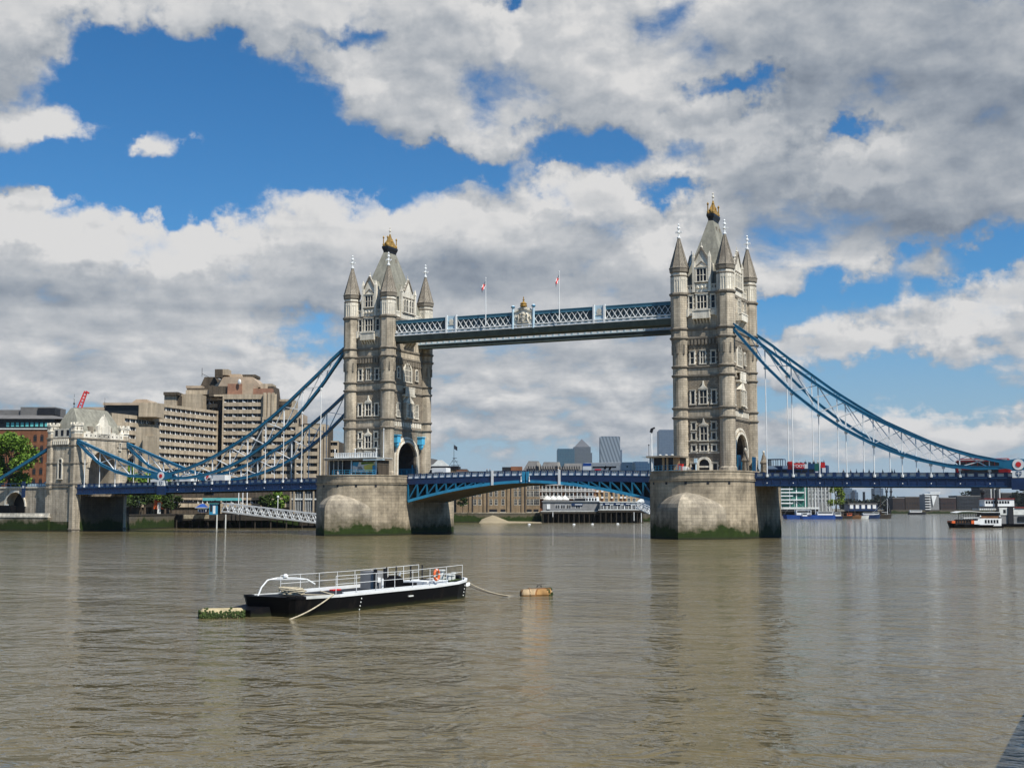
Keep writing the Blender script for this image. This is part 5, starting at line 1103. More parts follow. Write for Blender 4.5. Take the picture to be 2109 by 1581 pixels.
def ex_pav(T, fx, fz, w):
    m = M('concrete', 'dark', 'offwhite'); m.box(fx(598), -.5, fz(1011), fx(652), 0, fz(1008)); m.box(fx(598), -.3, fz(1029), fx(652), -.05, fz(1026), 2)
    for u in (598, 605, 625, 645): m.box(fx(u), -.5, 0, fx(u+3), 0, fz(1011))
    for k in range(14): m.box(fx(602+k*3.4), -.04, 0, fx(602+k*3.4)+.14, -.01, fz(1012), 2)
    m.build('frame', T, world=False)
slab('hotel_pavilion', 'dark glazed terrace pavilion with concrete frame left of the left pier', 'pavilion', 598, 655, 1009, 1050, 420, 10, ('glass',), ex_pav, 'glazing')
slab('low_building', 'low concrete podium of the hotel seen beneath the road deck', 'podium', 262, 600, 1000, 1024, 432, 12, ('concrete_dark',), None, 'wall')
slab('kiosk', 'orange kiosk front among the trees under the road deck', 'kiosk', 318, 337, 1030, 1048, 418, 4, ('orange',), lambda T, fx, fz, w: (lambda m: (m.box(-w/2-.3, -.8, fz(1031), w/2+.3, 0, fz(1029.5)), m.box(-w*.1, -.05, .2, w*.25, 0, fz(1034), 1), m.build('awning', T, world=False)))(M('maroon', 'white')), 'wall')

# --- the tower crane far left
def crane():
    d = 720; b = at(160, 900, d); b.z = 4.2; T = thing('tower_crane', 'red luffing crane jib above the gatehouse roof', 'crane', b); m = M('red')
    p, q = at(160, 850, d), at(177, 806, d)
    m.tube([b, p], 1.0, 4); m.build('mast', T); j = M('red')
    n = 7; s = (q-p).normalized().cross(FW).normalized()*1.3
    for o in (s, -s): j.beam(p+o, q+o*.6, .5, .5)
    for k in range(n): a, c = p+(q-p)*k/n, p+(q-p)*(k+1)/n; j.beam(a+s*(1-.4*k/n), c-s*(1-.4*k/n), .35, .35); j.beam(a-s*(1-.4*k/n), c+s*(1-.4*k/n), .35, .35)
    j.beam(q, q+RX*1.8-Vector((0, 0, 1)), .9, .9); j.build('jib', T)
crane()

# --- far towers
MT['far_teal'] = tower_glass('far_teal', (.015, .06, .10), (.025, .085, .125), 5, frame=(.06, .10, .13)); MT['far_grey'] = tower_glass('far_grey', (.055, .07, .085), (.075, .09, .105), 4.2, frame=(.12, .135, .15))
MT['far_diamond'] = tower_glass('far_diamond', (.20, .235, .27), (.085, .11, .135), diag=True); MT['far_slate'] = tower_glass('far_slate', (.06, .09, .135), (.085, .12, .165), 5, frame=(.10, .135, .18)); MT['far_blue'] = tower_glass('far_blue', (.012, .045, .10), (.02, .06, .125), 6, frame=(.04, .08, .13))
MT['far_pyramid'] = plain('far_pyramid', (.085, .09, .10), .6, .1, .05)
def far(name, label, u0, u1, vt, d, mat, dep=50, cat='skyscraper', part='shaft', z0=3., top=None):
    xm, w, fx, fz = frame_of(u0, u1, d, z0); T = thing(name, label, cat, gp(xm, d, z0), -YAW); m = M(mat); m.box(-w/2, 0, 0, w/2, dep, fz(vt)); m.build(part, T, world=False)
    if top: top(T, fx, fz, w)
    return T
def cap(mat, k=.5, h=6, part='roof_plant'):
    def f(T, fx, fz, w, vt=None): 
        zt = max(v.co.z for v in children(T)[0].data.vertices); dep = max(v.co.y for v in children(T)[0].data.vertices); m = M(mat); m.box(-w*k/2, dep*.2, zt, w*k/2, dep*.8, zt+h); m.build(part, T, world=False)
    return f
far('skyscraper', 'teal glass block left of the pyramid topped skyscraper', 1148, 1184, 926, 4000, 'far_teal', top=cap('far_teal', .96, 4, 'crown'))
def pyr(T, fx, fz, w):
    m = M('far_pyramid'); a = fx(1216); z = fz(920.5); m.loft([[(-a, 2, z), (a, 2, z), (a, 52, z), (-a, 52, z)], [(-.5, 26, fz(903)), (.5, 26, fz(903)), (.5, 28, fz(903)), (-.5, 28, fz(903))]]); m.build('pyramid_roof', T, world=False)
    m = M('far_grey'); m.box(fx(1216), 4, 0, fx(1220), 48, fz(932)); m.build('side_wing', T, world=False)
far('skyscraper', 'grey skyscraper with a pyramid roof on the far horizon', 1182, 1217, 920, 4050, 'far_grey', 54, top=pyr)
def dia(T, fx, fz, w):
    m = M('far_slate'); m.box(fx(1276), 6, 0, fx(1282), 40, fz(926)); m.box(fx(1239), 4, fz(899), fx(1276), 44, fz(898)); m.build('side_wing', T, world=False)
far('skyscraper', 'pale skyscraper with slanting diamond pattern on the far horizon', 1237, 1278, 899, 3900, 'far_diamond', top=dia)
far('skyscraper', 'blue grey skyscraper rising just left of the right tower', 1358, 1400, 887, 3950, 'far_slate', top=cap('far_slate', .9, 4, 'crown'))
far('office_block', 'low dark blue glass block behind the right pier cabin', 1297, 1346, 953, 2600, 'far_blue', top=cap('far_blue', .6, 3))

# --- right background, seen below the right span
T, fx, fz, h, wd = block('apartment_building', 'green glass flats with white balconies just right of the right pier', 'apartments', 1600, 1662, 985, 850, 16, 'green', parapet=.5)
b = M('white')
for k, v in enumerate((1003, 1008, 1015, 1022, 1030, 1037)): b.box(fx(1605 if k % 2 else 1600), -1.4, fz(v), fx(1632 if k % 2 else 1655), 0, fz(v)+.7)
for u in (1607, 1625, 1639, 1657): b.box(fx(u), -.4, 0, fx(u)+.5, 0, h)
b.build('balconies', T, world=False); b = M('offwhite', 'dark'); b.box(fx(1606), -3, 0, fx(1684), -1, fz(1044)); b.box(fx(1606), -3.05, 0, fx(1684), -3, fz(1048), 1); b.build('ground_floor', T, world=False)
T, fx, fz, h, wd = block('apartment_building', 'grey stone flats with white verticals between the green flats and lime tree', 'apartments', 1660, 1712, 992, 870, 16, 'grey', rows=(1006, 1014, 1022, 1031), cols=(1667, 1674, 1681, 1688, 1695, 1703), ww=1.3, wh=1.9, parapet=.6)
b = M('offwhite', 'dark')
for u in (1664, 1671, 1678, 1691, 1699, 1706): b.box(fx(u), -.5, 0, fx(u)+.45, 0, h)
b.box(-wd/2-.4, -.6, h-1.6, wd/2+.4, 0, h-.9); b.build('stone_pilasters', T, world=False)
def shed(T, fx, fz, w):
    m = M('white', 'navy', 'grey_roof')
    for u in (1749, 1761, 1773, 1785, 1796): m.box(fx(u), -.4, fz(1047), fx(u+7), 0, fz(1039))
    m.box(fx(1745), -.5, fz(1039), fx(1806), 10, fz(1036), 2); m.build('wall_panels', T, world=False)
slab('boat_shed', 'long low dark boat shed with white panels on the far right bank', 'shed', 1745, 1806, 1038, 1058, 940, 10, ('navy',), shed, 'wall')
for (u0, u1, vt, d, mt, l) in ((1738, 1755, 1005, 2100, 'far_slate', 'round shouldered pale tower block above the boat shed'), (1759, 1767, 1013, 1800, 'far_slate', 'dark stub of a tower block left of the thin chimney'), (1801, 1819, 1005, 2100, 'far_slate', 'square pale tower block above the right end of the boat shed')):
    far('tower_block', l, u0, u1, vt, d, mt, 20, 'tower block', top=cap(mt, .6, 3))
def chim(u, v, d, label):
    b = at(u, 1046, d); b.z = 4.2; T = thing('chimney', label, 'chimney', b); m = M('dark', 'dark'); z = lz(v, d); m.lathe([(2.2, 4.2), (1.6, z), (1.9, z), (1.9, z+1)], b.x, b.y, 8); m.build('stack', T)
chim(1780, 1014, 1800, 'thin dark factory chimney on the far right bank')
def crane2(u, d, label, lean):
    b = at(u, 1046, d); b.z = 4.2; T = thing('dock_crane', label, 'crane', b); m = M('dark'); t = at(u, 1012, d); q = at(u+lean, 1000, d); r_ = at(u-lean*.5, 1004, d)
    m.tube([b, t], 1.1, 4); m.beam(t, q, .9, .9); m.beam(t, r_, .9, .9); m.build('mast', T); m = M('dark'); m.beam(q, at(u, 1004, d), .4, .4); m.beam(t-RX*1.5, t+RX*1.5, 2.4, 2.4); m.build('jib', T)
crane2(1826, 1700, 'left one of two dark cranes on the far right bank', -5); crane2(1835, 1700, 'right one of two dark cranes on the far right bank', 3)
def ex_wf(T, fx, fz, w):
    m = M('white', 'dark'); 
    for k in range(6): v = 1021+k*5.3; m.box(fx(1903), -3, fz(v+1.6), fx(1914), 0, fz(v)); m.box(fx(1904), -.3, fz(v+5), fx(1913), -.1, fz(v+1.8), 1)
    m.ext([(fx(1917), fz(1020)), (fx(1928), fz(1020)), (fx(1920), fz(1042))], (0, -.4, 0), (1, 0, 0), (0, 0, 1), (0, 1, 0), -1, 1, 0); m.box(fx(1903), -1, fz(1018), fx(1934), 8, fz(1016.5)); m.box(fx(1915), -1, fz(1015), fx(1936), 8, fz(1013)); m.build('balconies', T, world=False)
slab('apartment_building', 'white stepped flats standing against the dark far right bank', 'apartments', 1904, 1933, 1018, 1052, 1500, 20, ('grey',), ex_wf, 'wall')
rn = random.Random(11)
for k, (u0, u1, vt, mt, l) in enumerate(((1838, 1862, 1026, 'maroon', 'brown riverside warehouse at the left end of the dark far bank'), (1864, 1902, 1024, 'brick_tan', 'dark brick warehouse left of the white stepped flats'), (1936, 1968, 1026, 'maroon', 'dull red warehouse right of the white stepped flats'), (1970, 2018, 1022, 'grey_roof', 'dark slab of a warehouse left of the white river boat'), (2018, 2060, 1006, 'grey_roof', 'tall dark block behind the masts of the white river boat'), (2062, 2109, 1016, 'brick_tan', 'dark block at the right edge behind the white river boat'))):
    MT['far_wall_%d' % k] = plain('far_wall_%d' % k, ((.030, .020, .017), (.04, .027, .02), (.035, .02, .018), (.022, .025, .03), (.026, .027, .03), (.025, .022, .02))[k], .9, .3, .05)
    T, fx, fz, h, wd = block('far_warehouse', l, 'warehouse', u0, u1, vt, 1560, 30, 'far_wall_%d' % k, parapet=1.2, roof='grey_roof')
    m = M('dark')
    for r in range(max(2, int(h/5))):
        for c in range(int(wd/3.2)): m.box(-wd/2+1.2+c*3.2, -.2, 2+r*4.6, -wd/2+2.6+c*3.2, -.02, 4.4+r*4.6)
    m.build('window_rows', T, world=False)

# ================================================================== trees
def tree(label, base, h, rad, mat, n=2600, leaf=.42, trunk=None, name='tree', squash=.8, seed=1, grp=None, low=.30):
    r = random.Random(seed); T = thing(name, label, 'tree', base, 0, grp); b = Vector(base); tr = M('bark'); zc = h*(1+low)/2; tk = trunk or h*.03
    tr.tube([b, b+Vector((.1, 0, h*.3)), b+Vector((-.1, .1, h*.62))], tk, 7, 0, tk*.45)
    blobs = []
    for k in range(15):
        a = r.uniform(0, 2*pi); e = r.uniform(-.8, 1); q = sqrt(max(0, 1-e*e))*r.uniform(.45, .85)
        c = b+Vector((cos(a)*q*rad, sin(a)*q*rad, zc+e*h*(1-low)*.36)); blobs.append((c, rad*r.uniform(.30, .48)))
        if k < 8: tr.tube([b+Vector((0, 0, h*r.uniform(.25, .5))), (b+Vector((0, 0, h*.5))+c)/2, c], tk*.35, 5, 0, tk*.1)
    tr.build('trunk', T)
    lf = M(mat); vs = []; fs = []
    for k in range(n):
        c, s = blobs[r.randrange(len(blobs))]; d = Vector((r.gauss(0, 1), r.gauss(0, 1), r.gauss(0, 1))).normalized()*s*(r.random()**.4)*r.uniform(.85, 1.18); d.z *= squash
        p = c+d; u = Vector((r.gauss(0, 1), r.gauss(0, 1), r.gauss(0, .6))).normalized(); w = u.cross(Vector((r.gauss(0, 1), r.gauss(0, 1), r.gauss(0, 1)))).normalized(); sz = leaf*r.uniform(.6, 1.3); i = len(vs)
        vs += [p-u*sz, p-w*sz*.6, p+u*sz, p+w*sz*.6]; fs.append((i, i+1, i+2, i+3))
    lf.add(vs, fs); lf.build('crown', T); return T
def gnd(u, d, z=4.2): q = at(u, 1046, d); q.z = z; return q
tree('big bright green tree standing at the left edge before the brick offices', gnd(16, 392, 8.0), 21.5, 8.0, 'leaf', 9000, .48, seed=3, low=.08)
tree('second bright green tree cut off by the left edge', gnd(-25, 396, 8.0), 20, 8.0, 'leaf', 4000, .5, seed=5)
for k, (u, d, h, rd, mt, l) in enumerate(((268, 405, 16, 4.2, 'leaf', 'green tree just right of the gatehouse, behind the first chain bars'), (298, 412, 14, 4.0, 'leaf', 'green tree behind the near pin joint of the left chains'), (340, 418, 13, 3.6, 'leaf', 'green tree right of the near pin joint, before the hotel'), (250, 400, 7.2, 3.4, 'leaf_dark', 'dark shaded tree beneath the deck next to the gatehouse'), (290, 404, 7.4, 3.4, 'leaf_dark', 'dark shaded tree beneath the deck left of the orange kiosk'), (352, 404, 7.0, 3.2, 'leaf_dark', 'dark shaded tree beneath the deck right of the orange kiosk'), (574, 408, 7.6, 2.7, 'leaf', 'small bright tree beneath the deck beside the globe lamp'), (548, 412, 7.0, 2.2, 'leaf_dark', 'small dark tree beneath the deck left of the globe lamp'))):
    tree(l, gnd(u, d), h, rd, mt, 1500, .38, seed=20+k, low=.2)
tree('bright lime green tree between the stone flats and the boat shed', gnd(1722, 800), 17, 5.6, 'leaf_lime', 2600, .6, seed=40, low=.05)
tree('small dark green bush against the tan warehouse by the left pier', gnd(953, 568), 7.5, 2.6, 'leaf_dark', 500, .5, seed=42)
tree('dark tree behind the river boat at the right edge', gnd(2104, 1450), 22, 12, 'leaf_far', 900, 1.6, seed=43, low=.05)
def far_wood():
    r = random.Random(5); m = M('leaf_far'); vs = []; fs = []
    for k in range(150):
        u = 1735+k*2.75; d = r.uniform(1590, 1680); h = r.uniform(7, 14)+(5 if 1805 < u < 1850 else 0)+(9 if 1985 < u < 2060 else 0); b = gnd(u, d); rd = r.uniform(4, 8)
        for j in range(60):
            p = b+Vector((r.gauss(0, rd*.5), r.gauss(0, rd*.5), h*r.random()**.6)); a = Vector((r.gauss(0, 1), r.gauss(0, 1), r.gauss(0, 1))).normalized(); w = a.cross(Vector((r.gauss(0, 1), .3, 1))).normalized(); s = r.uniform(1.2, 2.4); i = len(vs)
            vs += [p-a*s, p-w*s, p+a*s, p+w*s]; fs.append((i, i+1, i+2, i+3))
    m.add(vs, fs); tag(m.build('far_trees'), 'dark line of trees along the far right bank', 'trees', kind='stuff')
far_wood()
q = quay([tuple(gp(lx(1835, 1548), 1548)[:2]), tuple(gp(lx(2160, 1548), 1548)[:2])], 'dark far river wall at the right, below the warehouses', 'quay_dark', 'quay_dark', 4.0)

# ================================================================== vehicles on the bridge
def wheel(P, x, y, z, r=.48):
    t = M('black', 'steel'); t.lathe([(.02, -.14), (r, -.14), (r, .14), (.02, .14)], n=14).map_last(lambda p: (x+p[0], y+p[2], z+p[1]), 56); t.lathe([(.02, -.16), (r*.5, -.16), (r*.5, .16), (.02, .16)], n=10, mat=1).map_last(lambda p: (x+p[0], y+p[2], z+p[1]), 40); t.build('wheel', P, world=False)
def shell(pts, y0, y1, mat, bev=.12):                             # side outline pushed across the vehicle, edges eased
    m = M(mat); n = len(pts); cx = sum(p[0] for p in pts)/n; cz = sum(p[1] for p in pts)/n
    ins = [(p[0]+(cx-p[0])*bev/2.2, p[1]+(cz-p[1])*bev/2.2) for p in pts]
    m.loft([[(p[0], y0, p[1]) for p in ins], [(p[0], y0+bev, p[1]) for p in pts], [(p[0], y1-bev, p[1]) for p in pts], [(p[0], y1, p[1]) for p in ins]]); return m
def van(x, y, label, Ln=5.4, h=2.45, mat='white', flip=1, name='delivery_van'):
    T = thing(name, label, 'van', (x, y, zb(x)-1.15 if abs(x) < 30 else zr(x)-1.2)); f = flip; a = Ln/2
    shell([(f*px, pz) for px, pz in ((a, .35), (a, h-.1), (a-.15, h), (-a+1.5, h), (-a+.95, h-.25), (-a+.45, 1.25), (-a+.05, 1.0), (-a, .35))], -.98, .98, mat).build('body', T, world=False)
    g = M('glass'); g.ext([(f*px, pz) for px, pz in ((-a+1.45, 1.3), (-a+1.45, h-.35), (-a+1.05, h-.38), (-a+.62, 1.3))], (0, 0, 0), (1, 0, 0), (0, 0, 1), (0, 1, 0), -1.0, 1.0); g.build('window', T, world=False)
    s = M('grey'); 
    for k in range(6): s.box(min(f*(-a+2.2+k*.38), f*(-a+2.5+k*.38)), -1.0, 1.3, max(f*(-a+2.2+k*.38), f*(-a+2.5+k*.38)), -.97, 1.55)
    s.build('side_lettering', T, world=False)
    for wx in (-a+.95, a-1.0): wheel(T, f*wx, -.86, .36, .36); wheel(T, f*wx, .86, .36, .36)
    return T
van(-25.3, -3.4, 'white delivery van on the left half of the opening span, beside the left tower')
def lorry(x, y, label, Ln=6, h=2.9, cab='white', box='white', flip=1):
    T = thing('box_lorry', label, 'lorry', (x, y, zr(x)-1.2)); a = Ln/2; f = flip
    m = shell([(-a+1.8 if f > 0 else -a, .7), (a if f > 0 else a-1.8, .7), (a if f > 0 else a-1.8, h), (-a+1.8 if f > 0 else -a, h)], -1.2, 1.2, box, .06); m.build('cargo_box', T, world=False)
    shell([(f*px, pz) for px, pz in ((-a+1.7, .45), (-a+1.7, h-.5), (-a+.7, h-.5), (-a+.15, 1.5), (-a, .45))], -1.1, 1.1, cab).build('cab', T, world=False)
    g = M('glass'); g.ext([(f*px, pz) for px, pz in ((-a+1.5, 1.5), (-a+1.5, h-.7), (-a+.8, h-.7), (-a+.4, 1.5))], (0, 0, 0), (1, 0, 0), (0, 0, 1), (0, 1, 0), -1.12, 1.12); g.build('window', T, world=False)
    c = M('dark'); c.box(-a+.2, -1.0, .4, a-.2, 1.0, .7); c.build('chassis', T, world=False)
    for wx in (-a+.9, a-1.2, a-2.1): wheel(T, f*wx, -.95, .46, .46); wheel(T, f*wx, .95, .46, .46)
    return T
lorry(-89.7, -3.2, 'white box lorry behind the far pin joint of the left chains', 6.2, 2.75)
lorry(-101.2, -2.6, 'white box lorry directly behind the near pin joint of the left chains', 6.6, 2.8)
lorry(-113.5, 2.6, 'short white lorry half hidden by the first chain bars', 4.6, 2.3, flip=-1)
def coach():
    T = thing('coach', 'long silver coach with blue front panel on the right half of the opening span', 'coach', (17.4, -3.3, zb(17)-1.15)); a = 5.9
    shell([(-a, .4), (a, .4), (a, 2.75), (a-.2, 2.95), (-a+.6, 2.95), (-a+.1, 2.4)], -1.25, 1.25, 'steel', .14).build('body', T, world=False)
    g = M('glass'); g.box(-a+2.6, -1.27, 1.75, a-3.6, -1.24, 2.1); g.build('window_band', T, world=False)
    p = M('cobalt', 'white', 'red', 'black'); p.box(-a+.35, -1.28, 2.2, -a+2.3, -1.24, 2.85); p.box(-a+.3, -1.28, 1.2, -a+2.3, -1.24, 2.18, 1); p.box(-a+3.1, -1.29, .75, -a+4.6, -1.25, 1.55, 2)
    for k in range(3): p.box(-a+3.3+k*.4, -1.3, .95, -a+3.5+k*.4, -1.29, 1.3, 1)
    for x in (-a+5.6, -a+6.7): p.ext([(-.35, -.3), (.1, -.4), (.4, .25), (0, .4)], (x, -1.25, 1.85 if x < 0 else 1.65), (1, 0, 0), (0, 0, 1), (0, -1, 0), 0, .04, 3)
    p.box(a-1.2, -1.28, 1.8, a-.9, -1.24, 2.15, 3); p.build('livery', T, world=False)
    for wx in (-a+1.8, a-2.6, a-1.6): wheel(T, wx, -1.08, .48); wheel(T, wx, 1.08, .48)
coach()
def car(x, y, label, mat, Ln=4.3):
    T = thing('parked_car', label, 'car', (x, y, zb(x)-1.15 if abs(x) < 30 else zr(x)-1.2)); a = Ln/2
    shell([(-a, .4), (a, .4), (a, .85), (a-.5, .95), (a-1.1, 1.42), (-a+1.5, 1.45), (-a+.9, .95), (-a+.05, .8)], -.85, .85, mat).build('body', T, world=False)
    g = M('glass'); g.ext([(-a+1.05, .98), (a-.75, .98), (a-1.2, 1.36), (-a+1.5, 1.38)], (0, 0, 0), (1, 0, 0), (0, 0, 1), (0, 1, 0), -.87, .87); g.build('window', T, world=False)
    for wx in (-a+.8, a-.8): wheel(T, wx, -.75, .32, .32); wheel(T, wx, .75, .32, .32)
car(27.4, -3.2, 'silver car right behind the coach near the right pier cabin', 'steel')

def text(word, size, mat, parent, loc, rot, ext=.01, name='lettering', bold=.0):
    cu = bpy.data.curves.new('lettering', 'FONT'); cu.body = word; cu.size = size; cu.extrude = ext; cu.offset = bold; cu.align_x = 'CENTER'
    tmp = bpy.data.objects.new('tmp', cu); C.objects.link(tmp); dg = bpy.context.evaluated_depsgraph_get(); me = bpy.data.meshes.new_from_object(tmp.evaluated_get(dg)); bpy.data.objects.remove(tmp)
    me.materials.clear(); me.materials.append(MT[mat]); o = put(me, name, parent, loc); o.rotation_euler = rot; return o

# ================================================================== people
PM = {}
def person_mesh(cloth, pose=0):
    k = (cloth, pose)
    if k in PM: return PM[k]
    sw = .16*pose
    P = [(0, 0, .95), (0, 0, 1.2), (0, 0, 1.42), (0, 0, 1.53), (0, -.02, 1.66), (0, -.01, 1.74), (.19, 0, 1.40), (.25, .05+sw, 1.13), (.23, -.06+sw, .90), (-.19, 0, 1.40), (-.25, .05-sw, 1.13), (-.23, -.06-sw, .90), (.09, 0, .90), (.10, -sw, .5), (.10, sw*.3-sw, .09), (.11, -.16-sw*.7, .03), (-.09, 0, .90), (-.10, sw, .5), (-.10, sw*1.1, .09), (-.11, sw-.16, .03)]
    E = [(0, 1), (1, 2), (2, 3), (3, 4), (4, 5), (2, 6), (6, 7), (7, 8), (2, 9), (9, 10), (10, 11), (0, 12), (12, 13), (13, 14), (14, 15), (0, 16), (16, 17), (17, 18), (18, 19)]
    R = [.15, .15, .15, .06, .105, .075, .075, .05, .04, .075, .05, .04, .1, .075, .05, .045, .1, .075, .05, .045]
    me = bpy.data.meshes.new('person'); me.from_pydata(P, E, []); o = bpy.data.objects.new('tmp', me); C.objects.link(o)
    sk = o.modifiers.new('s', 'SKIN'); o.modifiers.new('d', 'SUBSURF').levels = 1
    for v, r in zip(me.skin_vertices[0].data, R): v.radius = (r, r*.8)
    me.skin_vertices[0].data[0].use_root = True
    dg = bpy.context.evaluated_depsgraph_get(); m2 = bpy.data.meshes.new_from_object(o.evaluated_get(dg)); bpy.data.objects.remove(o)
    m2.materials.clear()
    for n in (cloth, 'skin', 'cloth_a', 'bark'): m2.materials.append(MT[n])
    for p in m2.polygons:
        c = p.center; p.material_index = 3 if c.z > 1.70 or (c.z > 1.6 and c.y > .03) else 1 if c.z > 1.50 else (2 if c.z < .92 else 0); p.use_smooth = True
    PM[k] = m2; return m2
def person(loc, label, cloth='cloth_a', pose=1, rz=0., grp='people walking along the road deck'):
    o = put(person_mesh(cloth, pose), 'person', None, loc, rz); return tag(o, label, 'person', grp)
rp = random.Random(9); CL = ('cloth_a', 'cloth_b', 'cloth_c')
def walk_z(x): return zr(x)-1.07
def ux_on(u, y, z=13.):
    r = ray(u, 970); return (CAM+r*((y-CAM.y)/r.y)).x
for u, cl, l in ((1737, 0, 'person in dark jacket walking on the deck, first right of the open topped bus'), (1752, 0, 'person in black coat walking well right of the open topped bus, a second beyond'), (1764, 2, 'person in blue jacket walking between the two buses, left of the pair'), (1778, 1, 'person in pale shirt walking between the two buses'), (1790, 0, 'person in dark clothes walking just left of the middle hangers'), (1800, 2, 'person in blue top walking below the lowest crossing of the chains'), (1818, 0, 'person in dark coat walking right of the chain crossing'), (1837, 0, 'person in dark clothes, left one of a close pair on the deck'), (1842, 2, 'person in blue jacket, right one of a close pair on the deck'), (1892, 0, 'lone person in dark clothes walking toward the red double decker bus')):
    x = ux_on(u, -8.3); person((x, -8.3, walk_z(x)+rp.uniform(0, .12)), l, CL[cl], rp.choice((1, -1)), rp.choice((pi/2, -pi/2)))
for u, cl, l in ((1003, 0, 'person in dark clothes walking on the left half of the opening span'), (1009, 2, 'person in blue walking just left of the white gauge board'), (1150, 1, 'person in pale shirt walking on the right half of the opening span')):
    x = ux_on(u, -8.2); person((x, -8.2, zb(x)-1.13), l, CL[cl], 1, pi/2)
for k, (u, cl, l) in enumerate(((262, 0, 'person in dark clothes on the deck just right of the gatehouse'), (560, 0, 'person in dark coat on the left deck between the chain hangers'), (590, 1, 'person in pale top on the left deck between the chain hangers'))):
    x = ux_on(u, -8.2); person((x, -8.2, walk_z(x)), l, CL[cl], -1, pi/2)

# ================================================================== buses
def bus(x, y, label, Ln, open_top):
    T = thing('open_top_bus' if open_top else 'double_decker_bus', label, 'bus', (x, y, zr(x)-1.2)); a = Ln/2
    if open_top:
        shell([(-a, .35), (a, .35), (a, 2.3), (a-.05, 2.75), (-a+.05, 2.75), (-a, 2.2)], -1.25, 1.25, 'navy').build('body', T, world=False)
        f = M('navy', 'glass', 'white'); f.box(-a, -1.24, 4.05, -a+3.2, 1.24, 4.2); f.box(-a+.05, -1.2, 2.75, -a+.18, 1.2, 4.05, 1)
        for k in range(4): f.box(-a+.1+k*1.0, -1.24, 2.75, -a+.22+k*1.0, -1.14, 4.05); f.box(-a+.1+k*1.0, 1.14, 2.75, -a+.22+k*1.0, 1.24, 4.05)
        f.build('front_canopy', T, world=False)
        p = M('white', 'red', 'green', 'navyb', 'glass', 'yellow', 'maroon'); y0 = -1.29
        def pan(a0, a1, z0, z1, m): p.box(-a+a0, y0, z0, -a+a1, y0+.05, z1, m)
        pan(.1, 1.2, 2.1, 2.75, 0); p.ext([(-a+1.2, 2.1), (-a+2.2, 2.1), (-a+1.2, 2.75)], (0, y0, 0), (1, 0, 0), (0, 0, 1), (0, 1, 0), 0, .05, 0); pan(3.15, 4.2, 2.1, 2.75, 0); pan(4.2, 5.15, 1.95, 3.6, 1); pan(5.5, 7.7, 2.1, 3.25, 1); pan(7.7, 8.4, 2.1, 3.0, 0); pan(8.4, 9.75, 2.0, 3.1, 3); pan(9.75, 10.6, 1.6, 3.1, 2); pan(11.0, 11.9, 2.2, 3.3, 1); pan(11.3, 12.0, 1.2, 2.2, 0)
        for a0, a1 in ((.5, 1.5), (1.7, 2.8), (3.0, 4.0), (5.8, 7.0), (7.2, 8.3), (8.6, 9.6)): pan(a0, a1, 1.15, 1.85, 4)
        pan(9.9, 10.5, .6, 1.5, 0); p.build('side_panels', T, world=False)
        text('TOOT', .85, 'white', T, (-a+6.55, y0-.02, 2.35), (pi/2, 0, 0), .02, 'lettering', .01)
        s = M('cloth_a')
        for k in range(9): s.box(-a+4.0+k*.88, -1.0, 2.75, -a+4.15+k*.88, -.2, 3.45); s.box(-a+4.0+k*.88, .2, 2.75, -a+4.15+k*.88, 1.0, 3.45)
        s.build('seats', T, world=False)
    else:
        shell([(-a, .35), (a, .35), (a, 3.6), (a-.4, 4.05), (-a+.9, 4.05), (-a+.25, 3.6), (-a, 2.4)], -1.25, 1.25, 'bus_red', .16).build('body', T, world=False)
        g = M('glass', 'offwhite', 'maroon'); g.box(-a+.5, -1.28, 2.65, a-.4, -1.24, 3.45); g.box(-a+.7, -1.28, 1.1, a-2.2, -1.24, 1.9); g.box(-a-.01, -1.1, 2.6, -a+.3, 1.1, 3.5); g.box(-a+.3, -1.27, 3.72, a-.6, -1.24, 3.86, 1)
        for k in range(9): g.box(-a+1+k*1.05, -1.29, 2.6, -a+1.1+k*1.05, -1.25, 3.5, 2)
        g.build('windows', T, world=False); w_ = M('white'); w_.ell((a+.5, -.4, 1.2), (.9, .7, .4), 8, 5); w_.build('rear_shroud', T, world=False)
    for wx in (-a+1.9, a-2.5): wheel(T, wx, -1.08, .5, .5); wheel(T, wx, 1.08, .5, .5)
    return T
bus(59.5, -3.5, 'open topped sightseeing bus in dark blue, red, white and green on the right deck', 12.2, True)
bus(95.7, -3.5, 'red double decker bus behind the right end of the near chain', 10.2, False)
for k, (dx, y) in enumerate(((-1.2, -.7), (.3, -.7), (1.4, .6), (3.4, -.6), (4.2, -.7), (5.2, .6))):
    o = person((59.5+dx, -3.5+y, zr(59.5)-1.2+2.2), ('passenger in dark coat, leftmost on the open top deck', 'passenger in pale shirt beside the red side panel', 'passenger in blue jacket at the middle of the open top deck', 'passenger in dark coat above the blue side panel', 'passenger in pale shirt above the green side panel', 'passenger in blue jacket, rightmost on the open top deck')[k], CL[k % 3], 0, -pi/2, 'passengers on the open topped bus')

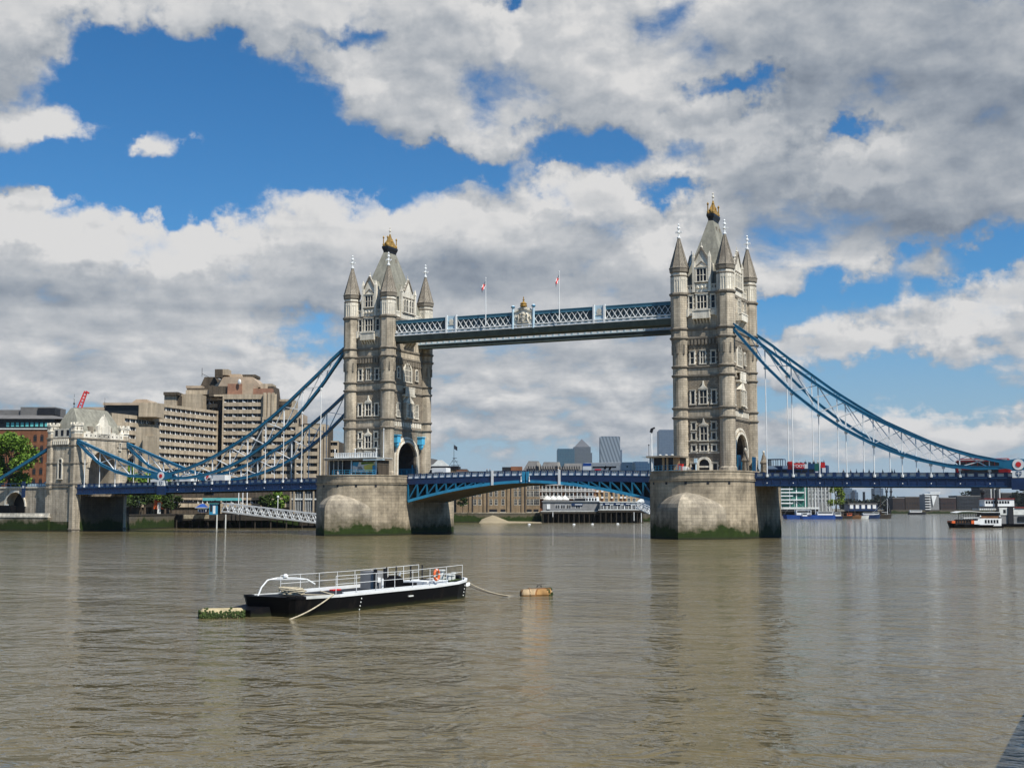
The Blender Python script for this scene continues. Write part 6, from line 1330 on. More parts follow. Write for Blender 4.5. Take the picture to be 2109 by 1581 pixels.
# ================================================================== pier cabins, poles, fences
def cabin_left():
    x0, x1, y0, y1, z = -46.5, -33.6, -17.4, -12.2, 12.95
    T = thing('control_cabin', 'flat roofed glass cabin with bright mural on the left pier', 'cabin', (-40, -15, z))
    r = M('course', 'pale_blue', 'offwhite'); r.box(x0-.7, y0-1.2, 17.1, x1+.5, y1+.6, 17.55); r.box(x0-.8, y0-1.3, 17.55, x1+.6, y1+.7, 17.68, 2); r.box(x1-3.0, y0-1.4, 17.0, x1+2.2, y0-.4, 17.2, 1); r.build('canopy_roof', T)
    b = M('glass', 'dark', 'concrete_dark'); b.box(x0, y0, z, x0+3.6, y1, 17.1, 0); b.box(x0+3.6, y0+.3, z, x0+6.2, y1, 17.1, 1); b.box(x0+6.2, y0+.1, z, x1, y1, 17.1, 2); b.build('wall', T)
    for x in (x0, x0+1.2, x0+2.4, x0+3.6): p = M('offwhite'); p.box(x-.07, y0-.08, z, x+.07, y0-.01, 17.1); p.build('mullion', T)
    for x in (x0+6.1, x1-.2): p = M('pale_blue'); p.box(x-.13, y0-.3, z, x+.13, y0-.05, 17.1); p.build('post', T)
    q = M('sky_blue', 'offwhite', 'yellow', 'grey', 'leaf'); yy = y0+.06
    q.box(x0+6.3, yy-.04, 14.4, x1-.3, yy, 16.7, 1); q.ext([(x0+6.3, 15.9), (x0+7.6, 15.6), (x0+8.0, 16.7), (x0+6.3, 16.7)], (0, yy-.05, 0), (1, 0, 0), (0, 0, 1), (0, -1, 0), 0, .02, 0)
    q.ext([(x0+9.6, 14.6), (x1-.4, 14.5), (x1-.4, 16.1), (x0+11.2, 16.3), (x0+9.3, 15.8)], (0, yy-.05, 0), (1, 0, 0), (0, 0, 1), (0, -1, 0), 0, .02, 2); q.ext([(x0+7.5, 14.6), (x0+9.2, 14.8), (x0+8.6, 15.7), (x0+7.7, 15.6)], (0, yy-.05, 0), (1, 0, 0), (0, 0, 1), (0, -1, 0), 0, .02, 3); q.ext([(x0+8.6, 16.1), (x0+12.0, 16.35), (x0+12.0, 16.65), (x0+8.6, 16.65)], (0, yy-.05, 0), (1, 0, 0), (0, 0, 1), (0, -1, 0), 0, .02, 4)
    q.build('mural', T)
    bl = M('white', 'pale_blue'); 
    bl.beam((x0+2.0, y0-.9, 18.75), (x1+.3, y0-.9, 18.75), .14, .14); bl.beam((x0+2.0, y0-.9, 17.8), (x1+.3, y0-.9, 17.8), .12, .12)
    for k in range(24): x = x0+2.0+k*.475; bl.box(x-.09, y0-1.0, 17.68, x+.09, y0-.8, 18.75)
    for x in (x0+2.0, x0+7.5, x1+.3): bl.tube([(x, y0-.9, 17.68), (x, y0-.9, 19.3)], .12, 6); bl.ell((x, y0-.9, 19.5), (.2, .2, .24), 6, 4)
    bl.build('balustrade', T)
    return T
cabin_left()
def cabin_right():
    x0, x1, y0, y1, z = 31.9, 38.2, -17.0, -12.4, 12.95
    T = thing('control_cabin', 'flat roofed tan cabin with dark openings on the right pier', 'cabin', (35, -15, z))
    r = M('course', 'pale_blue', 'offwhite'); r.box(x0-.6, y0-.8, 16.5, x1+.5, y1+.5, 16.85); r.box(x0-1.7, y0-.8, 16.6, x0-.6, y1, 16.74, 1)
    for k in range(3): r.ell((x0+2.2+k*1.3, y0, 17.0), (.35, .35, .18), 8, 4, 2)
    r.build('canopy_roof', T)
    b = M('concrete_dark', 'brick_sand', 'dark', 'sky_blue'); b.box(x0, y0+.2, z, x1, y1, 16.5, 2); 
    for x, w in ((x0+2.6, .5), (x0+3.5, .4), (x0+5.0, .35), (x1-.9, .9)): b.box(x, y0, z, x+w, y0+.2, 16.5, 1)
    b.box(x0, y0, z, x1, y0+.18, 13.9, 3); b.build('wall', T)
    p = M('pale_blue', 'white'); p.box(x0-.1, y0-.2, z, x0+.1, y0, 16.5); p.box(x0+.6, y0-.2, z, x0+.85, y0, 16.5, 1); p.build('post', T)
cabin_right()
def fence(pts, label, z0=13.7, h=1.05):
    T = thing('railing', label, 'railing', (*pts[0], z0)); m = M('sky_blue')
    for a, b in zip(pts, pts[1:]):
        p, q = Vector((*a, z0)), Vector((*b, z0)); n = 0
        for z in (.08, h*.55, h): m.beam(p+Vector((0, 0, z)), q+Vector((0, 0, z)), .07, .07)
    m.build('rails', T); m = M('sky_blue')
    for a, b in zip(pts, pts[1:]):
        p, q = Vector((*a, z0)), Vector((*b, z0)); n = max(2, int((q-p).length/.45))
        for k in range(n+1): c = p+(q-p)*k/n; m.beam(c, c+Vector((0, 0, h)), .06, .06)
    m.build('uprights', T)
def arcpts(x0, a0, a1, r=10.3, n=8): return [(x0+r*cos(radians(a0+(a1-a0)*k/n)), -11.5+r*sin(radians(a0+(a1-a0)*k/n))) for k in range(n+1)]
fence(arcpts(-41.15, 260, 318), 'sky blue railing on the left pier in front of the mural'); fence(arcpts(41.15, 205, 262), 'sky blue railing on the left half of the right pier')
def simple_pole(x, y, z0, z1, r, mat, name, label, cat, extra=None):
    T = thing(name, label, cat, (x, y, z0)); m = M(mat); m.tube([(x, y, z0), (x, y, z1)], r, 8, 0, r*.75); m.build('pole', T)
    if extra: extra(T, x, y, z1)
    return T
def cam_head(T, x, y, z): m = M('dark'); m.beam((x-.1, y, z-.7), (x+.15, y, z+.1), .45, .5); m.beam((x, y, z), (x+.75, y-.1, z+.25), .35, .3); m.build('camera_head', T)
simple_pole(32.4, -17.4, 12.95, 22.4, .17, 'white', 'camera_pole', 'white pole with dark camera head left of the right pier cabin', 'pole', cam_head)
simple_pole(31.3, -16, 16.7, 19.2, .06, 'dark', 'antenna_pole', 'thin dark antenna on the roof edge of the right pier cabin', 'pole', lambda T, x, y, z: (lambda m: (m.ell((x, y, z), (.16, .16, .18), 6, 4), m.build('tip', T)))(M('dark')))
simple_pole(41.9, -17.6, 12.95, 16.2, .14, 'pale_blue', 'signal_post', 'short pale blue post before the door of the right tower', 'post', lambda T, x, y, z: (lambda m: (m.box(x-.3, y-.3, z-.9, x+.3, y+.1, z), m.build('head', T)))(M('pale_blue')))
simple_pole(-34.2, -17.8, 12.95, 16.0, .16, 'sky_blue', 'signal_post', 'short sky blue post at the right end of the mural on the left pier', 'post', lambda T, x, y, z: (lambda m: (m.box(x-.25, y-.3, z-1.2, x+.25, y+.1, z-.2), m.build('head', T)))(M('sky_blue')))
simple_pole(-34.6, -13.0, 12.95, 24.4, .11, 'white', 'lightning_rod', 'tall thin white rod before the right turret of the left tower', 'rod', lambda T, x, y, z: (lambda m: (m.ell((x, y, z), (.15, .15, .2), 6, 4), m.build('tip', T)))(M('white')))
b = M('red', 'offwhite'); b.box(38.4, -18.4, 12.95, 39.3, -17.6, 15.0); b.box(39.3, -18.4, 12.95, 40.0, -17.6, 14.6, 1); b.box(38.35, -18.45, 15.0, 39.35, -17.55, 15.1); T = thing('equipment_box', 'red and white equipment box beside the right pier cabin', 'box', (39, -18, 12.95)); b.build('body', T); d = M('grey'); d.box(38.55, -18.44, 13.3, 39.15, -18.41, 14.7); d.build('door', T)
for x, y, cl, l in ((40.4, -17.9, 1, 'person in pale shirt standing beside the red box on the right pier'), (41.0, -17.3, 2, 'person in blue jacket standing left of the pale blue post'), (38.2, -11.9, 0, 'worker in dark clothes by the roof end of the right pier cabin')): person((x, y, 12.95), l, CL[cl], 0, .3, 'people on the piers')
person((-43.2, -19.0, 12.95), 'person in pale top behind the parapet before the dark cabin opening', 'cloth_b', 0, .2, 'people on the piers')
def blue_hoard(x0, label):
    T = thing('blue_hoarding', label, 'hoarding', (x0, -3, 12.9)); m = M('teal', 'navyb'); X = x0
    m.box(X, -7.2, 12.9, X+.2, -4.7, 17.2); m.box(X, 4.7, 12.9, X+.2, 7.2, 17.2)
    for k in range(4): m.box(X+.2, -7.1+k*.65, 12.9, X+.3, -6.95+k*.65, 17.2, 1); m.box(X+.2, 4.8+k*.65, 12.9, X+.3, 4.95+k*.65, 17.2, 1)
    m.build('boards', T)
blue_hoard(47.6, 'blue hoarding boards either side of the right tower road arch')
def statue_post(y, label):
    T = thing('stone_bollard', label, 'stone pillar', (49.3, y, 12.3)); m = M('rubble', 'portland'); m.lathe([(1.1, 12.3), (1.1, 13.4), (.8, 13.8), (.7, 15.6), (.9, 16.0), (.6, 16.6), (.35, 17.6), (.05, 18.3)], 49.3, y, 8); m.build('shaft', T); c = M('portland'); c.ell((49.3, y, 18.3), (.28, .28, .35), 8, 5); c.build('cap', T)
statue_post(-6.9, 'carved stone pillar at the near foot of the right tower arch'); statue_post(8.2, 'carved stone pillar at the far foot of the right tower arch')

# flags on the walkway
def flagpole(x, label, lean):
    T = thing('flagpole', label, 'flagpole', (x, -9.5, 47.7)); m = M('white'); m.tube([(x, -9.5, 47.7), (x, -9.5, 58.5)], .13, 8, 0, .07); m.ell((x, -9.5, 58.6), (.16, .16, .16), 6, 4); m.build('pole', T)
    f = M('red', 'navy', 'white'); n = 8; W_, H_ = .95, 2.5
    def P(i, j): a, b = i/n, j/n; return Vector((x-.1-W_*a*(.75+.25*lean), -9.5+.28*sin(a*5+b*2), 58.2-H_*b*.7-a*1.7*(1-.2*b)))
    for i in range(n):
        for j in range(n):
            c = abs(i-3.5) < 1 or abs(j-3.5) < 1; dg_ = abs(i-j) < 1 or abs(i+j-7) < 1; k = 0 if c else (2 if dg_ or abs(i-3.5) < 2 or abs(j-3.5) < 2 else 1)
            q = [P(i, j), P(i+1, j), P(i+1, j+1), P(i, j+1)]; f.add(q+[v+Vector((0, .02, 0)) for v in q], [(0, 1, 2, 3), (7, 6, 5, 4)], k)
    f.build('flag', T)
flagpole(-9.95, 'left flagpole on the near walkway with a drooping union flag', 1.0); flagpole(8.35, 'right flagpole on the near walkway with a furled union flag', .3)

# ================================================================== boats
def hull_mesh(m, L, B, h, mat=0, bow=.28, sheer=.35, n=10, raked=.6):
    rings = []
    for k in range(n+1):
        f = k/n; x = -L/2+L*f; w = B/2*(1 if f < 1-bow else sqrt(max(.0, 1-((f-1+bow)/bow)**2))+.02)*(1 if f > .08 else .82); zt = h+sheer*max(0, (f-.5)*2)**2; ov = raked*max(0, (f-.7)/.3)
        rings.append([(x+ov, -w, zt), (x, -w*.86, -.3), (x, w*.86, -.3), (x+ov, w, zt)])
    m.loft(rings, mat)
def boat(u, d, L, label, hull='cobalt', cab='white', masts=(), flip=1, cl=.35, ch=1.8, hh=2.0, B=4.2, name='moored_boat', turn=0., grp=None):
    q = at(u, 1046, d); q.z = 0; T = thing(name, label, 'boat', q, -YAW+turn+(pi if flip < 0 else 0), grp); m = M(hull, 'white'); hull_mesh(m, L, B, hh); m.build('hull', T, world=False)
    dk = M('amber_wood', 'white'); dk.box(-L*.45, -B*.42, hh-.05, L*.25, B*.42, hh+.06); dk.build('deck', T, world=False)
    if ch: 
        c = M(cab, 'glass'); c.box(-L*.42, -B*.34, hh, -L*.42+L*cl, B*.34, hh+ch); c.box(-L*.43, -B*.37, hh+ch, -L*.41+L*cl, B*.37, hh+ch+.1)
        for s in (-1, 1): c.box(-L*.40, min(s*B*.35, s*B*.33), hh+ch*.5, -L*.44+L*cl, max(s*B*.35, s*B*.33), hh+ch*.85, 1)
        c.build('cabin', T, world=False)
    for x, z, mt in masts:
        k = M(mt); k.tube([(x, 0, hh), (x, 0, z)], .16, 6, 0, .08); k.beam((x, 0, hh+1.4), (x-L*.3, 0, hh+1.7), .18, .2); k.tube([(x, 0, z), (L*.48, 0, hh+.5)], .03, 4); k.tube([(x, 0, z), (-L*.48, 0, hh+.3)], .03, 4); k.build('mast', T, world=False)
    return T
for u, d, L, hull, cab, masts, fl, cl, ch, l in ((1611, 760, 7, 'grey', 'offwhite', ((0, 7, 'timber'),), 1, .3, 1.4, 'small grey boat right beside the right pier'), (1644, 750, 17, 'cobalt', 'white', ((2, 11, 'offwhite'), (-5, 7, 'timber')), -1, .5, 2.2, 'long blue barge with a white cabin, leftmost of the blue boats'), (1665, 742, 9, 'cobalt', 'white', ((1, 6, 'timber'),), 1, .3, 1.3, 'short blue boat between the two long blue barges'), (1690, 744, 16, 'cobalt', 'white', ((1, 17, 'white'), (3, 15, 'white')), -1, .55, 1.5, 'long blue barge with white deck and two leaning masts'), (1717, 748, 9, 'navy', 'offwhite', ((0, 18, 'white'),), -1, .4, 1.6, 'navy boat with white wheelhouse below the lime tree'), (1737, 765, 10, 'timber', 'bark', ((-2, 17, 'bark'), (3, 14, 'bark')), 1, .4, 1.8, 'dark brown sailing barge with bare brown masts'), (1757, 770, 9, 'amber_wood', 'orange', ((1, 16, 'bark'),), 1, .3, 1.2, 'russet wooden boat with one brown mast'), (1772, 775, 9, 'offwhite', 'amber_wood', (), 1, .3, 1.0, 'pale wooden boat left of the low white launch'), (1792, 780, 11, 'navy', 'white', (), 1, .6, .9, 'low white decked launch in front of the boat shed'), (1814, 790, 12, 'timber', 'offwhite', ((0, 19, 'bark'), (4, 12, 'white')), 1, .3, 1.2, 'old sailing boat with tan furled sail, rightmost of the moored boats'), (1888, 1280, 17, 'dark', 'white', (), 1, .7, 1.6, 'small passenger launch under way far off in mid river')):
    boat(u, d, L, l, hull, cab, masts, fl, cl, ch*1.35, 2.2 if L > 10 else 1.6)
def ferry():
    d = 412; q = at(2010, 1046, d); q.z = 0; T = thing('passenger_boat', 'white and black river passenger boat with open orange trimmed stern deck, right edge', 'boat', q, -YAW); X = lambda u: lx(u, d)-lx(2010, d); Z = lambda v: lz(v, d)
    m = M('black', 'red'); xs = [1958, 1966, 1985, 2010, 2040, 2063]; rings = []
    for u, w, zt in ((1957, .8, 1.75), (1963, 2.0, 1.3), (1985, 2.6, 1.05), (2012, 2.6, .9), (2040, 2.5, .9), (2066, 1.8, 1.1)): rings.append([(X(u), 2.6-w, zt), (X(u)+.6, 2.6-w*.8, -.3), (X(u)+.6, 2.6+w*.8, -.3), (X(u), 2.6+w, zt)])
    m.loft(rings); m.build('hull', T, world=False)
    c = M('white', 'glass', 'offwhite'); c.ext([(X(2014), .55), (X(2062), .6), (X(2063), Z(1067)), (X(2014), Z(1067))], (0, .3, 0), (1, 0, 0), (0, 0, 1), (0, 1, 0), 0, 4.6)
    for k in range(5): u = 2028+k*6; c.box(X(u), .25, Z(1077), X(u+4), .32, Z(1070), 1)
    c.build('saloon', T, world=False)
    dk = M('amber_wood', 'red', 'white', 'orange', 'dark'); dk.box(X(1968), .4, .9, X(2014), 4.8, 1.5, 4); dk.box(X(1960), .2, 1.4, X(1967), 4.6, 2.2, 3); dk.box(X(2000), .15, 1.25, X(2006), .3, 2.3, 3); dk.box(X(2006), .15, 1.1, X(2018), .3, 2.2, 2); dk.beam((X(1984), .2, Z(1066)), (X(2018), .2, Z(1065.5)), .12, .25, 2); dk.box(X(2020), .35, Z(1067), X(2060), 4.7, Z(1062), 0)
    for k in range(8): dk.box(X(1974+k*5), .3, 1.5, X(1975+k*5), .4, Z(1055), 4)
    for k in range(7): dk.box(X(1972+k*6), 1.5, 1.5, X(1975+k*6), 3.5, 2.6, 0)
    dk.build('open_deck', T, world=False)
    r = M('white', 'dark'); pts = [(X(1968), Z(1055)), (X(1980), Z(1052.4)), (X(2000), Z(1052)), (X(2024), Z(1054)), (X(2060), Z(1054)), (X(2060), Z(1054)-.15), (X(2024), Z(1054)-.15), (X(2000), Z(1052)-.15), (X(1980), Z(1052.4)-.15), (X(1968), Z(1055)-.15)]
    r.ext(pts, (0, -.2, 0), (1, 0, 0), (0, 0, 1), (0, 1, 0), 0, 5.4, 0); r.box(X(2022), .6, Z(1062), X(2061), 4.5, Z(1055), 1); r.build('awning_roof', T, world=False)
    for u in (2019, 2059): l = M('white'); l.ell((X(u), .2, Z(1063)), (.28, .28, .3), 8, 5); l.build('lamp', T, world=False)
ferry()
def ship():
    d = 432; q = at(2075, 1046, d); q.z = 0; T = thing('moored_ship', 'tall white moored vessel with wheelhouse behind the passenger boat, right edge', 'ship', q, -YAW); X = lambda u: lx(u, d)-lx(2075, d); Z = lambda v: lz(v, d)
    m = M('black', 'grey'); m.loft([[(X(u), y0, z), (X(u), y0+.4, -.4), (X(u), 8.6, -.4), (X(u), 9, z)] for u, y0, z in ((2030, 2.4, 1.2), (2060, .4, 1.0), (2100, .2, 1.0), (2150, .4, 1.2))]); m.build('hull', T, world=False)
    s = M('offwhite', 'glass', 'maroon', 'dark', 'grey'); s.box(X(2062), 1, 1.0, X(2140), 8, Z(1060), 4); s.box(X(2060), .8, Z(1060), X(2140), 8.2, Z(1045), 0); s.box(X(2092), .5, Z(1046), X(2140), 8.5, Z(1043.5), 2); s.box(X(2068), .7, Z(1056), X(2073), .85, Z(1049), 1); s.box(X(2077), .4, .8, X(2088), .9, Z(1044), 3); s.box(X(2098), .6, Z(1072), X(2125), .9, Z(1063), 1); s.box(X(2020), 1.2, Z(1050), X(2056), 8, Z(1046.5), 0)
    for k in range(9): s.box(X(2024+k*4), 1.1, Z(1051), X(2024.5+k*4), 1.2, Z(1046.5), 4)
    s.build('superstructure', T, world=False)
    w_ = M('white', 'glass', 'maroon'); w_.box(X(2033), 2, Z(1042), X(2094), 7, Z(1028), 0); w_.box(X(2032), 1.8, Z(1028), X(2095), 7.2, Z(1025.5), 2)
    for k in range(9): u = 2035+k*5.6; w_.box(X(u), 1.93, Z(1036.5), X(u+4), 2.01, Z(1031), 1)
    w_.build('wheelhouse', T, world=False)
    for u, z in ((2051, 1006), (2059, 1004), (2069, 1006)): f = M('offwhite'); f.tube([(X(u), 4, Z(1026)), (X(u), 4, Z(z))], .22, 6); f.build('mast', T, world=False)
    f = M('dark', 'cobalt'); f.tube([(X(2056), 1.5, .5), (X(2056), 1.5, Z(1008))], .42, 8); f.build('mooring_pile', T, world=False)
    f = M('dark'); f.tube([(X(2036), 5, Z(1026)), (X(2036), 5, Z(1012))], .5, 8); f.ell((X(2036), 5, Z(1012)), (.9, .9, 1.0), 8, 5); f.build('funnel', T, world=False)
ship()

# ================================================================== barge in the foreground
def barge():
    A, Bv = Vector((76.72, -210.7, 0)), Vector((78.25, -190.4, 0)); ax = (Bv-A).normalized(); L = (Bv-A).length; nx = Vector((ax.y, -ax.x, 0))      # nx points to the near (right hand) side
    T = thing('work_barge', 'black hulled work barge with white gunwale and handrails, moored in the foreground', 'barge', (A+Bv)/2, atan2(ax.y, ax.x)); h = L/2
    # outline in local coordinates: x along the hull from the blunt left end, y negative toward the camera
    st = [(-h-.1, 1.6), (-h+.1, 1.9), (-h+.9, 2.0), (-h+4, 2.05), (h-6, 2.05), (h-3, 1.95), (h-1.4, 1.55), (h-.4, 1.0), (h, .55)]
    def zt(x): return 1.02+.22*max(0, (x-h*.2)/(h*.8))**2+.10*max(0, (-x-h*.55)/(h*.45))**2
    m = M('hull_black'); rings = []
    for x, w in st:
        inn = .3 if x < -h+.6 else (.15 if x < -h+2 else .0); b = max(.2, w-.2-inn*.2)
        rings.append([(x, -w, zt(x)), (x+inn, -b, -.35), (x+inn, b, -.35), (x, w, zt(x))])
    m.loft(rings); m.build('hull', T, world=False)
    g = M('white', 'hull_black', 'offwhite')                           # white gunwale cap, dull at the blunt end
    for s in (-1, 1):
        for (xa, wa), (xb, wb) in zip(st, st[1:]):
            k = 1 if xb < -h+.95 else 2 if xb < -h+4.1 else 0
            g.add([(x, s*(w+o), zt(x)+z) for (x, w) in ((xa, wa), (xb, wb)) for o, z in ((.02, -.10), (.02, .05), (-.2, .05), (-.2, -.10))], [(0, 1, 5, 4), (1, 2, 6, 5), (2, 3, 7, 6), (0, 4, 7, 3), (0, 3, 2, 1), (4, 5, 6, 7)], k)
    g.box(-h+4.2, 1.5, 1.0, h-3.5, 1.68, 1.22, 0); g.box(h-5.8, -1.2, 1.04, h-3.2, 1.2, 1.28, 0); g.box(-h+5, -1.55, .98, h-3, -1.45, 1.14, 0); g.build('gunwale', T, world=False)
    dk = M('grey', 'timber_pale'); dk.prism([(max(x, -h+.45), -w+.25) for x, w in st[1:]]+[(max(x, -h+.45), w-.25) for x, w in reversed(st[1:])], .85, 1.0, 0); dk.prism([(max(x, -h+.2), -w+.28) for x, w in st[1:4]]+[(max(x, -h+.2), w-.28) for x, w in reversed(st[1:4])], 1.0, 1.04, 1); dk.build('deck', T, world=False)
    r = M('hull_black'); r.loft([[(-h-.9, .5, .40), (-h-.9, .5, -.3), (-h-.7, 2.5, -.3), (-h-.7, 2.5, .40)], [(-h+.8, -.6, .66), (-h+.8, -.6, -.3), (-h+.8, 1.9, -.3), (-h+.8, 1.9, .66)]]); r.build('bow_ramp', T, world=False)
    p = M('white')
    def rail(y, xa, xb, n, name, ends=0):
        k = M('white')
        for z in (1.1, .62): k.tube([(xa, y, zt(xa)+z), ((xa+xb)/2, y, zt((xa+xb)/2)+z), (xb, y, zt(xb)+z)], .017, 6)
        for j in range(n+1): x = xa+(xb-xa)*j/n; k.tube([(x, y, zt(x)-.1), (x, y, zt(x)+1.1)], .019, 6)
        k.build(name, T, world=False)
    rail(-1.6, -h+4.2, h-2.0, 7, 'handrail'); rail(1.6, -h+3.0, h-2.6, 8, 'handrail')
    a = M('white'); a.tube([(-h+.5, 1.2, 1.05), (-h+.8, 1.2, 1.55), (-h+1.2, 1.1, 1.95), (-h+1.8, .9, 2.05), (-h+2.4, 0, 2.05), (-h+2.6, -.7, 1.98), (-h+2.8, -1.15, 1.7)], .045, 8); a.tube([(-h+1.3, 1.05, 1.98), (-h+2.2, -.9, 2.0)], .03, 8); a.ell((-h+2.1, .5, 2.15), (.16, .16, .16), 8, 5); a.build('bow_hoop', T, world=False)
    w_ = M('grey', 'dark', 'white'); w_.box(-h+9.6, -.5, 1.0, -h+10.6, .6, 2.15, 0); w_.box(-h+9.5, -.62, 1.0, -h+9.62, -.5, 2.3, 1); w_.box(-h+10.55, -.62, 1.0, -h+10.67, -.5, 2.3, 1); w_.box(-h+9.75, -.66, 1.45, -h+10.05, -.5, 1.75, 2); w_.tube([(-h+9.9, -.9, 1.1), (-h+9.9, -.9, 1.7)], .08, 8, 2); w_.build('winch_cabinet', T, world=False)
    e = M('black', 'steel', 'white', 'red'); e.loft([[(-h+12.0+a_, y, z) for a_, z in ((0, 1.0), (.9, 1.0), (.8, 1.55), (.4, 1.75), (.1, 1.5))] for y in (-.5, .35)]); e.tube([(-h+12.7, -.2, 1.5), (-h+12.9, -.2, 1.95)], .07, 6, 1); e.build('engine', T, world=False); e = M('black', 'steel', 'white', 'red'); e.box(-h+14.0, -.4, 1.0, -h+14.6, .4, 1.2, 0); e.box(-h+14.8, -.6, 1.0, -h+15.8, .6, 1.3, 2); e.box(-h+15.9, -.4, 1.05, -h+16.5, .3, 1.35, 0); e.build('deck_lockers', T, world=False); e = M('red'); e.box(-h+7.2, .9, 1.0, -h+8.0, 1.2, 1.1, 0); e.build('deck_hatch', T, world=False)
    k = M('dark')
    for x in (12.2, 13.3, 15.0, 16.4, 9.55): k.tube([(-h+x, .4 if x != 9.55 else -.7, 1.0), (-h+x, .4 if x != 9.55 else -.7, 2.28)], .055, 6)
    k.build('stanchions', T, world=False)
    o = M('offwhite', 'steel', 'weed', 'dark')
    for x, y, rr, hh in ((h-2.3, -.7, .15, .5), (h-1.6, .35, .2, .75), (h-1.0, -.25, .13, .55), (h-1.6, -.55, .12, .45)): o.lathe([(rr, 1.0), (rr, 1.0+hh), (rr*1.4, 1.03+hh), (rr*1.4, 1.12+hh)], x, y, 10, 0, 0)
    o.box(h-2.6, -.9, 1.0, h-.8, .8, 1.22, 2); o.tube([(h-.55, -.5, 1.35), (h-.45, .5, 1.35)], .14, 10, 3); o.tube([(h-2.0, -.2, 1.62), (h-1.2, .5, 1.62)], .05, 6, 1); o.build('bollards', T, world=False)
    d = M('offwhite')
    for x in (-h+6.1, h-1.9):
        for j in range(4): w0 = 2.05 if x < 0 else 1.72; d.ell((x, -w0-.03+(.05*j if x < 0 else .045*j), zt(x)-.30-j*.22), (.05, .03, .05), 6, 4)
    d.box(-h+11.2, -2.07, .52, -h+11.7, -1.94, .60); d.build('draught_marks', T, world=False)
    n = M('white')                                                # a short name, too small to read, at the bow
    for j in range(5): n.beam((h-1.62+j*.22, -1.71+j*.088, .78), (h-1.56+j*.22, -1.685+j*.088, 1.0), .13, .05, up=(.37, .93, 0))
    n.build('bow_name', T, world=False)
    MW = Matrix.Translation((A+Bv)/2) @ Matrix.Rotation(atan2(ax.y, ax.x), 4, 'Z')
    return (lambda x, y, z: MW @ Vector((x, y, z))), h
BW, BH = barge()
def lifebuoy():
    c = BW(-BH+15.0, -1.62, 1.72); T = thing('life_ring', 'orange and white life ring hanging on the barge handrail', 'life ring', c, atan2(20.3, 1.6)); m = M('orange', 'offwhite'); n = 20
    for k in range(n):
        a, b = 2*pi*k/n, 2*pi*(k+1)/n; m.tube([(.29*cos(a), -.06, .33*sin(a)), (.29*cos(b), -.06, .33*sin(b))], .085, 7, 1 if k % 5 == 0 else 0)
    m.build('ring', T, world=False)
lifebuoy()
def coil():
    c = BW(-BH+2.0, -.1, 1.06); T = thing('rope_coil', 'heap of coiled tan rope on the blunt end of the barge deck', 'rope', c); m = M('rope'); r = random.Random(4); pts = []
    for k in range(90): a = k*.55; q = .42+.16*sin(k*.31); pts.append((q*cos(a)*1.5+r.uniform(-.05, .05), q*sin(a)+r.uniform(-.05, .05), .05+k*.0042+r.uniform(0, .05)))
    m.tube(pts, .045, 6); m.build('coil', T, world=False)
coil()
def rope(label, pts, r=.035, mat='rope'):
    T = thing('mooring_rope', label, 'rope', pts[0]); m = M(mat); m.tube(pts, r, 6); m.build('line', T)
def sag(a, b, s, n=14): return [a.lerp(b, k/n)-Vector((0, 0, s*4*(k/n)*(1-k/n))) for k in range(n+1)]
p = BW(-BH+3.4, -2.05, 1.12); q = at(553, 1274, 71.5); q.z = -.15
rope('pale rope hanging from the barge gunwale into the water at its left end', [BW(-BH+3.2, -1.2, 1.3), BW(-BH+3.3, -1.9, 1.14), p]+sag(p, q, .32)[1:], .04)
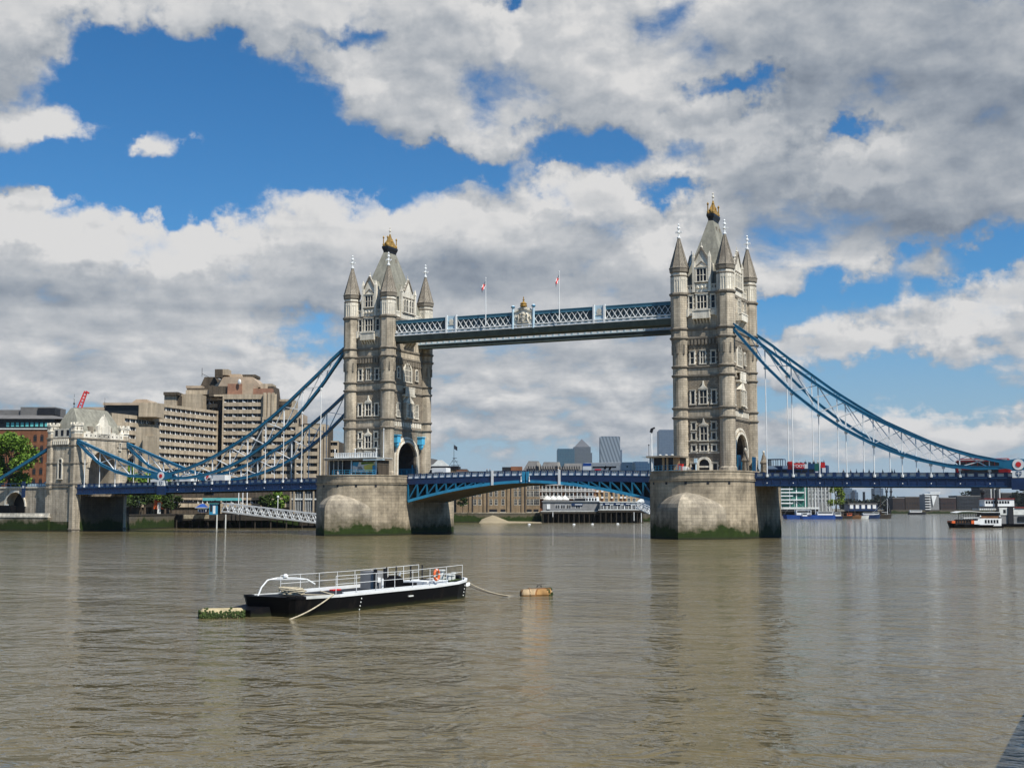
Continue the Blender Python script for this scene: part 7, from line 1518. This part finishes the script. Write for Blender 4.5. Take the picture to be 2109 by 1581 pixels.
def buoy(pa, pb, r, label, mats, weed, ring_):
    T = thing('mooring_buoy', label, 'buoy', ((pa+pb)/2)); d = (pb-pa).normalized(); m = M(mats); L = (pb-pa).length
    prof = [(.01, 0), (r*.75, .02), (r*.97, .12), (r, .3), (r, L-.3), (r*.97, L-.12), (r*.75, L-.02), (.01, L)]
    s = d.cross(Vector((0, 0, 1))); 
    m.lathe([(a, b) for a, b in prof], n=20).map_last(lambda v: tuple(pa+d*v[2]+s*v[0]+Vector((0, 0, v[1]))), 20*len(prof)); m.build('float', T, smooth=True)
    if weed:
        w_ = M('weed'); rr = random.Random(6)
        for k in range(620):
            a = rr.uniform(-.3, .42)+rr.random()**3*.35; sg = rr.choice((-1, -1, 1)); t = rr.uniform(-.05, L+.05) if k > 90 else rr.choice((-.04, L+.04)); c = pa+d*t+s*(sg*r*1.0*cos(a)*(1 if k > 90 else rr.random()))+Vector((0, 0, r*sin(a)+.05)); 
            w_.lathe([(.02, 0), (.075, .04), (.06, .10), (.02, .13)], n=5).map_last(lambda v: (c.x+v[0], c.y+v[1], c.z+v[2]-.1), 20)
        for t in (.35, L-.75): 
            for k in range(12): c = pa+d*(t+rr.uniform(-.1, .1))+s*(r*cos(k/11*pi))+Vector((0, 0, r*sin(k/11*pi))); w_.ell((c.x, c.y, c.z), (.08, .08, .06), 6, 4)
        w_.build('weed_fringe', T)
    if ring_:
        g = M('rust', 'dark', 'weed'); c = pa+d*L*ring_+Vector((0, 0, r)); g.tube([c+d*.16*cos(a)+Vector((0, 0, .08+.13*sin(a))) for a in [pi*k/8-.2 for k in range(10)]], .035, 6, 1); g.tube([pa+d*(L*.28)+s*(r*1.03*cos(a))+Vector((0, 0, r*1.03*sin(a))) for a in [pi*k/12 for k in range(13)]], .06, 6, 0)
        for k in range(26): a = random.uniform(-.4, pi+.4); e = pb-d*random.uniform(.0, .45)+s*(r*cos(a))+Vector((0, 0, r*sin(a)*.92)); g.ell((e.x, e.y, max(e.z, -.05)), (.08, .08, .06), 5, 4, 2)
        g.build('lifting_eye', T)
    return T
a1, b1 = at(412, 1280, 73.6), at(501, 1277, 74.2); a1.z = b1.z = .12
buoy(a1, b1, .42, 'pale log like mooring buoy fringed with green weed, left of the barge', 'buoy_tan', True, 0)
a2, b2 = at(1072, 1218, 92.5), at(1136, 1217, 93.0); a2.z, b2.z = .02, .12
buoy(a2, b2, .42, 'rusty orange mooring buoy with a lifting eye, right of the barge', 'rust', False, .6)
p = BW(BH, -.3, 1.2); e = a2+Vector((-.1, 0, -.05)); rope('slack rope from the right end of the barge to the rusty buoy', sag(p, e, .34), .035)
p = BW(BH, .2, 1.15); e = at(1046, 1215, 92.0); e.z = .0; rope('second rope dipping into the water short of the rusty buoy', sag(p, e, .22), .028, 'bark')
for u, v, l in ((1090, 1079.5, 'small white float on the water below the tan warehouse'), (1182, 1079.5, 'small white float below the grey pavilion'), (1220, 1079, 'small white float below the left end of the white pavilion'), (1272, 1078.5, 'small white float below the navy signs of the white pavilion')):
    d = F*CAM.z/(v-1046); q = at(u, 1046, d); q.z = 0; f = M('white'); f.lathe([(.05, -.2), (.5, -.1), (.62, .12), (.4, .34), (.05, .42)], q.x, q.y, 8); T = thing('marker_float', l, 'float', q, 0, 'small white floats mid river'); f.build('float', T); g = M('dark'); g.lathe([(.06, .4), (.06, .6), (.01, .62)], q.x, q.y, 6); g.build('eye', T)

# ================================================================== air between here and the far towers
def haze():
    m = bpy.data.materials.new('haze'); m.use_nodes = True; t = m.node_tree; t.nodes.clear()
    o = t.nodes.new('ShaderNodeOutputMaterial'); v = t.nodes.new('ShaderNodeVolumePrincipled'); v.inputs['Color'].default_value = (.80, .88, .97, 1); v.inputs['Density'].default_value = HAZE; v.inputs['Anisotropy'].default_value = .1
    t.links.new(v.outputs[0], o.inputs['Volume']); MT['haze'] = m; b = M('haze'); b.box(-2900, -1400, -5, 6800, 8700, 262); o = b.build('haze'); tag(o, 'thin pale river haze', 'haze', kind='stuff')
HAZE = 2.6e-5
if HAZE: haze()
